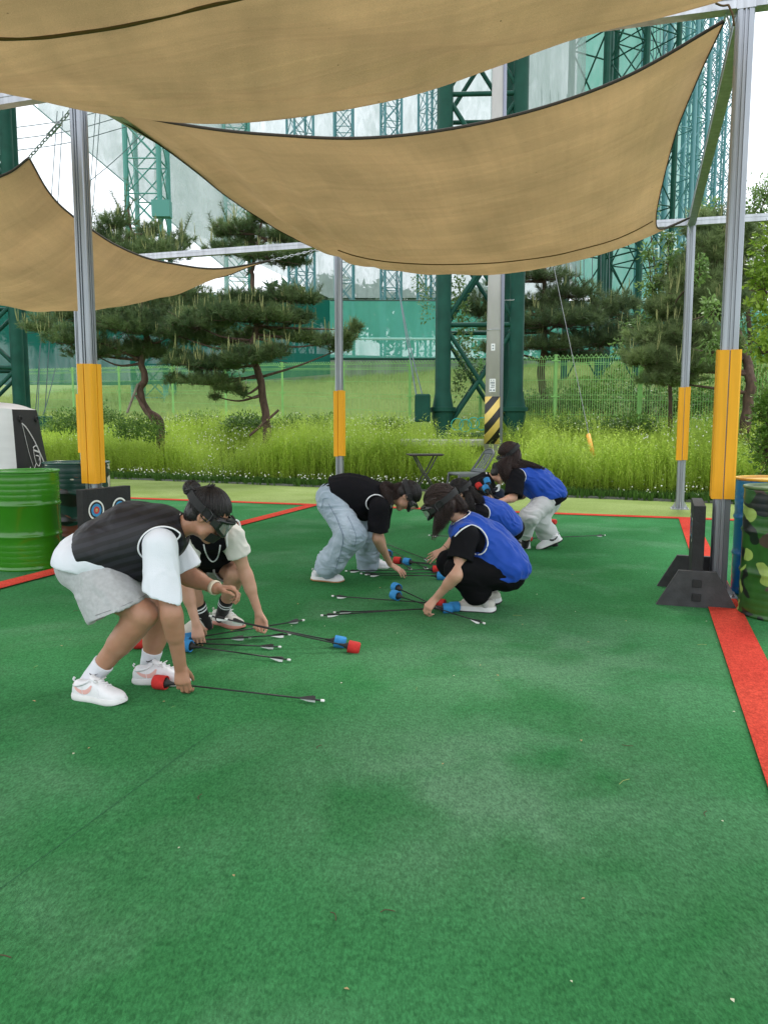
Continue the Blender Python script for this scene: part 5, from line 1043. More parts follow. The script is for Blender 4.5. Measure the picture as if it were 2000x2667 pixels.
# ================================================================== people
def under(o, par): o.parent = par; o.matrix_parent_inverse = Matrix.Identity(4); return o
def skin_mat(name, c):
    m = bpy.data.materials.new(name); m.use_nodes = True; t = m.node_tree; N = t.nodes.new; L = t.links.new; b = t.nodes['Principled BSDF']
    tc = N('ShaderNodeTexCoord'); n = N('ShaderNodeTexNoise'); n.inputs['Scale'].default_value = 14; n.inputs['Detail'].default_value = 6; L(tc.outputs['Object'], n.inputs['Vector'])
    x = N('ShaderNodeMix'); x.data_type = 'RGBA'; L(n.outputs[0], x.inputs[0]); x.inputs[6].default_value = (c[0]*.86, c[1]*.74, c[2]*.70, 1); x.inputs[7].default_value = (min(1, c[0]*1.12), c[1]*1.16, c[2]*1.18, 1)
    L(x.outputs[2], b.inputs['Base Color']); b.inputs['Roughness'].default_value = .48; b.inputs['Subsurface Weight'].default_value = .12; b.inputs['Subsurface Radius'].default_value = (.02, .008, .004); b.inputs['Subsurface Scale'].default_value = .4
    n2 = N('ShaderNodeTexNoise'); n2.inputs['Scale'].default_value = 220; L(tc.outputs['Object'], n2.inputs['Vector']); bp = N('ShaderNodeBump'); bp.inputs['Strength'].default_value = .12; bp.inputs['Distance'].default_value = .003
    L(n2.outputs[0], bp.inputs['Height']); L(bp.outputs[0], b.inputs['Normal']); return m
def cloth_mat(name, c, rough=.85, var=.08, weave=.3, sheen=.2, scale=240, vscale=6, col2=None):
    m = mat(name, c, rough, var=var, vscale=vscale, bump=weave, bscale=scale, spec=.12, col2=col2); m.node_tree.nodes['Principled BSDF'].inputs['Sheen Weight'].default_value = sheen; return m
m_skin = skin_mat('skin_tan', (.41, .215, .135)); m_skin2 = skin_mat('skin_light', (.54, .31, .215))
m_white = cloth_mat('white_cotton', (.76, .79, .86), var=.03); m_cream = cloth_mat('cream_cotton', (.66, .65, .60)); m_black = cloth_mat('black_cotton', (.007, .007, .009), sheen=.0)
m_navy = cloth_mat('black_pants', (.005, .005, .006), sheen=0); m_gshort = cloth_mat('grey_jersey', (.43, .44, .45), var=.10, vscale=60); m_gpant = cloth_mat('grey_sweatpants', (.52, .53, .53), var=.06)
m_blue = cloth_mat('blue_nylon', (.016, .070, .40), .5, .06, .08, .1); m_denim = cloth_mat('light_denim', (.36, .46, .56), .9, .22, .5, .2, 300, 5, (.47, .56, .65)); m_dgrey = cloth_mat('dark_grey_cloth', (.10, .11, .11))
m_hair = mat('hair_black', (.012, .009, .009), .38, spec=.5, bump=.4, bscale=160); m_hairb = mat('hair_brown', (.028, .013, .010), .4, spec=.5, bump=.4, bscale=160)
m_trim = mat('white_trim', (.80, .81, .84), .7); m_strap = mat('black_strap', (.007, .007, .008), .7, bump=.2, bscale=300); m_frame = mat('goggle_frame', (.010, .010, .011), .3)
m_lens = bpy.data.materials.new('goggle_lens'); m_lens.use_nodes = True; q_ = m_lens.node_tree.nodes['Principled BSDF']; q_.inputs['Base Color'].default_value = (.30, .33, .30, 1); q_.inputs['Roughness'].default_value = .06; q_.inputs['Alpha'].default_value = .55
m_swhite = mat('shoe_white', (.74, .74, .76), .42, var=.04, vscale=20); m_scream = mat('shoe_cream', (.58, .56, .50), .6, var=.08, vscale=14); m_ssole = mat('shoe_sole_white', (.72, .72, .71), .6, var=.06, vscale=20)
m_pink = mat('shoe_pink', (.72, .40, .36), .5); m_mint = mat('shoe_mint', (.13, .45, .37), .5); m_sblk = mat('shoe_black', (.015, .015, .016), .5); m_gum = mat('gum_sole', (.40, .19, .07), .6); m_salmon = mat('salmon_sole', (.55, .23, .17), .6); m_sgreen = mat('shoe_dark_green', (.04, .07, .06), .6)
m_lace = mat('lace', (.76, .76, .76), .8); m_sock = cloth_mat('white_sock', (.72, .73, .78), sheen=.1, weave=.5, scale=400); m_bsock = cloth_mat('black_sock', (.012, .012, .012)); m_gsock = cloth_mat('grey_sock', (.50, .47, .46)); m_lip = mat('lip', (.40, .13, .11), .5)
m_vestb = bpy.data.materials.new('striped_black_vest'); m_vestb.use_nodes = True
def _stripes(m, ax_):
    t = m.node_tree; N = t.nodes.new; L = t.links.new; b = t.nodes['Principled BSDF']; b.inputs['Roughness'].default_value = .6; tc = N('ShaderNodeTexCoord')
    d = N('ShaderNodeVectorMath'); d.operation = 'DOT_PRODUCT'; L(tc.outputs['Object'], d.inputs[0]); d.inputs[1].default_value = tuple(ax_)
    n = N('ShaderNodeTexNoise'); n.inputs['Scale'].default_value = 4; L(tc.outputs['Object'], n.inputs['Vector']); a = N('ShaderNodeMath'); a.operation = 'MULTIPLY_ADD'; L(n.outputs[0], a.inputs[0]); a.inputs[1].default_value = .03; L(d.outputs['Value'], a.inputs[2])
    f = N('ShaderNodeMath'); f.operation = 'PINGPONG'; L(a.outputs[0], f.inputs[0]); f.inputs[1].default_value = .021; r = N('ShaderNodeMapRange'); r.inputs[1].default_value = .009; r.inputs[2].default_value = .012; L(f.outputs[0], r.inputs[0])
    x = N('ShaderNodeMix'); x.data_type = 'RGBA'; L(r.outputs[0], x.inputs[0]); x.inputs[6].default_value = (.004, .004, .006, 1); x.inputs[7].default_value = (.015, .015, .022, 1); L(x.outputs[2], b.inputs['Base Color'])
_stripes(m_vestb, (-.28, 0, .96))
def frame(fwd, up):
    f = unit(fwd); u = np.asarray(up, float); u = unit(u-f*np.dot(u, f)); return np.stack([np.cross(f, u), f, u], 1)      # right, forward, up
def hand(v, wr, d, n, t, curl=(.5, .6, .4), spread=.06, s=1., thumb=(.5, .35), k=.007, tt=.62):
    """wrist, direction to fingers, palm normal, thumb side"""
    d = unit(d); n = unit(np.asarray(n, float)-d*np.dot(n, d)); t = np.asarray(t, float); t = unit(t-d*np.dot(t, d)-n*np.dot(t, n)); tips = []
    ecap(v, wr+d*.012*s, wr+d*.078*s, t, (.027*s, .017*s), (.037*s, .0135*s), .012)
    ln = [(.040, .026, .021), (.045, .029, .022), (.041, .027, .021), (.032, .021, .018)]; off = [.028, .0095, -.0095, -.027]; bx = [.080, .084, .081, .073]
    for i in range(4):
        p = wr+d*bx[i]*s+t*off[i]*s; a = 0; cu = curl if np.isscalar(curl[0]) else curl[i]; dd = unit(d+t*spread*(1.5-i)*1.2); r0 = .0088*s if i < 3 else .0078*s
        cone(v, wr+d*.045*s+t*off[i]*.8*s, p, r0*1.15, r0*1.05, .008)
        for j in range(3):
            a += cu[j]; e = p+(dd*math.cos(a)+n*math.sin(a))*ln[i][j]*s; cone(v, p, e, r0*(1-.07*j), r0*(.93-.09*j), .0035 if j else .005); p = e
        tips.append(p)
    p = wr+d*.025*s+t*.022*s+n*.004; q = p+unit(d*.75+t*tt+n*thumb[0])*.042*s; cone(v, p, q, .0135*s, .0105*s, .010); q2 = q+unit(d*1+t*.15+n*thumb[1])*.032*s; cone(v, q, q2, .0103*s, .0092*s, .004); q3 = q2+unit(d*1-t*.1+n*(thumb[1]+.3))*.024*s; cone(v, q2, q3, .0090*s, .0072*s, .003)
    return tips
def limb(v, a, b, ra, rb, bulge=0., bt=.3, k=.02, bdir=(0, 0, 0), sg=0):
    cone(v, a, b, ra, rb, k)
    if bulge: c = a+(b-a)*bt+np.asarray(bdir, float); cone(v, c-(b-a)*.10, c+(b-a)*.16, bulge, bulge*.86, .03)
def head_body(v, c, M, s=1.):
    R, F_, U = M[:, 0], M[:, 1], M[:, 2]; q = lambda r, f, u: c+(R*r+F_*f+U*u)*s
    ell(v, q(0, -.008, .022), M, (.073*s, .092*s, .088*s), .02); ell(v, q(0, .022, -.045), M, (.058*s, .062*s, .068*s), .03); ell(v, q(0, .068, -.088), M, (.026*s, .022*s, .020*s), .02)
    for e in (-1, 1):
        ell(v, q(e*.036, .058, -.035), M, (.027*s, .026*s, .026*s), .02); ell(v, q(e*.031, .091, .004), M, (.016*s, .010*s, .010*s), .008, neg=True)
        ell(v, q(e*.030, .080, .004), M, (.0125*s, .0115*s, .0115*s), .003); cone(v, q(e*.012, .085, .024), q(e*.044, .076, .024), .008*s, .006*s, .01)
        ec = q(e*.077, -.006, -.010); ell(v, ec, M, (.009*s, .019*s, .030*s), .006); ell(v, ec+(R*e*.006+F_*.003)*s, M, (.005*s, .010*s, .018*s), .002, neg=True); cone(v, q(e*.045, .035, -.070), q(0, .070, -.092), .022*s, .018*s, .02)
    cone(v, q(0, .088, .008), q(0, .108, -.026), .008*s, .012*s, .010)
    for e in (-1, 1): ell(v, q(e*.010, .101, -.030), M, (.008*s, .009*s, .007*s), .005)
    ell(v, q(0, .088, -.053), M, (.022*s, .010*s, .006*s), .005); ell(v, q(0, .086, -.064), M, (.019*s, .010*s, .006*s), .004)
def goggles(root, c, M, s=1., lens=m_lens, guard=False):
    R, F_, U = M[:, 0], M[:, 1], M[:, 2]
    def W(a, z, rr=0., fr=0.): return c+(R*math.sin(a)*(.081+rr)+F_*(math.cos(a)*(.101+rr)-.008+fr)+U*z)*s
    b = MB()                                                   # elastic strap round the head
    A = np.array([[W(a, .012+.020*(1-math.cos(a))*.5+z+.0, .017+o) for a in np.linspace(.95, 2*np.pi-.95, 50)] for z, o in ((-.019, 0), (-.019, .004), (.019, .004), (.019, 0))]); b.grid(A)
    st = wpart(b, 'goggle_strap', m_strap, root, smooth=False)
    for a in (1.45, -1.45):
        b = MB(); sg = 1 if a > 0 else -1; aa = [W(a+da*sg, z, .026) for da, z in ((-.16, -.010), (.16, -.002), (.16, .040), (-.16, .032))]; b.tube(cr(aa+aa[:1], 2), .0032*s, 5, cap=False); under(wpart(b, 'buckle', m_frame, root), st)
    b = MB(); n = 26; an = np.linspace(-1.08, 1.08, n)
    def prof(a):                                              # rim height along the angle
        t = abs(a)/1.08; zt = .050-.016*t**2; zb = -.036-.008*math.cos(a*2.6)+.020*t**2; return zt, zb
    rows_ = []
    for o_, kk in ((.000, 1.), (.030, 1.), (.036, .90), (.036, .74), (.028, .70)): rows_.append([W(a*(kk if kk < 1 else 1), (prof(a)[0]-.006)*kk+.006, o_) for a in an]+[W(a*(kk if kk < 1 else 1), (prof(a)[1]-.006)*kk+.006, o_) for a in an[::-1]])
    A = np.array([r_+r_[:1] for r_ in rows_]); b.grid(A); fr_ = wpart(b, 'goggle_frame', m_frame, root, smooth=True)
    b = MB(); A = np.array([[W(a*.78, .006+((prof(a)[0]-.006) if t > 0 else (.006-prof(a)[1]))*t*.76, .033) for a in an] for t in np.linspace(-1, 1, 9)]); b.grid(A); under(wpart(b, 'lens', lens, root, smooth=True), fr_)
    for e in (-1, 1):
        b = MB(); p = W(e*1.02, .008, .030); b.box(p, (.020*s, .042*s, .034*s), M, bev=.004); under(wpart(b, 'hinge', m_frame, root, auto=30), fr_)
    for z in (.052,):
        b = MB(); b.tube([W(a, z-.004, .026) for a in np.linspace(-.7, .7, 9)], .006*s, 6); under(wpart(b, 'vent', m_strap, root, smooth=True), fr_)
    if guard:
        b = MB(); A = np.array([[W(a, -.040-.050*t, .026-.012*t) for a in np.linspace(-.9, .9, 14)] for t in np.linspace(0, 1, 6)]); b.grid(A); under(wpart(b, 'mouth_guard', m_strap, root, smooth=True), fr_)
def strands(chains, n, rad, spread, m, root, name='hair', seed=1, wave=.006, cap=None):
    n = int(n*2.2); rad = rad*.62; wave = wave*.8; r = np.random.default_rng(seed); b = MB()
    for ci, (pts, R_) in enumerate(chains):
        c = cr(pts, 6); R_ = np.interp(np.linspace(0, 1, len(c)), np.linspace(0, 1, len(R_)), R_); T = np.gradient(c, axis=0); T /= np.linalg.norm(T, axis=1)[:, None]
        u = np.cross(T, [.1, .9, .2]); u /= np.linalg.norm(u, axis=1)[:, None]; w_ = np.cross(T, u)
        for i in range(n):
            a = r.uniform(0, 6.283); q = math.sqrt(r.random())*1.05; e = int(len(c)*r.uniform(.72, 1.)); e = max(4, e); ph = r.normal(0, .5)+ci; fr_ = r.uniform(1.2, 2.2); tt = np.linspace(0, 1, len(c))[:e]
            wob = wave*np.sin(tt*fr_*6.28+ph)[:, None]*(u[:e]*math.cos(ph)+w_[:e]*math.sin(ph))*np.minimum(1, tt*3)[:, None]
            p = c[:e]+(u[:e]*math.cos(a)+w_[:e]*math.sin(a))*(R_[:e]*q)[:, None]*spread+wob; b.tube(p, np.linspace(rad, rad*.35, e), 4, cap=False)
    return wpart(b, name, m, root, smooth=True)
def skull_hair(root, c, M, tie, m, s=1., n=420, seed=1, puff=0., off=.013, line=.62, h=.006, fall=0., extra=None):
    """cap of hair: smooth volume plus strands combed from the hairline to the tie direction (head frame)"""
    R, F_, U = M[:, 0], M[:, 1], M[:, 2]; lo, hi = c-.24*s, c+.24*s; v = Vol(lo, hi, h)
    ell(v, c+(F_*(-.012)+U*.026)*s, M, ((.080+puff)*s, (.096+puff)*s, (.094+puff)*s), .01); ell(v, c+(F_*(-.050)+U*(-.030))*s, M, ((.066+puff)*s, (.045+puff)*s, (.062+puff)*s), .03)
    X0 = c+(F_*.076+U*(.062))*s; v.cut(lo, hi, lambda X: dplane(X, c+(F_*.030)*s, unit(F_*1.0-U*.95)))
    v.cut(lo, hi, lambda X: dplane(X, c+(F_*.092+U*.05)*s, F_))
    for e in (-1, 1): ell(v, c+(R*e*.084+F_*(.008)+U*(-.020))*s, M, (.020*s, .030*s, .034*s), 0, neg=True)
    if extra: extra(v)
    td = unit(np.asarray(tie, float))
    def dsp(V):
        q = (V-c)@M; ang = np.arctan2(np.cross(np.broadcast_to(td, q.shape), q)@np.array([.3, .5, .8]), q@td); pr = np.cross(q, td); return .0022*np.sin(np.arctan2(pr[:, 0], pr[:, 2]+1e-6)*38+vnoise(V*30, 2)*2)+.003*vnoise(V*22, seed)
    o = vbuild(v, 'hair', m, root, dsp, 1)
    r = np.random.default_rng(seed); b = MB(); rad = np.array([.080+puff, .098+puff, .096+puff])+.004; cc = np.array([0, -.012, .026])
    for i in range(int(n*1.7)):
        a = r.uniform(-2.5, 2.5); e0 = np.array([math.sin(a)*1.0, math.cos(a)*.93, line*math.cos(a)*.75+.05-.45*(abs(a) > 1.5)+r.normal(0, .06)]); e0 = unit(e0); tt = np.linspace(0, 1, 9)[:, None]
        if r.random() < .4: e0 = unit(e0+np.array([r.normal(0, .3), r.normal(0, .3), .7]))
        d = e0*(1-tt)+td*tt; d /= np.linalg.norm(d, axis=1)[:, None]; L_ = rad*(1+r.uniform(-.015, .028)); p = (cc+d*L_)*s; p = c+p@M.T; b.tube(p, .0013*s, 4, cap=False)
    under(wpart(b, 'strands', m, root, smooth=True), o)
    return o, c+((cc+td*rad)*s)@M.T
SW = [(.0, .30), (.05, .10), (.14, .0), (.24, .06), (1.0, .62), (.34, .36), (.20, .34), (.13, .42), (.12, .56), (.06, .44)]      # swoosh outline
def shoe(root, heel, fwd, up, L=.27, upper=m_swhite, sole=m_ssole, accent=None, acc2=None, ah=.0, sw_side=(1,), thick=.030, name='shoe', swd=None, chunky=0.):
    M = frame(fwd, up); Rr, Ff, Uu = M[:, 0], M[:, 1], M[:, 2]; s = L/.27; heel = np.asarray(heel, float)
    xs = np.array([0, .012, .03, .06, .09, .12, .15, .18, .205, .23, .25, .262, .27]); wd = np.array([.012, .024, .031, .034, .033, .034, .039, .044, .046, .043, .034, .022, .006])+chunky*.4
    ht = np.array([.060, .085, .092, .088, .092, .102, .092, .078, .068, .061, .054, .046, .034]); cy = np.array([0, 0, 0, 0, 0, .001, .002, .004, .005, .004, .003, .002, .002])
    def W(x, y, z): return heel+(Ff*x+Rr*y+Uu*z)*s
    xx = np.linspace(0, .27, 34); w_ = np.interp(xx, xs, wd); h_ = np.interp(xx, xs, ht); c_ = np.interp(xx, xs, cy); tk = thick+chunky
    A = []
    for i, x in enumerate(xx):
        row = []
        for th in np.linspace(0, np.pi, 21):
            cs, sn = math.cos(th), math.sin(th); row.append(W(x, c_[i]+w_[i]*np.sign(cs)*abs(cs)**.75, tk-.006+(h_[i]-tk+.006)*sn**.8))
        A.append(row)
    sh = None; b = MB(); b.grid(np.array(A)[:, ::-1]); sh = wpart(b, name, upper, root, smooth=True)
    def sub(b, nm, mm, **k_): return under(wpart(b, nm, mm, root, **k_), sh)
    n = 34; prof = [(.0, -.003), (.004, .0025), (.014, .0035), (tk-.006, .002), (tk, .0)]; pts = []
    ring = [(x, c_[i]+w_[i]) for i, x in enumerate(xx)]+[(x, c_[i]-w_[i]) for i, x in reversed(list(enumerate(xx)))]; ring = np.array(ring); nr = np.roll(ring, -1, 0)-np.roll(ring, 1, 0); nr = np.stack([-nr[:, 1], nr[:, 0]], 1); nr /= np.linalg.norm(nr, axis=1)[:, None]+1e-9
    ctr = ring.mean(0); sg = np.sign(((ring-ctr)*nr).sum(1))[:, None]; nr = nr*sg; toe = np.clip((ring[:, 0]-.20)/.07, 0, 1)**2*.012+np.clip((.03-ring[:, 0])/.03, 0, 1)**2*.004*(1+4*chunky/.01*.3)
    b = MB(); RR = []
    for z, o_ in prof: q = ring+nr*(o_+.002); RR.append([W(q[i, 0], q[i, 1], z+toe[i]*(1-z/tk)) for i in range(len(q))]+[W(q[0, 0], q[0, 1], z+toe[0]*(1-z/tk))])
    b.grid(np.array(RR)); k0 = len(ring); b.add([RR[0][i] for i in range(k0)], [tuple(range(k0))]); b.add([RR[-1][i] for i in range(k0)], [tuple(range(k0))[::-1]]); sub(b, 'sole', sole, auto=50)
    if acc2 is not None:
        b = MB(); RR = []
        for z, o_ in ((-.004, -.004), (.002, .0045), (.009, .0050), (.010, .003)): q = ring+nr*(o_+.002); RR.append([W(q[i % k0, 0], q[i % k0, 1], z+toe[i % k0]) for i in range(k0+1)])
        b.grid(np.array(RR)); b.add([RR[0][i] for i in range(k0)], [tuple(range(k0))]); sub(b, 'outsole', acc2, auto=50)
    # collar, tongue, laces, heel tab
    an = np.linspace(0, 2*np.pi, 22); b = MB(); b.tube([W(.054+.044*math.cos(a), .029*math.sin(a), .082+.014*math.cos(a)-.006*math.sin(a)**2) for a in an], .0075*s, 7, cap=False); sub(b, 'collar', upper, smooth=True)
    b = MB(); b.tube([W(.155, .002, .080), (W(.125, .002, .094)), W(.105, .002, .105), W(.098, .002, .118)], [.010*s, .011*s, .010*s, .006*s], 8, sx=2.0, up=Uu); sub(b, 'tongue', upper, smooth=True)
    for i in range(5):
        x = .108+.019*i; z = np.interp(x, xs, ht); b = MB(); b.tube([W(x, -.024, z-.010), W(x+.006, -.010, z+.003), W(x-.003, .010, z+.004), W(x, .026, z-.009)], .0026*s, 5); sub(b, 'lace', m_lace, smooth=True)
    b = MB(); b.tube([W(.14, .01, .097), W(.13, .03, .105), W(.15, .04, .092), W(.138, .012, .099), W(.155, -.026, .103), W(.13, -.034, .088)], .0022*s, 5); sub(b, 'bow', m_lace, smooth=True)
    b = MB(); b.tube([W(.006, 0, .080), W(.000, 0, .090), W(.004, 0, .098), W(.010, 0, .092)], .003*s, 6, sx=1.8); sub(b, 'heel_tab', upper, smooth=True)
    def sidept(x, z, sd):
        i_w = np.interp(x, xs, wd); i_h = np.interp(x, xs, ht); i_c = np.interp(x, xs, cy); t = np.clip((z-tk+.006)/(i_h-tk+.006), 0, .96); th = math.asin(t**(1/.8)); return W(x, i_c+sd*(i_w*math.cos(th)**.75+.0014), z)
    if accent is not None:
        for sd in sw_side:
            if swd == 'bars':
                for x0 in (.085, .105, .125):
                    b = MB(); b.grid(np.array([[sidept(x0-.012*t+dx, tk+.010+.036*t, sd) for t in np.linspace(0, 1, 6)] for dx in (0, .009)])); sub(b, 'side_mark', accent)
                continue
            if swd == 'curve': lo_ = cr([(.02, .052, 0), (.06, .046, 0), (.10, .058, 0), (.135, .083, 0)], 5); up_ = cr([(.02, .058, 0), (.06, .056, 0), (.095, .070, 0), (.120, .088, 0)], 5)
            else: lo_ = cr([(.008, .078, 0), (.045, .046, 0), (.085, .037, 0), (.112, .052, 0), (.122, .078, 0)], 5); up_ = cr([(.008, .082, 0), (.045, .060, 0), (.078, .056, 0), (.098, .064, 0), (.113, .079, 0)], 5)
            b = MB(); b.grid(np.array([[sidept(*(p_+(q_-p_)*t)[:2], sd) for p_, q_ in zip(lo_, up_)] for t in np.linspace(0, 1, 5)])); sub(b, 'side_mark', accent)
    for xr in (.075, .165):
        b = MB(); zz = np.interp(xr, xs, ht); b.tube([sidept(xr-.01*t, tk+(.9*zz-tk)*t, sd) for sd in (1,) for t in np.linspace(.05, .85, 6)], .0014*s, 4); sub(b, 'stitching', upper)
        b = MB(); b.tube([sidept(xr-.01*t, tk+(.9*zz-tk)*t, -1) for t in np.linspace(.05, .85, 6)], .0014*s, 4); sub(b, 'stitching', upper)
    return sh
def sock(root, an, kn, l0, l1, r0, r1, m, bands=(), name='sock', toe=None):
    v = Vol(np.minimum(an, kn)-.12, np.maximum(an, kn)+.12, .005); d = unit(kn-an); a = an-d*l0; b_ = an+d*l1; cone(v, a, b_, r0, r1, 0, cuts=[(b_, d)])
    if toe is not None: cone(v, an-d*l0, toe, r0, r0*.8, .02)
    o = vbuild(v, name, m, root, lambda V: .0012*np.sin((V@d)*400)*0+.0016*vnoise(V*45, 3), 1)
    for (t, w_, mm) in bands:
        b = MB(); c = an+d*t; rr = r0+(r1-r0)*(t+l0)/(l0+l1)+.0022; e1 = unit(np.cross(d, [.3, .8, .1])); e2 = np.cross(d, e1); q = np.linspace(0, 2*np.pi, 26)
        b.grid(np.array([[c+d*z+rr*(e1*math.cos(x)+e2*math.sin(x)) for x in q] for z in (-w_/2, w_/2)])); under(wpart(b, 'stripe', mm, root), o)
    return o
def swoosh(root, par, c, ex, ey, w_, m):
    out = np.array([(0, .30), (.06, .08), (.16, 0), (.28, .03), (1, .52), (.36, .27), (.20, .28), (.10, .36)]); b = MB(); b.add([np.asarray(c)+ex*(x-.5)*w_+ey*(y-.25)*w_ for x, y in out], [tuple(range(len(out)))]); under(wpart(b, 'print', m, root), par)
def draw_on(o, pts, rad, m, root, name='seam', sub_=True):
    V = np.zeros(len(o.data.vertices)*3, np.float32); o.data.vertices.foreach_get('co', V); V = V.reshape(-1, 3).astype(float)
    D = V-[0, 0, CAM_Z]; f = D[:, 1]*CP-D[:, 2]*SP; U = 1000+FPX*D[:, 0]/f; W = 1333.5-FPX*(D[:, 1]*SP+D[:, 2]*CP)/f; out = []
    c = cr(np.c_[np.array(pts, float), np.zeros(len(pts))], 6)
    for u, v, _ in c:
        k = np.where((np.abs(U-u) < 2.6) & (np.abs(W-v) < 2.6))[0]
        if len(k): out.append(P(u, v, np.sort(V[k, 1])[:3].mean()-.0015))
    if len(out) < 4: return None
    out = np.array(out); out[1:-1] = (out[:-2]+2*out[1:-1]+out[2:])/4; n = len(out); r_ = rad if np.isscalar(rad) else np.interp(np.linspace(0, 1, n), np.linspace(0, 1, len(rad)), rad)
    b = MB(); b.tube(out, r_, 5); q = wpart(b, name, m, root, smooth=True); return under(q, o) if sub_ else q
def PJ(d): return {k: P(*q) for k, q in d.items()}
def bounds(J, m=.22):
    a = np.array(list(J.values())); return a.min(0)-m, a.max(0)+m
def base_of(J): p = (J['anR']+J['anL'])/2; return (p[0], p[1], 0)
def torso(v, J, S, g=0., k=.04, cuts=()):
    """S: stations (point, side radius, front radius)"""
    for (a, s0, f0), (b, s1, f1) in zip(S[:-1], S[1:]): ecap(v, a, b, J['shR']-J['shL'], (s0+g, f0+g), (s1+g, f1+g), k, cuts)
def lens_report(nm, J):
    L = lambda a, b: round(float(np.linalg.norm(J[a]-J[b])), 2)
    print('LEN', nm, 'thigh', L('hipR', 'knR'), L('hipL', 'knL'), 'shin', L('knR', 'anR'), L('knL', 'anL'), 'uarm', L('shR', 'elR'), L('shL', 'elL'), 'fore', L('elR', 'wrR'), L('elL', 'wrL'), 'sh', L('shR', 'shL'), 'spine', L('pel', 'nk'), 'neck-head', L('nk', 'hd'))
def make_body(root, J, S, M, skin, h=.005, hands={}, ls=1., lg=1., hs=1., shrink=-.012, feet=True):
    lo, hi = bounds(J); v = Vol(lo, hi, h); torso(v, J, S, shrink); sd = unit(J['shR']-J['shL'])
    cone(v, J['shL'], J['shR'], .052, .052, .05); hb = J['hd']+M[:, 2]*-.055+M[:, 1]*-.02; cone(v, J['nk'], hb, .054, .050, .035)
    head_body(v, J['hd'], M, hs)
    for s in 'LR':
        sh, el, wr = J['sh'+s], J['el'+s], J['wr'+s]; limb(v, sh, el, .050*ls, .039*ls, .044*ls, .35, .03); limb(v, el, wr, .039*ls, .0255*ls, .0385*ls, .22, .02)
        hp, kn, an = J['hip'+s], J['kn'+s], J['an'+s]; limb(v, hp, kn, .080*lg, .058*lg, .070*lg, .45, .04); limb(v, kn, an, .056*lg, .035*lg, .056*lg, .28, .025)
        if s in hands: H = hands[s]; hand(v, wr, H['d'], H['n'], H['t'], H.get('curl', (.5, .6, .4)), H.get('spread', .06), H.get('s', 1.), H.get('thumb', (.5, .35)), tt=H.get('tt', .62))
    o = vbuild(v, 'body', skin, root, lambda V: .0008*vnoise(V*60, 2), 1); return o
GK = {}
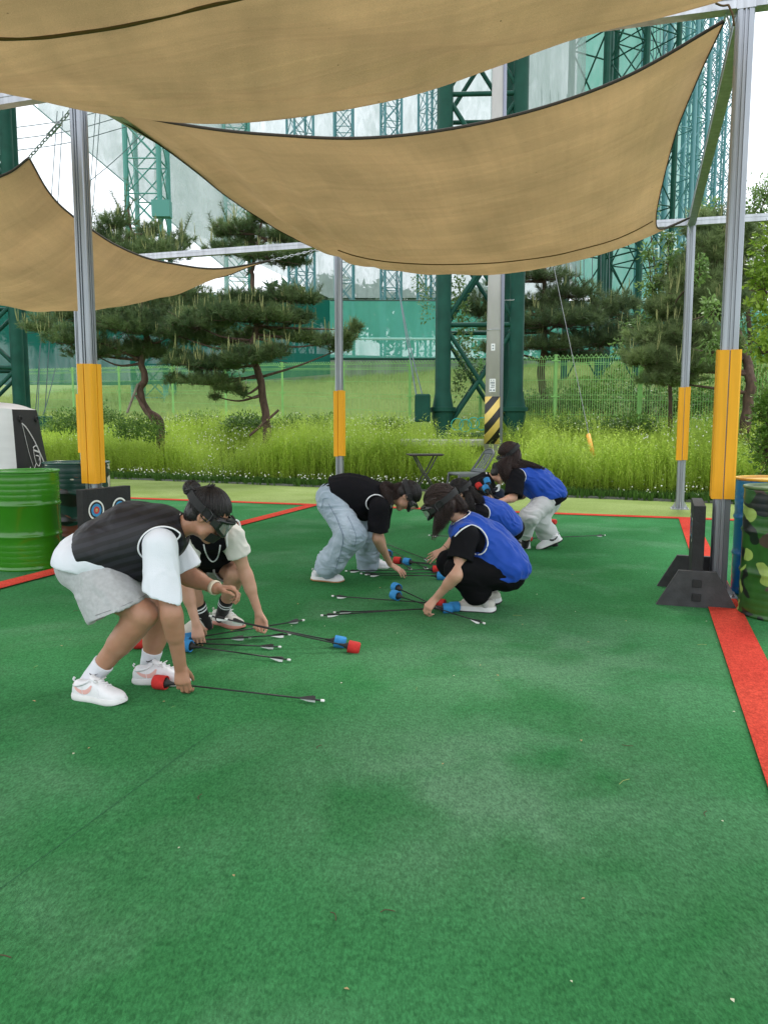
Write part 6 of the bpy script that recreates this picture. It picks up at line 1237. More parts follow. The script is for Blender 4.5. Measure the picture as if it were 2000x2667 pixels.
# ---------------------------------------------------------------- 1: front left, white shirt, black vest, grey shorts
def build_p1():
    J = PJ(dict(pel=(222, 1462, 3.81), ch=(350, 1400, 3.80), up=(425, 1378, 3.79), nk=(470, 1374, 3.78), hd=(542, 1338, 3.77), shR=(418, 1425, 3.61), shL=(436, 1405, 3.97), elR=(447, 1596, 3.56), wrR=(470, 1733, 3.65), elL=(490, 1500, 3.98), wrL=(566, 1533, 3.84),
        hipR=(226, 1484, 3.70), hipL=(236, 1482, 3.90), knR=(374, 1600, 3.60), anR=(238, 1768, 3.68), knL=(418, 1600, 3.90), anL=(387, 1742, 3.96)))
    lens_report('p1', J); root = thing('person', 'person in white t-shirt, striped black vest and grey shorts bending over, nearest of all', 'person', base_of(J), 0, 'people gathering arrows')
    M = frame((.77, .03, -.64), (.64, 0, .77)); S = [(J['pel'], .155, .125), (P(270, 1446, 3.8), .145, .105), (J['ch'], .16, .112), (J['up'], .155, .092)]
    hd_ = {'R': dict(d=(.12, -.06, -1.), n=(.0, 1, 0), t=(1, 0, .1), curl=(.35, .75, .6), spread=.01, s=1.05, tt=.15, thumb=(1.0, .8)), 'L': dict(d=(1., -.18, .05), n=(.05, -.3, -1), t=(.1, -1, .3), curl=[(.5, .9, .6), (.7, 1., .6), (.85, 1.1, .6), (1., 1.1, .6)], spread=.07, thumb=(.35, .25), s=1.02)}
    make_body(root, J, S, M, m_skin, .0045, hd_, 1.16, 1.14, 1.05)
    # grey shorts
    lo, hi = bounds(J); v = Vol(lo, hi, .007); ecap(v, P(224, 1462, 3.80), P(262, 1482, 3.8), (0, 1, 0), (.178, .138), (.172, .125), .04, cuts=[(P(238, 1440, 3.8), unit(np.array([.15, 0, 1.])))])
    nh = unit(np.array([.40, -.05, -.92]))
    for s, q, rr, a0 in (('R', P(310, 1590, 3.64), .148, P(244, 1480, 3.72)), ('L', P(350, 1570, 3.90), .125, P(250, 1482, 3.9))):
        d = unit(q-a0); cone(v, a0, q+d*.12, .124, rr+.010, .05, cuts=[(q, nh)]); cone(v, q+d*.01, q+d*.3, rr-.034, rr-.02, 0, neg=True)
    sh_ = vbuild(v, 'shorts', m_gshort, root, folds((.6, 0, -.8), .009, 13, 3, .2), 2); m_gsm = mat('grey_stitch', (.24, .24, .25), .9)
    draw_on(sh_, [(240, 1606), (275, 1594), (320, 1578), (360, 1560), (380, 1550)], .0015, m_gsm, root)
    # t-shirt
    v = Vol(lo, hi, .006); St = [(P(228, 1456, 3.81), .218, .130), (P(274, 1444, 3.8), .205, .122), (J['ch'], .170, .120), (J['up'], .150, .090)]; torso(v, J, St, .008, .05, cuts=[(P(200, 1490, 3.62), unit(np.array([-.17, 0, -1.])))])
    cone(v, J['shL'], J['shR'], .060, .060, .05); cone(v, J['up'], J['nk'], .070, .058, .03, cuts=[(J['nk']+[.012, 0, .006], unit(np.array([1, 0, .05])))])
    d = unit(J['elR']-J['shR']); e = P(412, 1545, 3.58); n_ = unit(np.array([-.42, 0, -1.])); cone(v, P(418, 1420, 3.61), J['elR']+d*.06+[-.05, 0, 0], .070, .106, .04, cuts=[(e, n_)]); cone(v, P(415, 1500, 3.59), J['elR']+d*.16+[-.05, 0, 0], .058, .094, 0, neg=True)
    d2 = unit(J['elL']-J['shL']); e2 = J['shL']+(J['elL']-J['shL'])*.85; cone(v, J['shL'], J['elL']+d2*.05, .085, .092, .04, cuts=[(e2, d2)])
    ts_ = vbuild(v, 't_shirt', m_white, root, folds((.1, 0, -1), .007, 11, 5, .18), 2); m_wsm = mat('white_stitch', (.55, .58, .66), .9)
    # vest
    v = Vol(lo, hi, .006); cutp = [(P(190, 1430, 3.60), unit(np.array([-1., 0, -.40])))]
    Sv = [(P(214, 1442, 3.81), .205, .085), (P(286, 1420, 3.8), .200, .118), (P(352, 1405, 3.80), .172, .158), (P(412, 1388, 3.79), .162, .118)]; torso(v, J, Sv, .020, .05, cuts=cutp)
    ecap(v, P(330, 1450, 3.8), P(400, 1480, 3.8), (0, 1, 0), (.13, .06), (.12, .055), .07); cone(v, P(436, 1415, 3.62), P(446, 1402, 3.95), .075, .075, .05); cone(v, P(440, 1378, 3.79), P(470, 1376, 3.78), .085, .070, .03, cuts=[(P(476, 1376, 3.78), unit(np.array([1, 0, .1])))])
    cR, cL = P(424, 1440, 3.56), P(440, 1440, 4.0); rg = ring_on(v, cR, (0, -1, 0), .134, 56, .1, 2.4, .006)
    for c in (cR, cL):
        ell(v, c, np.eye(3), (.134, .134, .134), 0, neg=True)
    cone(v, J['nk']+M[:, 1]*.0-[.02, 0, 0], J['nk']+[.2, 0, -.02], .060, .085, 0, neg=True)
    vbuild(v, 'vest', m_vestb, root, folds((.3, 0, -1), .006, 11, 8, .25), 2); trim(rg, .0042, 'trim', m_trim, root)
    tn = [J['nk']+[.004, 0, 0]+np.array([.1*0, math.cos(a)*.070, math.sin(a)*.068]) for a in np.linspace(0, 2*np.pi, 30)]; b = MB(); b.tube(tn, .005, 6, cap=False); wpart(b, 'trim', m_trim, root, smooth=True)
    # hair: bun
    skull_hair(root, J['hd'], M, (0, -.55, .80), m_hair, 1.04, 420, 3)
    bc = P(500, 1272, 3.78); tb = P(520, 1290, 3.78); v = Vol(bc-.1, bc+.1, .004); ell(v, bc, np.eye(3), (.040, .042, .036), .02); cone(v, tb, bc, .030, .03, .02); o = vbuild(v, 'hair_bun', m_hair, root, lambda V: .003*vnoise(V*60, 1)+.0025*np.sin(np.arctan2(V[:, 2]-bc[2], V[:, 0]-bc[0])*9+V[:, 1]*160), 1)
    b = MB(); r = np.random.default_rng(4)
    for i in range(70):
        a = r.uniform(0, 6.28); t = r.uniform(0, 3.1); ax_ = unit(r.normal(0, 1, 3)); e1 = unit(np.cross(ax_, [.2, .3, .9])); e2 = np.cross(ax_, e1); q = np.linspace(a, a+r.uniform(1.5, 3.5), 9); b.tube([bc+(e1*math.cos(x)*.042+e2*math.sin(x)*.040) for x in q], .0018, 4, cap=False)
    for i in range(46): p = P(528+r.uniform(-10, 14), 1286+r.uniform(-6, 5), 3.77+r.uniform(-.03, .03)); e = P(r.uniform(545, 562), r.uniform(1258, 1276), 3.77+r.uniform(-.04, .04)); b.tube(cr([p, (p+e)/2+[0, 0, .006], e], 3), .0018, 4, cap=False)
    wpart(b, 'strands', m_hair, root, smooth=True); st_ = COL.objects[-1]
    goggles(root, J['hd'], M, 1.04, m_lens, True)
    # wristband
    d = unit(J['wrL']-J['elL']); c = J['wrL']-d*.018; e1 = unit(np.cross(d, [0, 1, 0])); e2 = np.cross(d, e1); b = MB(); q = np.linspace(0, 2*np.pi, 30)
    b.grid(np.array([[c+d*z+rr*(e1*math.cos(x)+e2*math.sin(x)) for x in q] for z, rr in ((-.012, .032), (-.012, .036), (0, .0375), (.012, .036), (.012, .032))])); wpart(b, 'wristband', mat('beige_band', srgb(214, 200, 176), .6), root, smooth=True)
    # socks and shoes
    s1 = sock(root, J['anR'], J['knR'], .07, .115, .040, .052, m_sock); s2 = sock(root, J['anL'], J['knL'], .07, .115, .040, .052, m_sock)
    f = unit(G(342, 1836)-G(194, 1818)); sR = shoe(root, G(194, 1818), f, (0, 0, 1), .285, accent=m_pink, sw_side=(1, -1))
    hp = G(349, 1780); shoe(root, hp, (1, .0, 0), (0, 0, 1), .285, accent=m_pink, sw_side=(1, -1))
    for (s_, a, k, u, vv) in ((s1, 'anR', 'knR', 247, 1748), (s2, 'anL', 'knL', 392, 1722)):
        draw_on(s_, [(234.2, 1753), (238.5, 1758), (246, 1758.5), (256, 1755)] if a == 'anR' else [(381, 1721), (385.5, 1724), (393, 1721), (406, 1714)], [.0012, .0035, .0022, .0006], m_sblk, root, 'print')
    return root
build_p1()
# ---------------------------------------------------------------- generic clothing helpers
def tee(root, J, S, m, g, sl, rs, neck=.07, h=.006, hem=None, fold=None, seed=1, name='t_shirt'):
    lo, hi = bounds(J); v = Vol(lo, hi, h); torso(v, J, S, g, .05, cuts=hem or []); cone(v, J['shL'], J['shR'], rs*.82, rs*.82, .05)
    for s in 'LR':
        f = sl[s]; d = unit(J['el'+s]-J['sh'+s]); e = J['sh'+s]+(J['el'+s]-J['sh'+s])*f; cone(v, J['sh'+s], J['el'+s]+d*.10, rs, rs*1.18, .04, cuts=[(e, d)]); cone(v, J['sh'+s]+(J['el'+s]-J['sh'+s])*(f*.6), J['el'+s]+d*.2, rs*.7, rs*1.02, 0, neg=True)
    ax_ = unit(J['nk']-S[-1][0]); cone(v, S[-1][0], J['nk'], neck, neck*.86, .03, cuts=[(J['nk']+ax_*.01, ax_)])
    return vbuild(v, name, m, root, fold or folds(J['nk']-J['pel'], .006, 13, seed, .3), 2)
def vest(root, J, S, m, g, hem, arm_r=.115, arm_off=(0, 0, 0), arm_ax=None, neck_r=.075, h=.006, fold=None, extra=None, seed=1, trims='L', ntrim=True, trad=.0055, axis=None):
    lo, hi = bounds(J); v = Vol(lo, hi, h); torso(v, J, S, g, .05, cuts=hem); cone(v, J['shL'], J['shR'], .062+g, .062+g, .05)
    if extra: extra(v)
    ax_ = unit(J['nk']-S[-1][0]); cone(v, S[-1][0], J['nk']+ax_*.01, .085, .07, .03, cuts=[(J['nk']+ax_*.012, ax_)]); sd = unit(J['shR']-J['shL']); rg = {}
    for s, sg in (('L', -1), ('R', 1)):
        c = J['sh'+s]+sd*sg*.03+np.asarray(arm_off); rg[s] = ring_on(v, c, sd*sg, arm_r, 56, .1, 2.4, .005)
    for s, sg in (('L', -1), ('R', 1)): ell(v, J['sh'+s]+sd*sg*.03+np.asarray(arm_off), np.eye(3), (arm_r,)*3, 0, neg=True)
    nc = J['nk']+ax_*.02; nr = ring_on(v, nc, ax_, neck_r, 40, .1, 2.6, .004); ell(v, nc, np.eye(3), (neck_r,)*3, 0, neg=True)
    o = vbuild(v, 'vest', m, root, fold or folds(J['nk']-J['pel'], .006, 12, seed, .3), 2)
    for s in trims: trim(rg[s], trad, 'trim', m_trim, root)
    if ntrim: trim(nr, trad*.9, 'trim', m_trim, root)
    return o
def trousers(root, J, m, top, r0, leg, seed=1, amp=.008, h=.007, f=12, name='trousers', k=.05):
    """leg: {'L': [(pt, r), ...]} chains; last point is the hem"""
    lo, hi = bounds(J); v = Vol(lo, hi, h)
    for (a, s0, f0), (b, s1, f1) in zip(top[:-1], top[1:]): ecap(v, a, b, J['hipR']-J['hipL'], (s0, f0), (s1, f1), k)
    for s in 'LR':
        c = leg[s]
        for i in range(len(c)-1):
            d = unit(c[i+1][0]-c[i][0]); last = i == len(c)-2; b = c[i+1][0]+(d*.05 if last else 0); cone(v, c[i][0], b, c[i][1], c[i+1][1], k, cuts=[(c[i+1][0], d)] if last else ())
        d = unit(c[-1][0]-c[-2][0]); cone(v, c[-1][0]-d*.05, c[-1][0]+d*.2, c[-1][1]-.012, c[-1][1], 0, neg=True)
    return vbuild(v, name, m, root, folds((1, .2, -.25), amp, f, seed, .28, .45), 2)
# ---------------------------------------------------------------- 2: behind the first, cream shirt
def build_p2():
    J = PJ(dict(pel=(552, 1462, 5.06), ch=(548, 1405, 4.78), up=(547, 1378, 4.64), nk=(546, 1352, 4.56), hd=(550, 1352, 4.44), shL=(606, 1398, 4.62), shR=(489, 1408, 4.60), elL=(640, 1494, 4.66), wrL=(674, 1596, 4.66), elR=(484, 1526, 4.50), wrR=(511, 1622, 4.45),
        hipL=(580, 1472, 5.04), hipR=(524, 1472, 5.04), knL=(614, 1494, 4.72), anL=(580, 1594, 4.93), knR=(488, 1505, 4.70), anR=(532, 1612, 4.84)))
    lens_report('p2', J); root = thing('person', 'person in cream t-shirt, black vest and striped black socks, crouching behind the nearest person', 'person', base_of(J), 0, 'people gathering arrows')
    M = frame((.05, -.62, -.78), (0, -.78, .62)); S = [(J['pel'], .15, .11), (J['ch'], .15, .11), (J['up'], .15, .085)]
    H = {'L': dict(d=(.15, -.02, -1.), n=(-.15, -1, .05), t=(1, -.1, .1), curl=[(.6, .9, .5), (.9, 1.1, .7), (1., 1.1, .8), (1.1, 1.1, .8)], thumb=(.5, .5), s=1.0), 'R': dict(d=(.2, -.25, -1.), n=(-.2, .95, -.1), t=(.9, .2, 0), curl=(.5, .8, .5), thumb=(1.2, 1.4), spread=.03, s=1.0)}
    make_body(root, J, S, M, m_skin2, .005, H, .92, .92, 1.0)
    tee(root, J, S, m_cream, .012, {'L': .50, 'R': .55}, .070, seed=4)
    Sv = [(P(552, 1440, 4.90), .16, .12), (J['ch'], .165, .125), (J['up'], .16, .095)]
    v2_ = vest(root, J, Sv, m_black, .014, [(P(552, 1475, 4.9), unit(np.array([0, .6, -.8])))], .098, neck_r=.085, trims='LR', seed=6, extra=lambda v: ecap(v, P(552, 1452, 4.72), P(553, 1462, 4.72), (1, 0, 0), (.135, .04), (.10, .03), .06))
    draw_on(v2_, [(531, 1418), (535, 1436), (543, 1453), (554, 1463), (565, 1456), (571, 1440), (574, 1420)], .0042, m_trim, root, 'trim')
    trousers(root, J, m_gshort, [(P(552, 1462, 5.08), .165, .13), (P(552, 1455, 4.98), .15, .12)], 0, {'L': [(P(582, 1468, 5.04), .105), (P(598, 1478, 4.84), .098)], 'R': [(P(522, 1468, 5.04), .105), (P(503, 1480, 4.84), .098)]}, 5, name='shorts')
    skull_hair(root, J['hd'], M, (0, -.8, -.2), m_hair, 1.0, 260, 7); goggles(root, J['hd'], M, 1.0)
    strands([([J['hd']-M[:, 1]*.09+M[:, 2]*.0, J['hd']-M[:, 1]*.12-M[:, 2]*.06, P(520, 1340, 4.55)], [.02, .026, .012])], 90, .0018, 1, m_hair, root, 'ponytail')
    bands = [(.105, .010, m_trim), (.082, .010, m_trim)]
    sock(root, J['anL'], J['knL'], .06, .135, .035, .046, m_bsock, bands); sock(root, J['anR'], J['knR'], .06, .125, .035, .046, m_bsock, bands)
    shoe(root, G(556, 1622), G(636, 1640)-G(556, 1622), (0, 0, 1), .285, m_scream, m_salmon, m_sgreen, sw_side=(1, -1), swd='curve', thick=.026)
    shoe(root, G(550, 1634), G(488, 1656)-G(550, 1634), (0, 0, 1), .270, m_scream, m_salmon, m_sgreen, sw_side=(1, -1), swd='curve', thick=.026)
    return root
build_p2()
# ---------------------------------------------------------------- 3: jeans
def build_p3():
    J = PJ(dict(pel=(868, 1296, 6.45), ch=(938, 1288, 6.45), up=(975, 1290, 6.43), nk=(1008, 1296, 6.42), hd=(1059, 1291, 6.4), shR=(988, 1322, 6.24), shL=(1000, 1306, 6.60), elR=(982, 1402, 6.24), wrR=(1016, 1469, 6.50), elL=(984, 1388, 6.62), wrL=(1006, 1444, 6.75),
        hipR=(864, 1312, 6.34), hipL=(878, 1308, 6.58), knR=(918, 1396, 6.20), anR=(832, 1488, 6.36), knL=(956, 1392, 6.62), anL=(950, 1470, 6.86)))
    lens_report('p3', J); root = thing('person', 'person in loose light blue jeans and a black top, reaching down to the arrows', 'person', base_of(J), 0, 'people gathering arrows')
    M = frame((.38, .0, -.92), (.92, 0, .38)); S = [(J['pel'], .15, .115), (P(900, 1288, 6.45), .13, .11), (J['ch'], .145, .115), (J['up'], .145, .085)]
    H = {'R': dict(d=(.80, -.05, -.50), n=(-.3, .35, -.9), t=(.3, .9, .1), curl=(.15, .25, .2), spread=.16, s=1.0, thumb=(.3, .2))}
    make_body(root, J, S, M, m_skin2, .005, H, .95, .80, 1.0)
    tee(root, J, S, m_black, .014, {'R': .80, 'L': .8}, .078, seed=4)
    Sv = [(P(872, 1285, 6.45), .165, .128), (P(905, 1285, 6.45), .16, .142), (J['ch']+[0, 0, -.015], .165, .150), (J['up'], .155, .100)]
    vest(root, J, Sv, m_black, .014, [(P(866, 1282, 6.45), unit(np.array([-1., 0, -.25])))], .112, arm_off=(-.01, 0, .01), neck_r=.08, seed=5, trims='R', trad=.0048, extra=lambda v: ecap(v, P(905, 1318, 6.45), P(952, 1345, 6.45), (0, 1, 0), (.13, .04), (.11, .035), .06))
    trousers(root, J, m_denim, [(P(866, 1298, 6.45), .172, .132), (P(890, 1300, 6.45), .15, .115)], 0, {'R': [(P(866, 1312, 6.36), .112), (P(916, 1392, 6.20), .108), (P(862, 1462, 6.32), .104), (P(842, 1486, 6.36), .088)], 'L': [(P(880, 1308, 6.56), .108), (P(952, 1392, 6.62), .094), (P(958, 1440, 6.80), .092), (P(958, 1478, 6.88), .092)]}, 7, .010, .006, 17)
    jn = COL.objects[-1]; m_sm = mat('denim_seam', (.17, .23, .31), .9)
    for pth, rd in (([(856, 1312), (868, 1334), (878, 1352), (885, 1372), (893, 1392), (893, 1412), (888, 1436), (882, 1458), (875, 1482)], .0026), ([(826, 1318), (838, 1322), (842, 1300), (856, 1297)], .002), ([(905, 1344), (915, 1362), (923, 1382), (928, 1400), (924, 1424)], .002)): draw_on(jn, pth, rd, m_sm, root, 'seam')
    skull_hair(root, J['hd'], M, (0, -.95, .1), m_hair, 1.02, 380, 9); goggles(root, J['hd'], M, 1.02)
    strands([([J['hd']-M[:, 1]*.09, P(1022, 1272, 6.38), P(1003, 1266, 6.34), P(1006, 1290, 6.27), P(1020, 1318, 6.25)], [.03, .035, .032, .028, .012]), ([J['hd']-M[:, 1]*.07-M[:, 2]*.02, P(1030, 1290, 6.34), P(1012, 1290, 6.28), P(1026, 1322, 6.26)], [.03, .035, .03, .010])], 150, .0022, 1.1, m_hairb, root, 'ponytail', 5, .010)
    sock(root, J['anR'], J['knR'], .03, .08, .026, .044, m_sock); sock(root, J['anL'], J['knL'], .03, .08, .026, .044, m_sock)
    shoe(root, G(811, 1515)+[0, .02, .012], (1, -.14, -.05), (.04, 0, 1), .27, m_swhite, m_ssole, m_mint, m_gum, sw_side=(1, -1)); shoe(root, G(941, 1480)+[0, .02, 0], (1, -.12, 0), (0, 0, 1), .265, m_swhite, m_ssole, None, None)
    return root
build_p3()
# ---------------------------------------------------------------- 4: blue vest, squatting, nearest
def build_p4():
    J = PJ(dict(pel=(1318, 1488, 5.36), ch=(1258, 1418, 5.35), up=(1228, 1380, 5.34), nk=(1202, 1352, 5.33), hd=(1150, 1314, 5.30), shL=(1212, 1395, 5.16), shR=(1202, 1384, 5.50), elL=(1189, 1497, 5.06), wrL=(1136, 1557, 5.19), elR=(1216, 1458, 5.60), wrR=(1226, 1488, 5.58),
        hipL=(1312, 1494, 5.26), hipR=(1314, 1490, 5.48), knL=(1192, 1482, 5.14), anL=(1262, 1572, 5.30), knR=(1168, 1464, 5.50), anR=(1284, 1556, 5.60)))
    lens_report('p4', J); root = thing('person', 'person in blue vest, black t-shirt and black trousers squatting nearest, holding a fan of arrows', 'person', base_of(J), 0, 'people gathering arrows')
    M = frame((-.84, .12, -.54), (-.54, 0, .84)); S = [(J['pel'], .155, .125), (P(1296, 1455, 5.36), .14, .115), (J['ch'], .15, .118), (J['up'], .145, .085)]
    H = {'L': dict(d=(-.62, -.12, -.70), n=(.55, .55, -.5), t=(-.35, -.45, .6), curl=(.6, .9, .7), spread=.01, s=1.05, tt=.25, thumb=(.9, .8)), 'R': dict(d=(-.2, 0, -1), n=(0, -1, 0), t=(-1, 0, 0))}
    make_body(root, J, S, M, m_skin2, .005, H, 1.0, .80, 1.0)
    tee(root, J, S, m_black, .014, {'L': .64, 'R': .7}, .082, seed=4)
    Sv = [(P(1322, 1474, 5.36), .205, .118), (P(1292, 1446, 5.36), .18, .128), (P(1262, 1415, 5.36), .165, .130), (P(1228, 1382, 5.34), .155, .098)]
    def ex(v):
        ecap(v, P(1322, 1450, 5.36), P(1366, 1474, 5.36), (0, 1, 0), (.15, .07), (.12, .022), .04); ecap(v, P(1256, 1446, 5.36), P(1290, 1488, 5.36), (0, 1, 0), (.19, .055), (.205, .06), .05)
    vest(root, J, Sv, m_blue, .024, [(P(1310, 1502, 5.36), unit(np.array([.10, 0, -1.])))], .118, arm_off=(.035, -.0, -.045), neck_r=.08, seed=5, trad=.005, extra=ex, fold=folds((-.7, 0, .7), .009, 12, 6, .30, .8))
    trousers(root, J, m_navy, [(P(1316, 1494, 5.36), .172, .118), (P(1300, 1490, 5.36), .16, .11)], 0, {'L': [(P(1308, 1494, 5.26), .108), (P(1196, 1484, 5.14), .088), (P(1240, 1540, 5.24), .080), (P(1246, 1550, 5.26), .076)], 'R': [(P(1310, 1490, 5.48), .105), (P(1172, 1467, 5.50), .086), (P(1264, 1528, 5.56), .072), (P(1270, 1534, 5.58), .068)]}, 7, .007, .007, 11)
    skull_hair(root, J['hd'], M, (0, -.6, -.3), m_hairb, 1.04, 420, 9, .012)
    hdp = J['hd']; q = lambda r_, f, u: hdp+M@np.array([r_, f, u])
    ch_ = []
    for sd in (-1, 1):
        for f, l in ((-.03, .15), (.01, .18), (.04, .19), (-.06, .10)):
            a = q(sd*.075, f, .03); b0 = q(sd*.088, f+.01, -.03); e = b0+np.array([-.03-.04*max(0, f), .0, -l]); ch_.append(([a, b0, (b0+e)/2+[.012, -.008*sd, 0], e], [.014, .022, .024, .008]))
    for x in (-.04, 0, .04): a = q(x, -.09, .02); ch_.append(([a, q(x, -.108, -.03), q(x*1.1, -.105, -.07)+[.02, 0, -.02], P(1204+x*100, 1340, 5.30)+[0, 0, -.01]], [.018, .026, .026, .012]))
    strands(ch_, 60, .0019, 1.15, m_hairb, root, 'hair_length', 4, .008); goggles(root, J['hd'], M, 1.08)
    sock(root, J['anL'], J['knL'], .02, .10, .027, .042, m_gsock); sock(root, J['anR'], J['knR'], .02, .10, .027, .042, m_gsock)
    shoe(root, G(1290, 1598)+[0, .02, 0], G(1184, 1590)-G(1290, 1598), (0, 0, 1), .285, m_scream, m_ssole, mat('shoe_bar_white', (.66, .65, .62), .6), m_sblk, sw_side=(1, -1), swd='bars', chunky=.010)
    shoe(root, G(1306, 1582)+[0, .02, .028], unit(np.array([-1, .1, -.10])), (-.1, 0, 1), .275, m_scream, m_ssole, None, m_sblk, chunky=.010)
    b = MB(); b.box(P(1300, 1482, 5.155), (.012, .004, .022), frame((0, 1, 0), (.3, 0, 1)), bev=.001); wpart(b, 'size_tag', m_dgrey, root)
    return root
build_p4()
# ---------------------------------------------------------------- 5: second blue vest, squatting behind
def build_p5():
    J = PJ(dict(pel=(1326, 1376, 7.32), ch=(1284, 1346, 7.26), up=(1258, 1326, 7.22), nk=(1236, 1312, 7.18), hd=(1196, 1283, 7.12), shL=(1248, 1336, 7.04), shR=(1242, 1328, 7.40), elL=(1192, 1392, 7.00), wrL=(1153, 1432, 6.96), elR=(1235, 1390, 7.45), wrR=(1210, 1425, 7.35),
        hipL=(1322, 1380, 7.22), hipR=(1324, 1378, 7.44), knL=(1232, 1388, 7.00), anL=(1286, 1438, 7.22), knR=(1226, 1380, 7.45), anR=(1300, 1432, 7.5)))
    lens_report('p5', J); root = thing('person', 'person in a blue vest squatting behind the one with the fan of arrows', 'person', base_of(J), 0, 'people gathering arrows')
    M = frame((-.86, .1, -.5), (-.5, 0, .86)); S = [(J['pel'], .155, .12), (J['ch'], .15, .115), (J['up'], .145, .085)]
    H = {'L': dict(d=(-.86, -.05, -.5), n=(.1, .75, -.6), t=(.1, -.6, -.6), curl=(.1, .2, .15), spread=.12, s=1.0, thumb=(.3, .2)), 'R': dict(d=(-1, 0, -.5), n=(0, 0, -1), t=(0, 1, 0))}
    make_body(root, J, S, M, m_skin2, .006, H, .95, .8, 1.0)
    tee(root, J, S, m_black, .014, {'L': .5, 'R': .6}, .078, seed=4)
    Sv = [(P(1318, 1366, 7.30), .18, .112), (P(1292, 1350, 7.28), .17, .13), (P(1258, 1328, 7.22), .155, .10)]
    vest(root, J, Sv, m_blue, .024, [(P(1330, 1388, 7.3), unit(np.array([.45, 0, -1.])))], .098, neck_r=.08, seed=15, trad=.005, h=.007, fold=folds((-.7, 0, .6), .009, 12, 16, .30, .8), extra=lambda v: ecap(v, P(1320, 1358, 7.3), P(1344, 1372, 7.3), (0, 1, 0), (.14, .06), (.12, .02), .04))
    trousers(root, J, m_navy, [(P(1328, 1378, 7.32), .172, .12), (P(1312, 1376, 7.32), .15, .11)], 0, {'L': [(P(1320, 1382, 7.22), .10), (P(1234, 1390, 7.02), .082), (P(1280, 1428, 7.2), .072), (P(1284, 1434, 7.22), .07)], 'R': [(P(1322, 1380, 7.44), .10), (P(1228, 1384, 7.45), .082), (P(1290, 1424, 7.5), .072), (P(1296, 1430, 7.5), .07)]}, 7, .007, .008, 11)
    skull_hair(root, J['hd'], M, (0, -.85, -.2), m_hair, 1.02, 380, 9)
    hdp = J['hd']; q = lambda r_, f, u: hdp+M@np.array([r_, f, u])
    strands([([q(0, -.09, 0), P(1232, 1290, 7.08), P(1252, 1302, 7.04), P(1262, 1300, 7.02)], [.035, .045, .04, .02]), ([q(-.06, -.06, -.02), P(1222, 1300, 7.0), P(1228, 1326, 6.98), P(1236, 1340, 6.97)], [.02, .035, .03, .012])], 150, .0024, 1.1, m_hair, root, 'ponytail', 4, .008); goggles(root, J['hd'], M, 1.06)
    b = MB(); d = unit(J['wrL']-J['elL']); c = J['wrL']-d*.03; e1 = unit(np.cross(d, [0, 1, 0])); e2 = np.cross(d, e1); b.tube([c+.030*(e1*math.cos(x)+e2*math.sin(x)) for x in np.linspace(0, 6.283, 20)], .002, 5, cap=False); wpart(b, 'hair_tie', m_strap, root)
    shoe(root, G(1300, 1452), (-1, -.1, 0), (0, 0, 1), .265, m_swhite); shoe(root, G(1312, 1440), (-1, -.1, 0), (0, 0, 1), .265, m_swhite)
    return root
build_p5()
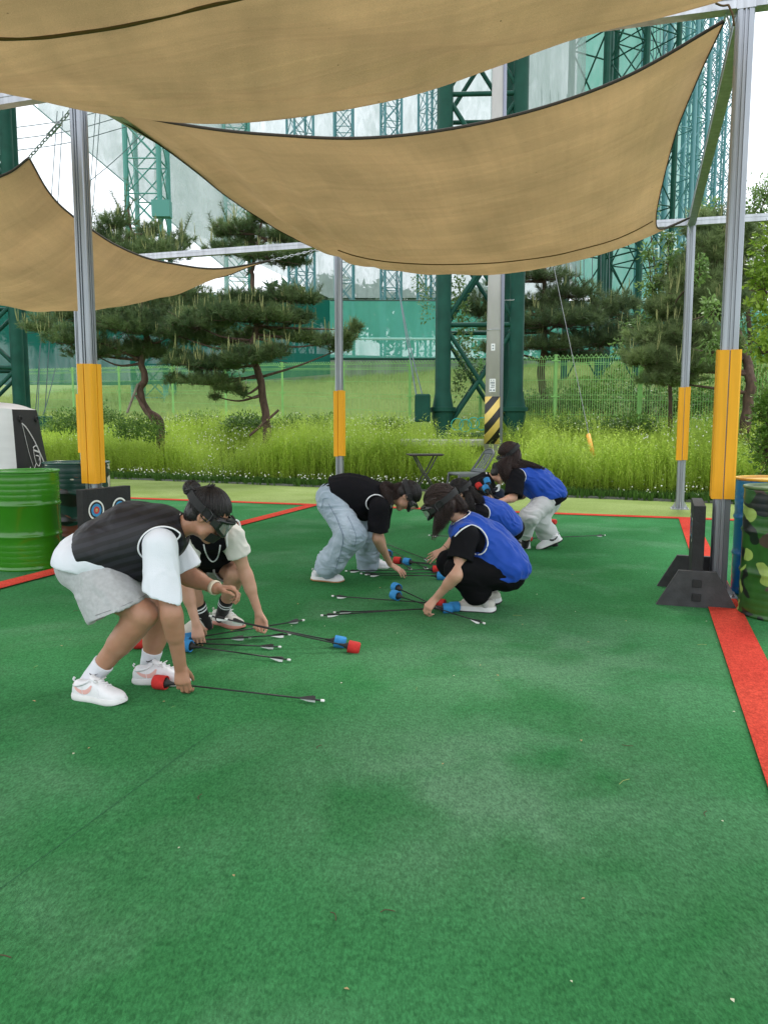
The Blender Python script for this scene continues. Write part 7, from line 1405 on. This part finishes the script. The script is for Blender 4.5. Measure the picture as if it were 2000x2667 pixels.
# ---------------------------------------------------------------- 7: standing, long hair
def build_p7():
    J = PJ(dict(pel=(1428, 1292, 8.08), ch=(1392, 1252, 8.08), up=(1366, 1234, 8.08), nk=(1346, 1222, 8.08), hd=(1327, 1185, 8.06), shL=(1344, 1242, 7.90), shR=(1356, 1234, 8.26), elL=(1336, 1296, 7.82), wrL=(1302, 1306, 7.66), elR=(1362, 1288, 8.26), wrR=(1318, 1304, 8.18),
        hipL=(1424, 1304, 7.98), hipR=(1432, 1302, 8.18), knL=(1376, 1348, 7.80), anL=(1368, 1412, 8.04), knR=(1404, 1356, 8.00), anR=(1440, 1412, 8.22)))
    lens_report('p7', J); root = thing('person', 'person with long dark hair in a blue vest and grey sweatpants, stooping on their feet', 'person', base_of(J), 0, 'people gathering arrows')
    M = frame((-.80, .12, -.58), (-.58, 0, .80)); S = [(J['pel'], .15, .115), (J['ch'], .145, .112), (J['up'], .14, .085)]
    H = {'L': dict(d=(-1, 0, -.2), n=(0, .3, -1), t=(0, -1, 0)), 'R': dict(d=(-1, -.2, -.2), n=(0, .3, -1), t=(0, 1, 0))}
    make_body(root, J, S, M, m_skin2, .006, H, 1.0, .8, 1.0)
    tee(root, J, [(P(1436, 1296, 8.08), .17, .14), (J['ch'], .15, .118), (J['up'], .145, .09)], m_black, .012, {'L': .92, 'R': .9}, .085, seed=4, hem=[(P(1440, 1312, 8.08), unit(np.array([.5, 0, -1.])))])
    Sv = [(P(1432, 1284, 8.08), .190, .122), (P(1400, 1258, 8.08), .178, .128), (P(1366, 1236, 8.08), .155, .10)]
    vest(root, J, Sv, m_blue, .024, [(P(1415, 1296, 8.08), unit(np.array([.12, 0, -1.])))], .105, neck_r=.08, seed=25, trad=.005, h=.007, fold=folds((-.6, 0, .5), .010, 12, 26, .30, .8), extra=lambda v: (ecap(v, P(1385, 1275, 8.08), P(1400, 1288, 8.08), (0, 1, 0), (.15, .07), (.14, .05), .06), ecap(v, P(1440, 1268, 8.08), P(1462, 1284, 8.08), (0, 1, 0), (.15, .07), (.13, .03), .06)))
    trousers(root, J, m_gpant, [(P(1424, 1298, 8.08), .172, .14), (P(1412, 1312, 8.08), .16, .12)], 0, {'L': [(P(1418, 1308, 7.98), .11), (P(1378, 1346, 7.84), .088), (P(1368, 1380, 7.95), .068), (P(1367, 1397, 8.0), .062)], 'R': [(P(1430, 1306, 8.18), .112), (P(1402, 1352, 8.02), .094), (P(1424, 1388, 8.1), .092), (P(1436, 1406, 8.18), .074)]}, 27, .010, .008, 12)
    skull_hair(root, J['hd'], M, (0, -.8, .1), m_hairb, 1.04, 360, 9, .006)
    hdp = J['hd']; q = lambda r_, f, u: hdp+M@np.array([r_, f, u]); ch_ = []
    for (p0, pts) in (((0, -.09, .03), [(1350, 1198, 8.0), (1385, 1210, 7.98), (1425, 1222, 7.98)]), ((-.03, -.09, 0), [(1346, 1204, 7.95), (1376, 1212, 7.95), (1408, 1219, 7.96)]), ((-.05, -.07, 0), [(1338, 1212, 7.93), (1352, 1214, 7.93), (1375, 1216, 7.94)])): ch_.append(([q(*p0)]+[P(*z) for z in pts], [.03, .03, .018, .006]))
    for (p0, pts) in (((-.07, .0, .02), [(1314, 1212, 7.94), (1311, 1236, 7.92), (1316, 1262, 7.9)]), ((-.075, .03, .0), [(1306, 1208, 7.95), (1308, 1232, 7.94), (1314, 1256, 7.94)]), ((-.06, -.03, 0), [(1324, 1210, 7.92), (1322, 1236, 7.88), (1326, 1256, 7.86)]), ((.07, .0, 0), [(1320, 1212, 8.1), (1316, 1240, 8.1), (1318, 1264, 8.1)])): ch_.append(([q(*p0)]+[P(*z) for z in pts], [.022, .036, .034, .010]))
    strands(ch_, 110, .0026, 1.1, m_hairb, root, 'long_hair', 4, .010); goggles(root, J['hd'], M, 1.08)
    b = MB(); o_ = q(-.03, -.105, .035); b.box(o_, (.055, .014, .045), M, bev=.004); wpart(b, 'strap_box', m_frame, root, auto=30)
    sock(root, J['anL'], J['knL'], .05, .05, .038, .042, m_bsock); sock(root, J['anR'], J['knR'], .05, .07, .036, .042, m_bsock)
    shoe(root, G(1381, 1430)+[0, .02, 0], unit(np.array([-1, .15, 0])), (0, 0, 1), .275, m_swhite, m_ssole, m_sblk, None, sw_side=(1, -1), swd='curve')
    hl = P(1464, 1405, 8.02); to = G(1404, 1430)+[0, 0, .004]; f = unit(to-hl); shoe(root, hl-[0, 0, .01], f, (-.45, 0, .9), .275, m_swhite, m_ssole, m_sblk, m_sblk, sw_side=(1, -1))
    return root
build_p7()
# ---------------------------------------------------------------- 6: farthest, black and white jersey
def build_p6():
    J = PJ(dict(pel=(1222, 1308, 9.5), ch=(1244, 1272, 9.45), up=(1262, 1254, 9.42), nk=(1276, 1243, 9.4), hd=(1302, 1232, 9.38), shR=(1258, 1262, 9.22), shL=(1268, 1256, 9.58), elR=(1276, 1300, 9.15), wrR=(1292, 1330, 9.2), elL=(1290, 1305, 9.6), wrL=(1300, 1335, 9.5),
        hipR=(1226, 1310, 9.38), hipL=(1226, 1310, 9.6), knR=(1294, 1290, 9.25), anR=(1276, 1360, 9.35), knL=(1300, 1292, 9.62), anL=(1286, 1355, 9.6)))
    lens_report('p6', J); root = thing('person', 'farthest person, in a black and white jersey, crouching behind the stooping long haired one', 'person', base_of(J), 0, 'people gathering arrows')
    M = frame((.78, -.1, -.62), (.62, 0, .78)); S = [(J['pel'], .15, .12), (J['ch'], .15, .118), (J['up'], .14, .09)]
    make_body(root, J, S, M, m_skin2, .007, {'R': dict(d=(.5, 0, -1), n=(0, 1, 0), t=(1, 0, 0))}, .95, .95, 1.0)
    o = tee(root, J, S, m_black, .02, {'R': .8, 'L': .8}, .08, seed=4, h=.008)
    b = MB(); A = []
    for v_ in np.linspace(0, 1, 6): A.append([P(1246+30*u_+6*v_, 1258+28*v_+2*math.sin(u_*3), 9.165) for u_ in np.linspace(0, 1, 6)])
    b.grid(np.array(A)); under(wpart(b, 'white_panel', m_white, root, smooth=True), o)
    for k in range(3):
        b = MB(); b.tube(cr([P(1291+k*2, 1268, 9.14), P(1297+k*2, 1262, 9.14), P(1296+k*2, 1276, 9.14), P(1290+k*2, 1280, 9.14)], 4), .004, 5); under(wpart(b, 'print', m_trim, root), o)
    ax_ = unit(J['nk']-J['up']); e1 = unit(np.cross(ax_, [0, 1, 0])); e2 = np.cross(ax_, e1); b = MB(); b.tube([J['nk']+.072*(e1*math.cos(x)+e2*math.sin(x)) for x in np.linspace(0, 6.283, 26)], .008, 6, cap=False); under(wpart(b, 'collar', m_trim, root, smooth=True), o)
    m_nv = cloth_mat('navy_trousers', (.010, .016, .035)); trousers(root, J, m_nv, [(J['pel'], .16, .12), (J['pel']+[.03, 0, 0], .15, .11)], 0, {'R': [(J['hipR'], .10), (J['knR'], .080), (J['anR']+[0, 0, .06], .07), (J['anR'], .07)], 'L': [(J['hipL'], .10), (J['knL'], .08), (J['anL']+[0, 0, .06], .07), (J['anL'], .07)]}, 37, .006, .009, 11)
    skull_hair(root, J['hd'], M, (0, -.85, -.1), m_hair, 1.0, 200, 9, .01, h=.008); goggles(root, J['hd'], M, 1.04)
    shoe(root, G(1262, 1381), (1, -.1, 0), (0, 0, 1), .265, m_sblk); shoe(root, G(1272, 1374), (1, -.1, 0), (0, 0, 1), .265, m_sblk)
    return root
build_p6()
# ================================================================== arrows
m_shaft = mat('carbon_shaft', (.012, .012, .013), .35); m_vk2 = mat('black_vane', (.02, .02, .02), .5); m_vw = mat('white_vane', (.78, .79, .78), .5); m_nock = mat('white_nock', (.82, .82, .80), .4)
m_fr = mat('red_foam', (.52, .022, .018), .8, var=.15, vscale=40, bump=.25, bscale=120); m_fb = mat('blue_foam', (.030, .24, .55), .8, var=.12, vscale=40, bump=.25, bscale=120); m_cup = mat('rubber_cup', (.015, .015, .015), .6)
def arrow(head, nock, colr, label, L=.80, roll=.4):
    head, nock = np.asarray(head, float), np.asarray(nock, float); d = unit(nock-head); r = thing('arrow', label, 'arrow', head, 0, 'foam tipped arrows')
    M = frame(d, (0, 0, 1) if abs(d[2]) < .9 else (1, 0, 0)); R_, U_ = M[:, 0], M[:, 2]; L = np.linalg.norm(nock-head); Rz = np.stack([R_, U_, d], 1)
    b = MB(); b.lathe([(.001, -.036), (.028, -.036), (.034, -.031), (.0355, -.022), (.0355, .027), (.0345, .031), (.030, .032), (.024, .024), (.001, .022)], 26, head, Rz)
    wpart(b, 'foam_head', m_fr if colr == 'r' else m_fb, r, smooth=False, auto=40)
    b = MB(); b.lathe([(.029, .024), (.018, .042), (.0085, .060), (.0055, .085), (.004, .086)], 14, head, Rz); wpart(b, 'rubber_cup', m_cup, r, smooth=True)
    b = MB(); b.tube([head+d*.08, nock-d*.012], .0042, 8); wpart(b, 'shaft', m_shaft, r, smooth=True)
    b = MB(); b.tube([nock-d*.018, nock-d*.004, nock], [.0062, .0070, .0050], 8); wpart(b, 'nock', m_nock, r, smooth=True)
    for k in range(3):
        a = roll+k*2.094; o = R_*math.cos(a)+U_*math.sin(a); s = np.cross(o, d)*.0008; p0 = nock-d*.125; q = [p0+o*.004, p0+d*.03+o*.012, p0+d*.065+o*.019, p0+d*.078+o*.017, p0+d*.080+o*.004]
        b = MB(); n = len(q); b.add([x+s for x in q]+[x-s for x in q], [tuple(range(n)), tuple(range(2*n-1, n-1, -1))]+[(i, i+n, (i+1) % n+n, (i+1) % n) for i in range(n)]); wpart(b, 'vane', m_vw if k == 2 else m_vk2, r)
    return r
def AR(hu, hv, nu, nv, c, label, hz_=.0365, nz_=.018, roll=.4): return arrow(G(hu, hv, hz_), G(nu, nv, nz_), c, label, roll=roll)
def AP(hu, hv, hY, nu, nv, nY, c, label, roll=.4): return arrow(P(hu, hv, hY), P(nu, nv, nY), c, label, roll=roll)
AR(419, 1777, 845, 1825, 'r', 'red tipped arrow lying at the fingers of the nearest person', roll=.2)
a = G(885, 1672, .034); AP(885, 1672, a[1], 545, 1604, a[1]+.02, 'b', 'blue tipped arrow held slanting by the person in the cream t-shirt')
a = G(921, 1686, .031); AP(921, 1686, a[1], 586, 1612, a[1]+.05, 'r', 'red tipped arrow held slanting together with a blue one', .9)
AR(487, 1664, 793, 1615, 'b', 'arrow of the left hand bundle whose tail points farthest back', roll=.1)
AR(492, 1669, 758, 1652, 'b', 'arrow of the left hand bundle whose tail lies second from the back', roll=.9)
AR(480, 1674, 733, 1685, 'b', 'arrow of the left hand bundle whose tail lies second from the front')
AR(486, 1681, 757, 1719, 'b', 'arrow of the left hand bundle whose tail points nearest the camera', .045, roll=.7)
AR(365, 1674, 655, 1660, 'r', 'red tipped arrow partly hidden behind the shin of the nearest person')
# centre
AP(948, 1394, G(948, 1394, .031)[1], 1117, 1459, G(1117, 1459, .02)[1], 'b', 'arrow with its white nock at the fingertips of the rear squatting person')
AP(975, 1412, G(975, 1412, .031)[1], 1114, 1482, G(1114, 1482, .02)[1], 'r', 'arrow crossing over the red and blue tips, ending beside the small red tip')
AR(1012, 1441, 1072, 1484, 'b', 'short looking arrow pointing back, its white vane over the red tip')
AR(1035, 1460, 1226, 1476, 'r', 'red tipped arrow left of the blue tip in the middle bundle', .033)
AR(1060, 1463, 1238, 1484, 'b', 'blue tipped arrow just right of the red tip in the middle bundle', .033)
AR(1136, 1483, 899, 1487, 'r', 'red tipped arrow pointing right under the spread hand')
AR(1149, 1500, 951, 1497, 'b', 'blue tipped arrow pointing right, nearest one under the spread hand')
AR(1158, 1491, 938, 1494, 'b', 'arrow between the red and the blue tipped ones under the spread hand')
# fan held by person 4
AR(1147, 1572, 864, 1552, 'r', 'red tipped arrow of the fan, its tail highest of the three pointing left')
AR(1165, 1584, 868, 1595, 'b', 'blue tipped arrow of the fan with its tail in the middle left')
AR(1183, 1580, 835, 1603, 'b', 'blue tipped arrow of the fan with its tail farthest left')
AP(1032, 1530, 5.85, 1160, 1590, 5.28, 'b', 'blue tipped arrow of the fan pointing up and away, the farther one')
AP(1030, 1550, 5.55, 1263, 1624, G(1263, 1624, .015)[1], 'b', 'blue tipped arrow of the fan with its tail in front of the cream shoe', .8)
# behind
AR(1268, 1402, 1116, 1394, 'r', 'arrow lying behind the hair of the nearest squatting person')
AR(1376, 1402, 1576, 1394, 'r', 'red tipped arrow lying at the right behind the white sneakers')
AR(1441, 1359, 1330, 1352, 'r', 'red tipped arrow lying behind the grey sweatpants')
AP(1213, 1260, 8.55, 1330, 1310, 8.4, 'r', 'leftmost raised arrow with a red tip held above the squatting person')
AP(1247, 1266, 8.5, 1310, 1345, 8.2, 'r', 'raised arrow with a red tip beside two blue ones')
AP(1268, 1253, 8.55, 1300, 1345, 8.3, 'b', 'raised arrow with the topmost blue tip')
AP(1265, 1272, 8.4, 1305, 1350, 8.1, 'b', 'raised arrow with the lower blue tip')
# ================================================================== litter on the turf
m_bit = mat('dry_leaf_bit', srgb(168, 148, 104), .9, var=.2, vscale=40); m_bit2 = mat('dark_bit', srgb(78, 62, 44), .9); m_bit3 = mat('pale_bit', srgb(206, 208, 180), .9)
b = MB(); b.add([(-.012, -.003, 0), (0, -.007, .003), (.014, 0, .001), (0, .006, .004)], [(0, 1, 2, 3)]); bit0 = b.build('leaf_bit', m_bit)
b = MB(); b.tube([(-.022, 0, .002), (-.006, .006, .004), (.008, .002, .003), (.024, -.008, .002)], .0015, 5); bit1 = b.build('twig_bit', m_bit2)
b = MB(); b.add([(-.006, -.003, 0), (.002, -.005, .002), (.007, .002, 0), (-.001, .004, .003)], [(0, 1, 2, 3)]); bit2 = b.build('petal_bit', m_bit3)
b = MB(); b.tube([(-.03, 0, .001), (0, .004, .003), (.032, -.002, .001)], .0010, 4); bit3 = b.build('needle_bit', mat('straw', srgb(150, 160, 92), .9))
kinds = [(bit0, 'small tan bit of dry leaf on the green turf', 'dry leaf bits on the turf', 'leaf bit'), (bit1, 'small dark curled twig on the green turf', 'twigs on the turf', 'twig'), (bit2, 'tiny pale petal on the green turf', 'pale petals on the turf', 'petal'), (bit3, 'thin fallen pine needle on the green turf', 'pine needles on the turf', 'pine needle')]
r = random.Random(5); seen = set()
for i in range(115):
    k = r.choices(range(4), (3, 1, 4, 1))[0]; o, lb, gr, ct = kinds[k]
    if k in seen: o = o.copy(); COL.objects.link(o)
    seen.add(k); x, y = r.uniform(-2.4, 2.4), r.uniform(1.5, 7.0); o.location = (x, y, .0065); o.rotation_euler = (0, 0, r.uniform(0, 6.28)); s = r.uniform(.3, 1.05); o.scale = (s, s, s); tag(o, lb, ct, gr)
for (u, v) in ((870, 2392), (1008, 2380), (520, 2081), (1835, 2125), (830, 1950)):
    o = bit1.copy(); COL.objects.link(o); p = G(u, v); o.location = (p[0], p[1], .0065); o.rotation_euler = (0, 0, u*.1); o.scale = (.85, .85, .85); o.data = o.data; tag(o, 'curled dark catkin lying on the green turf near the camera', 'twig', 'catkins on the turf')
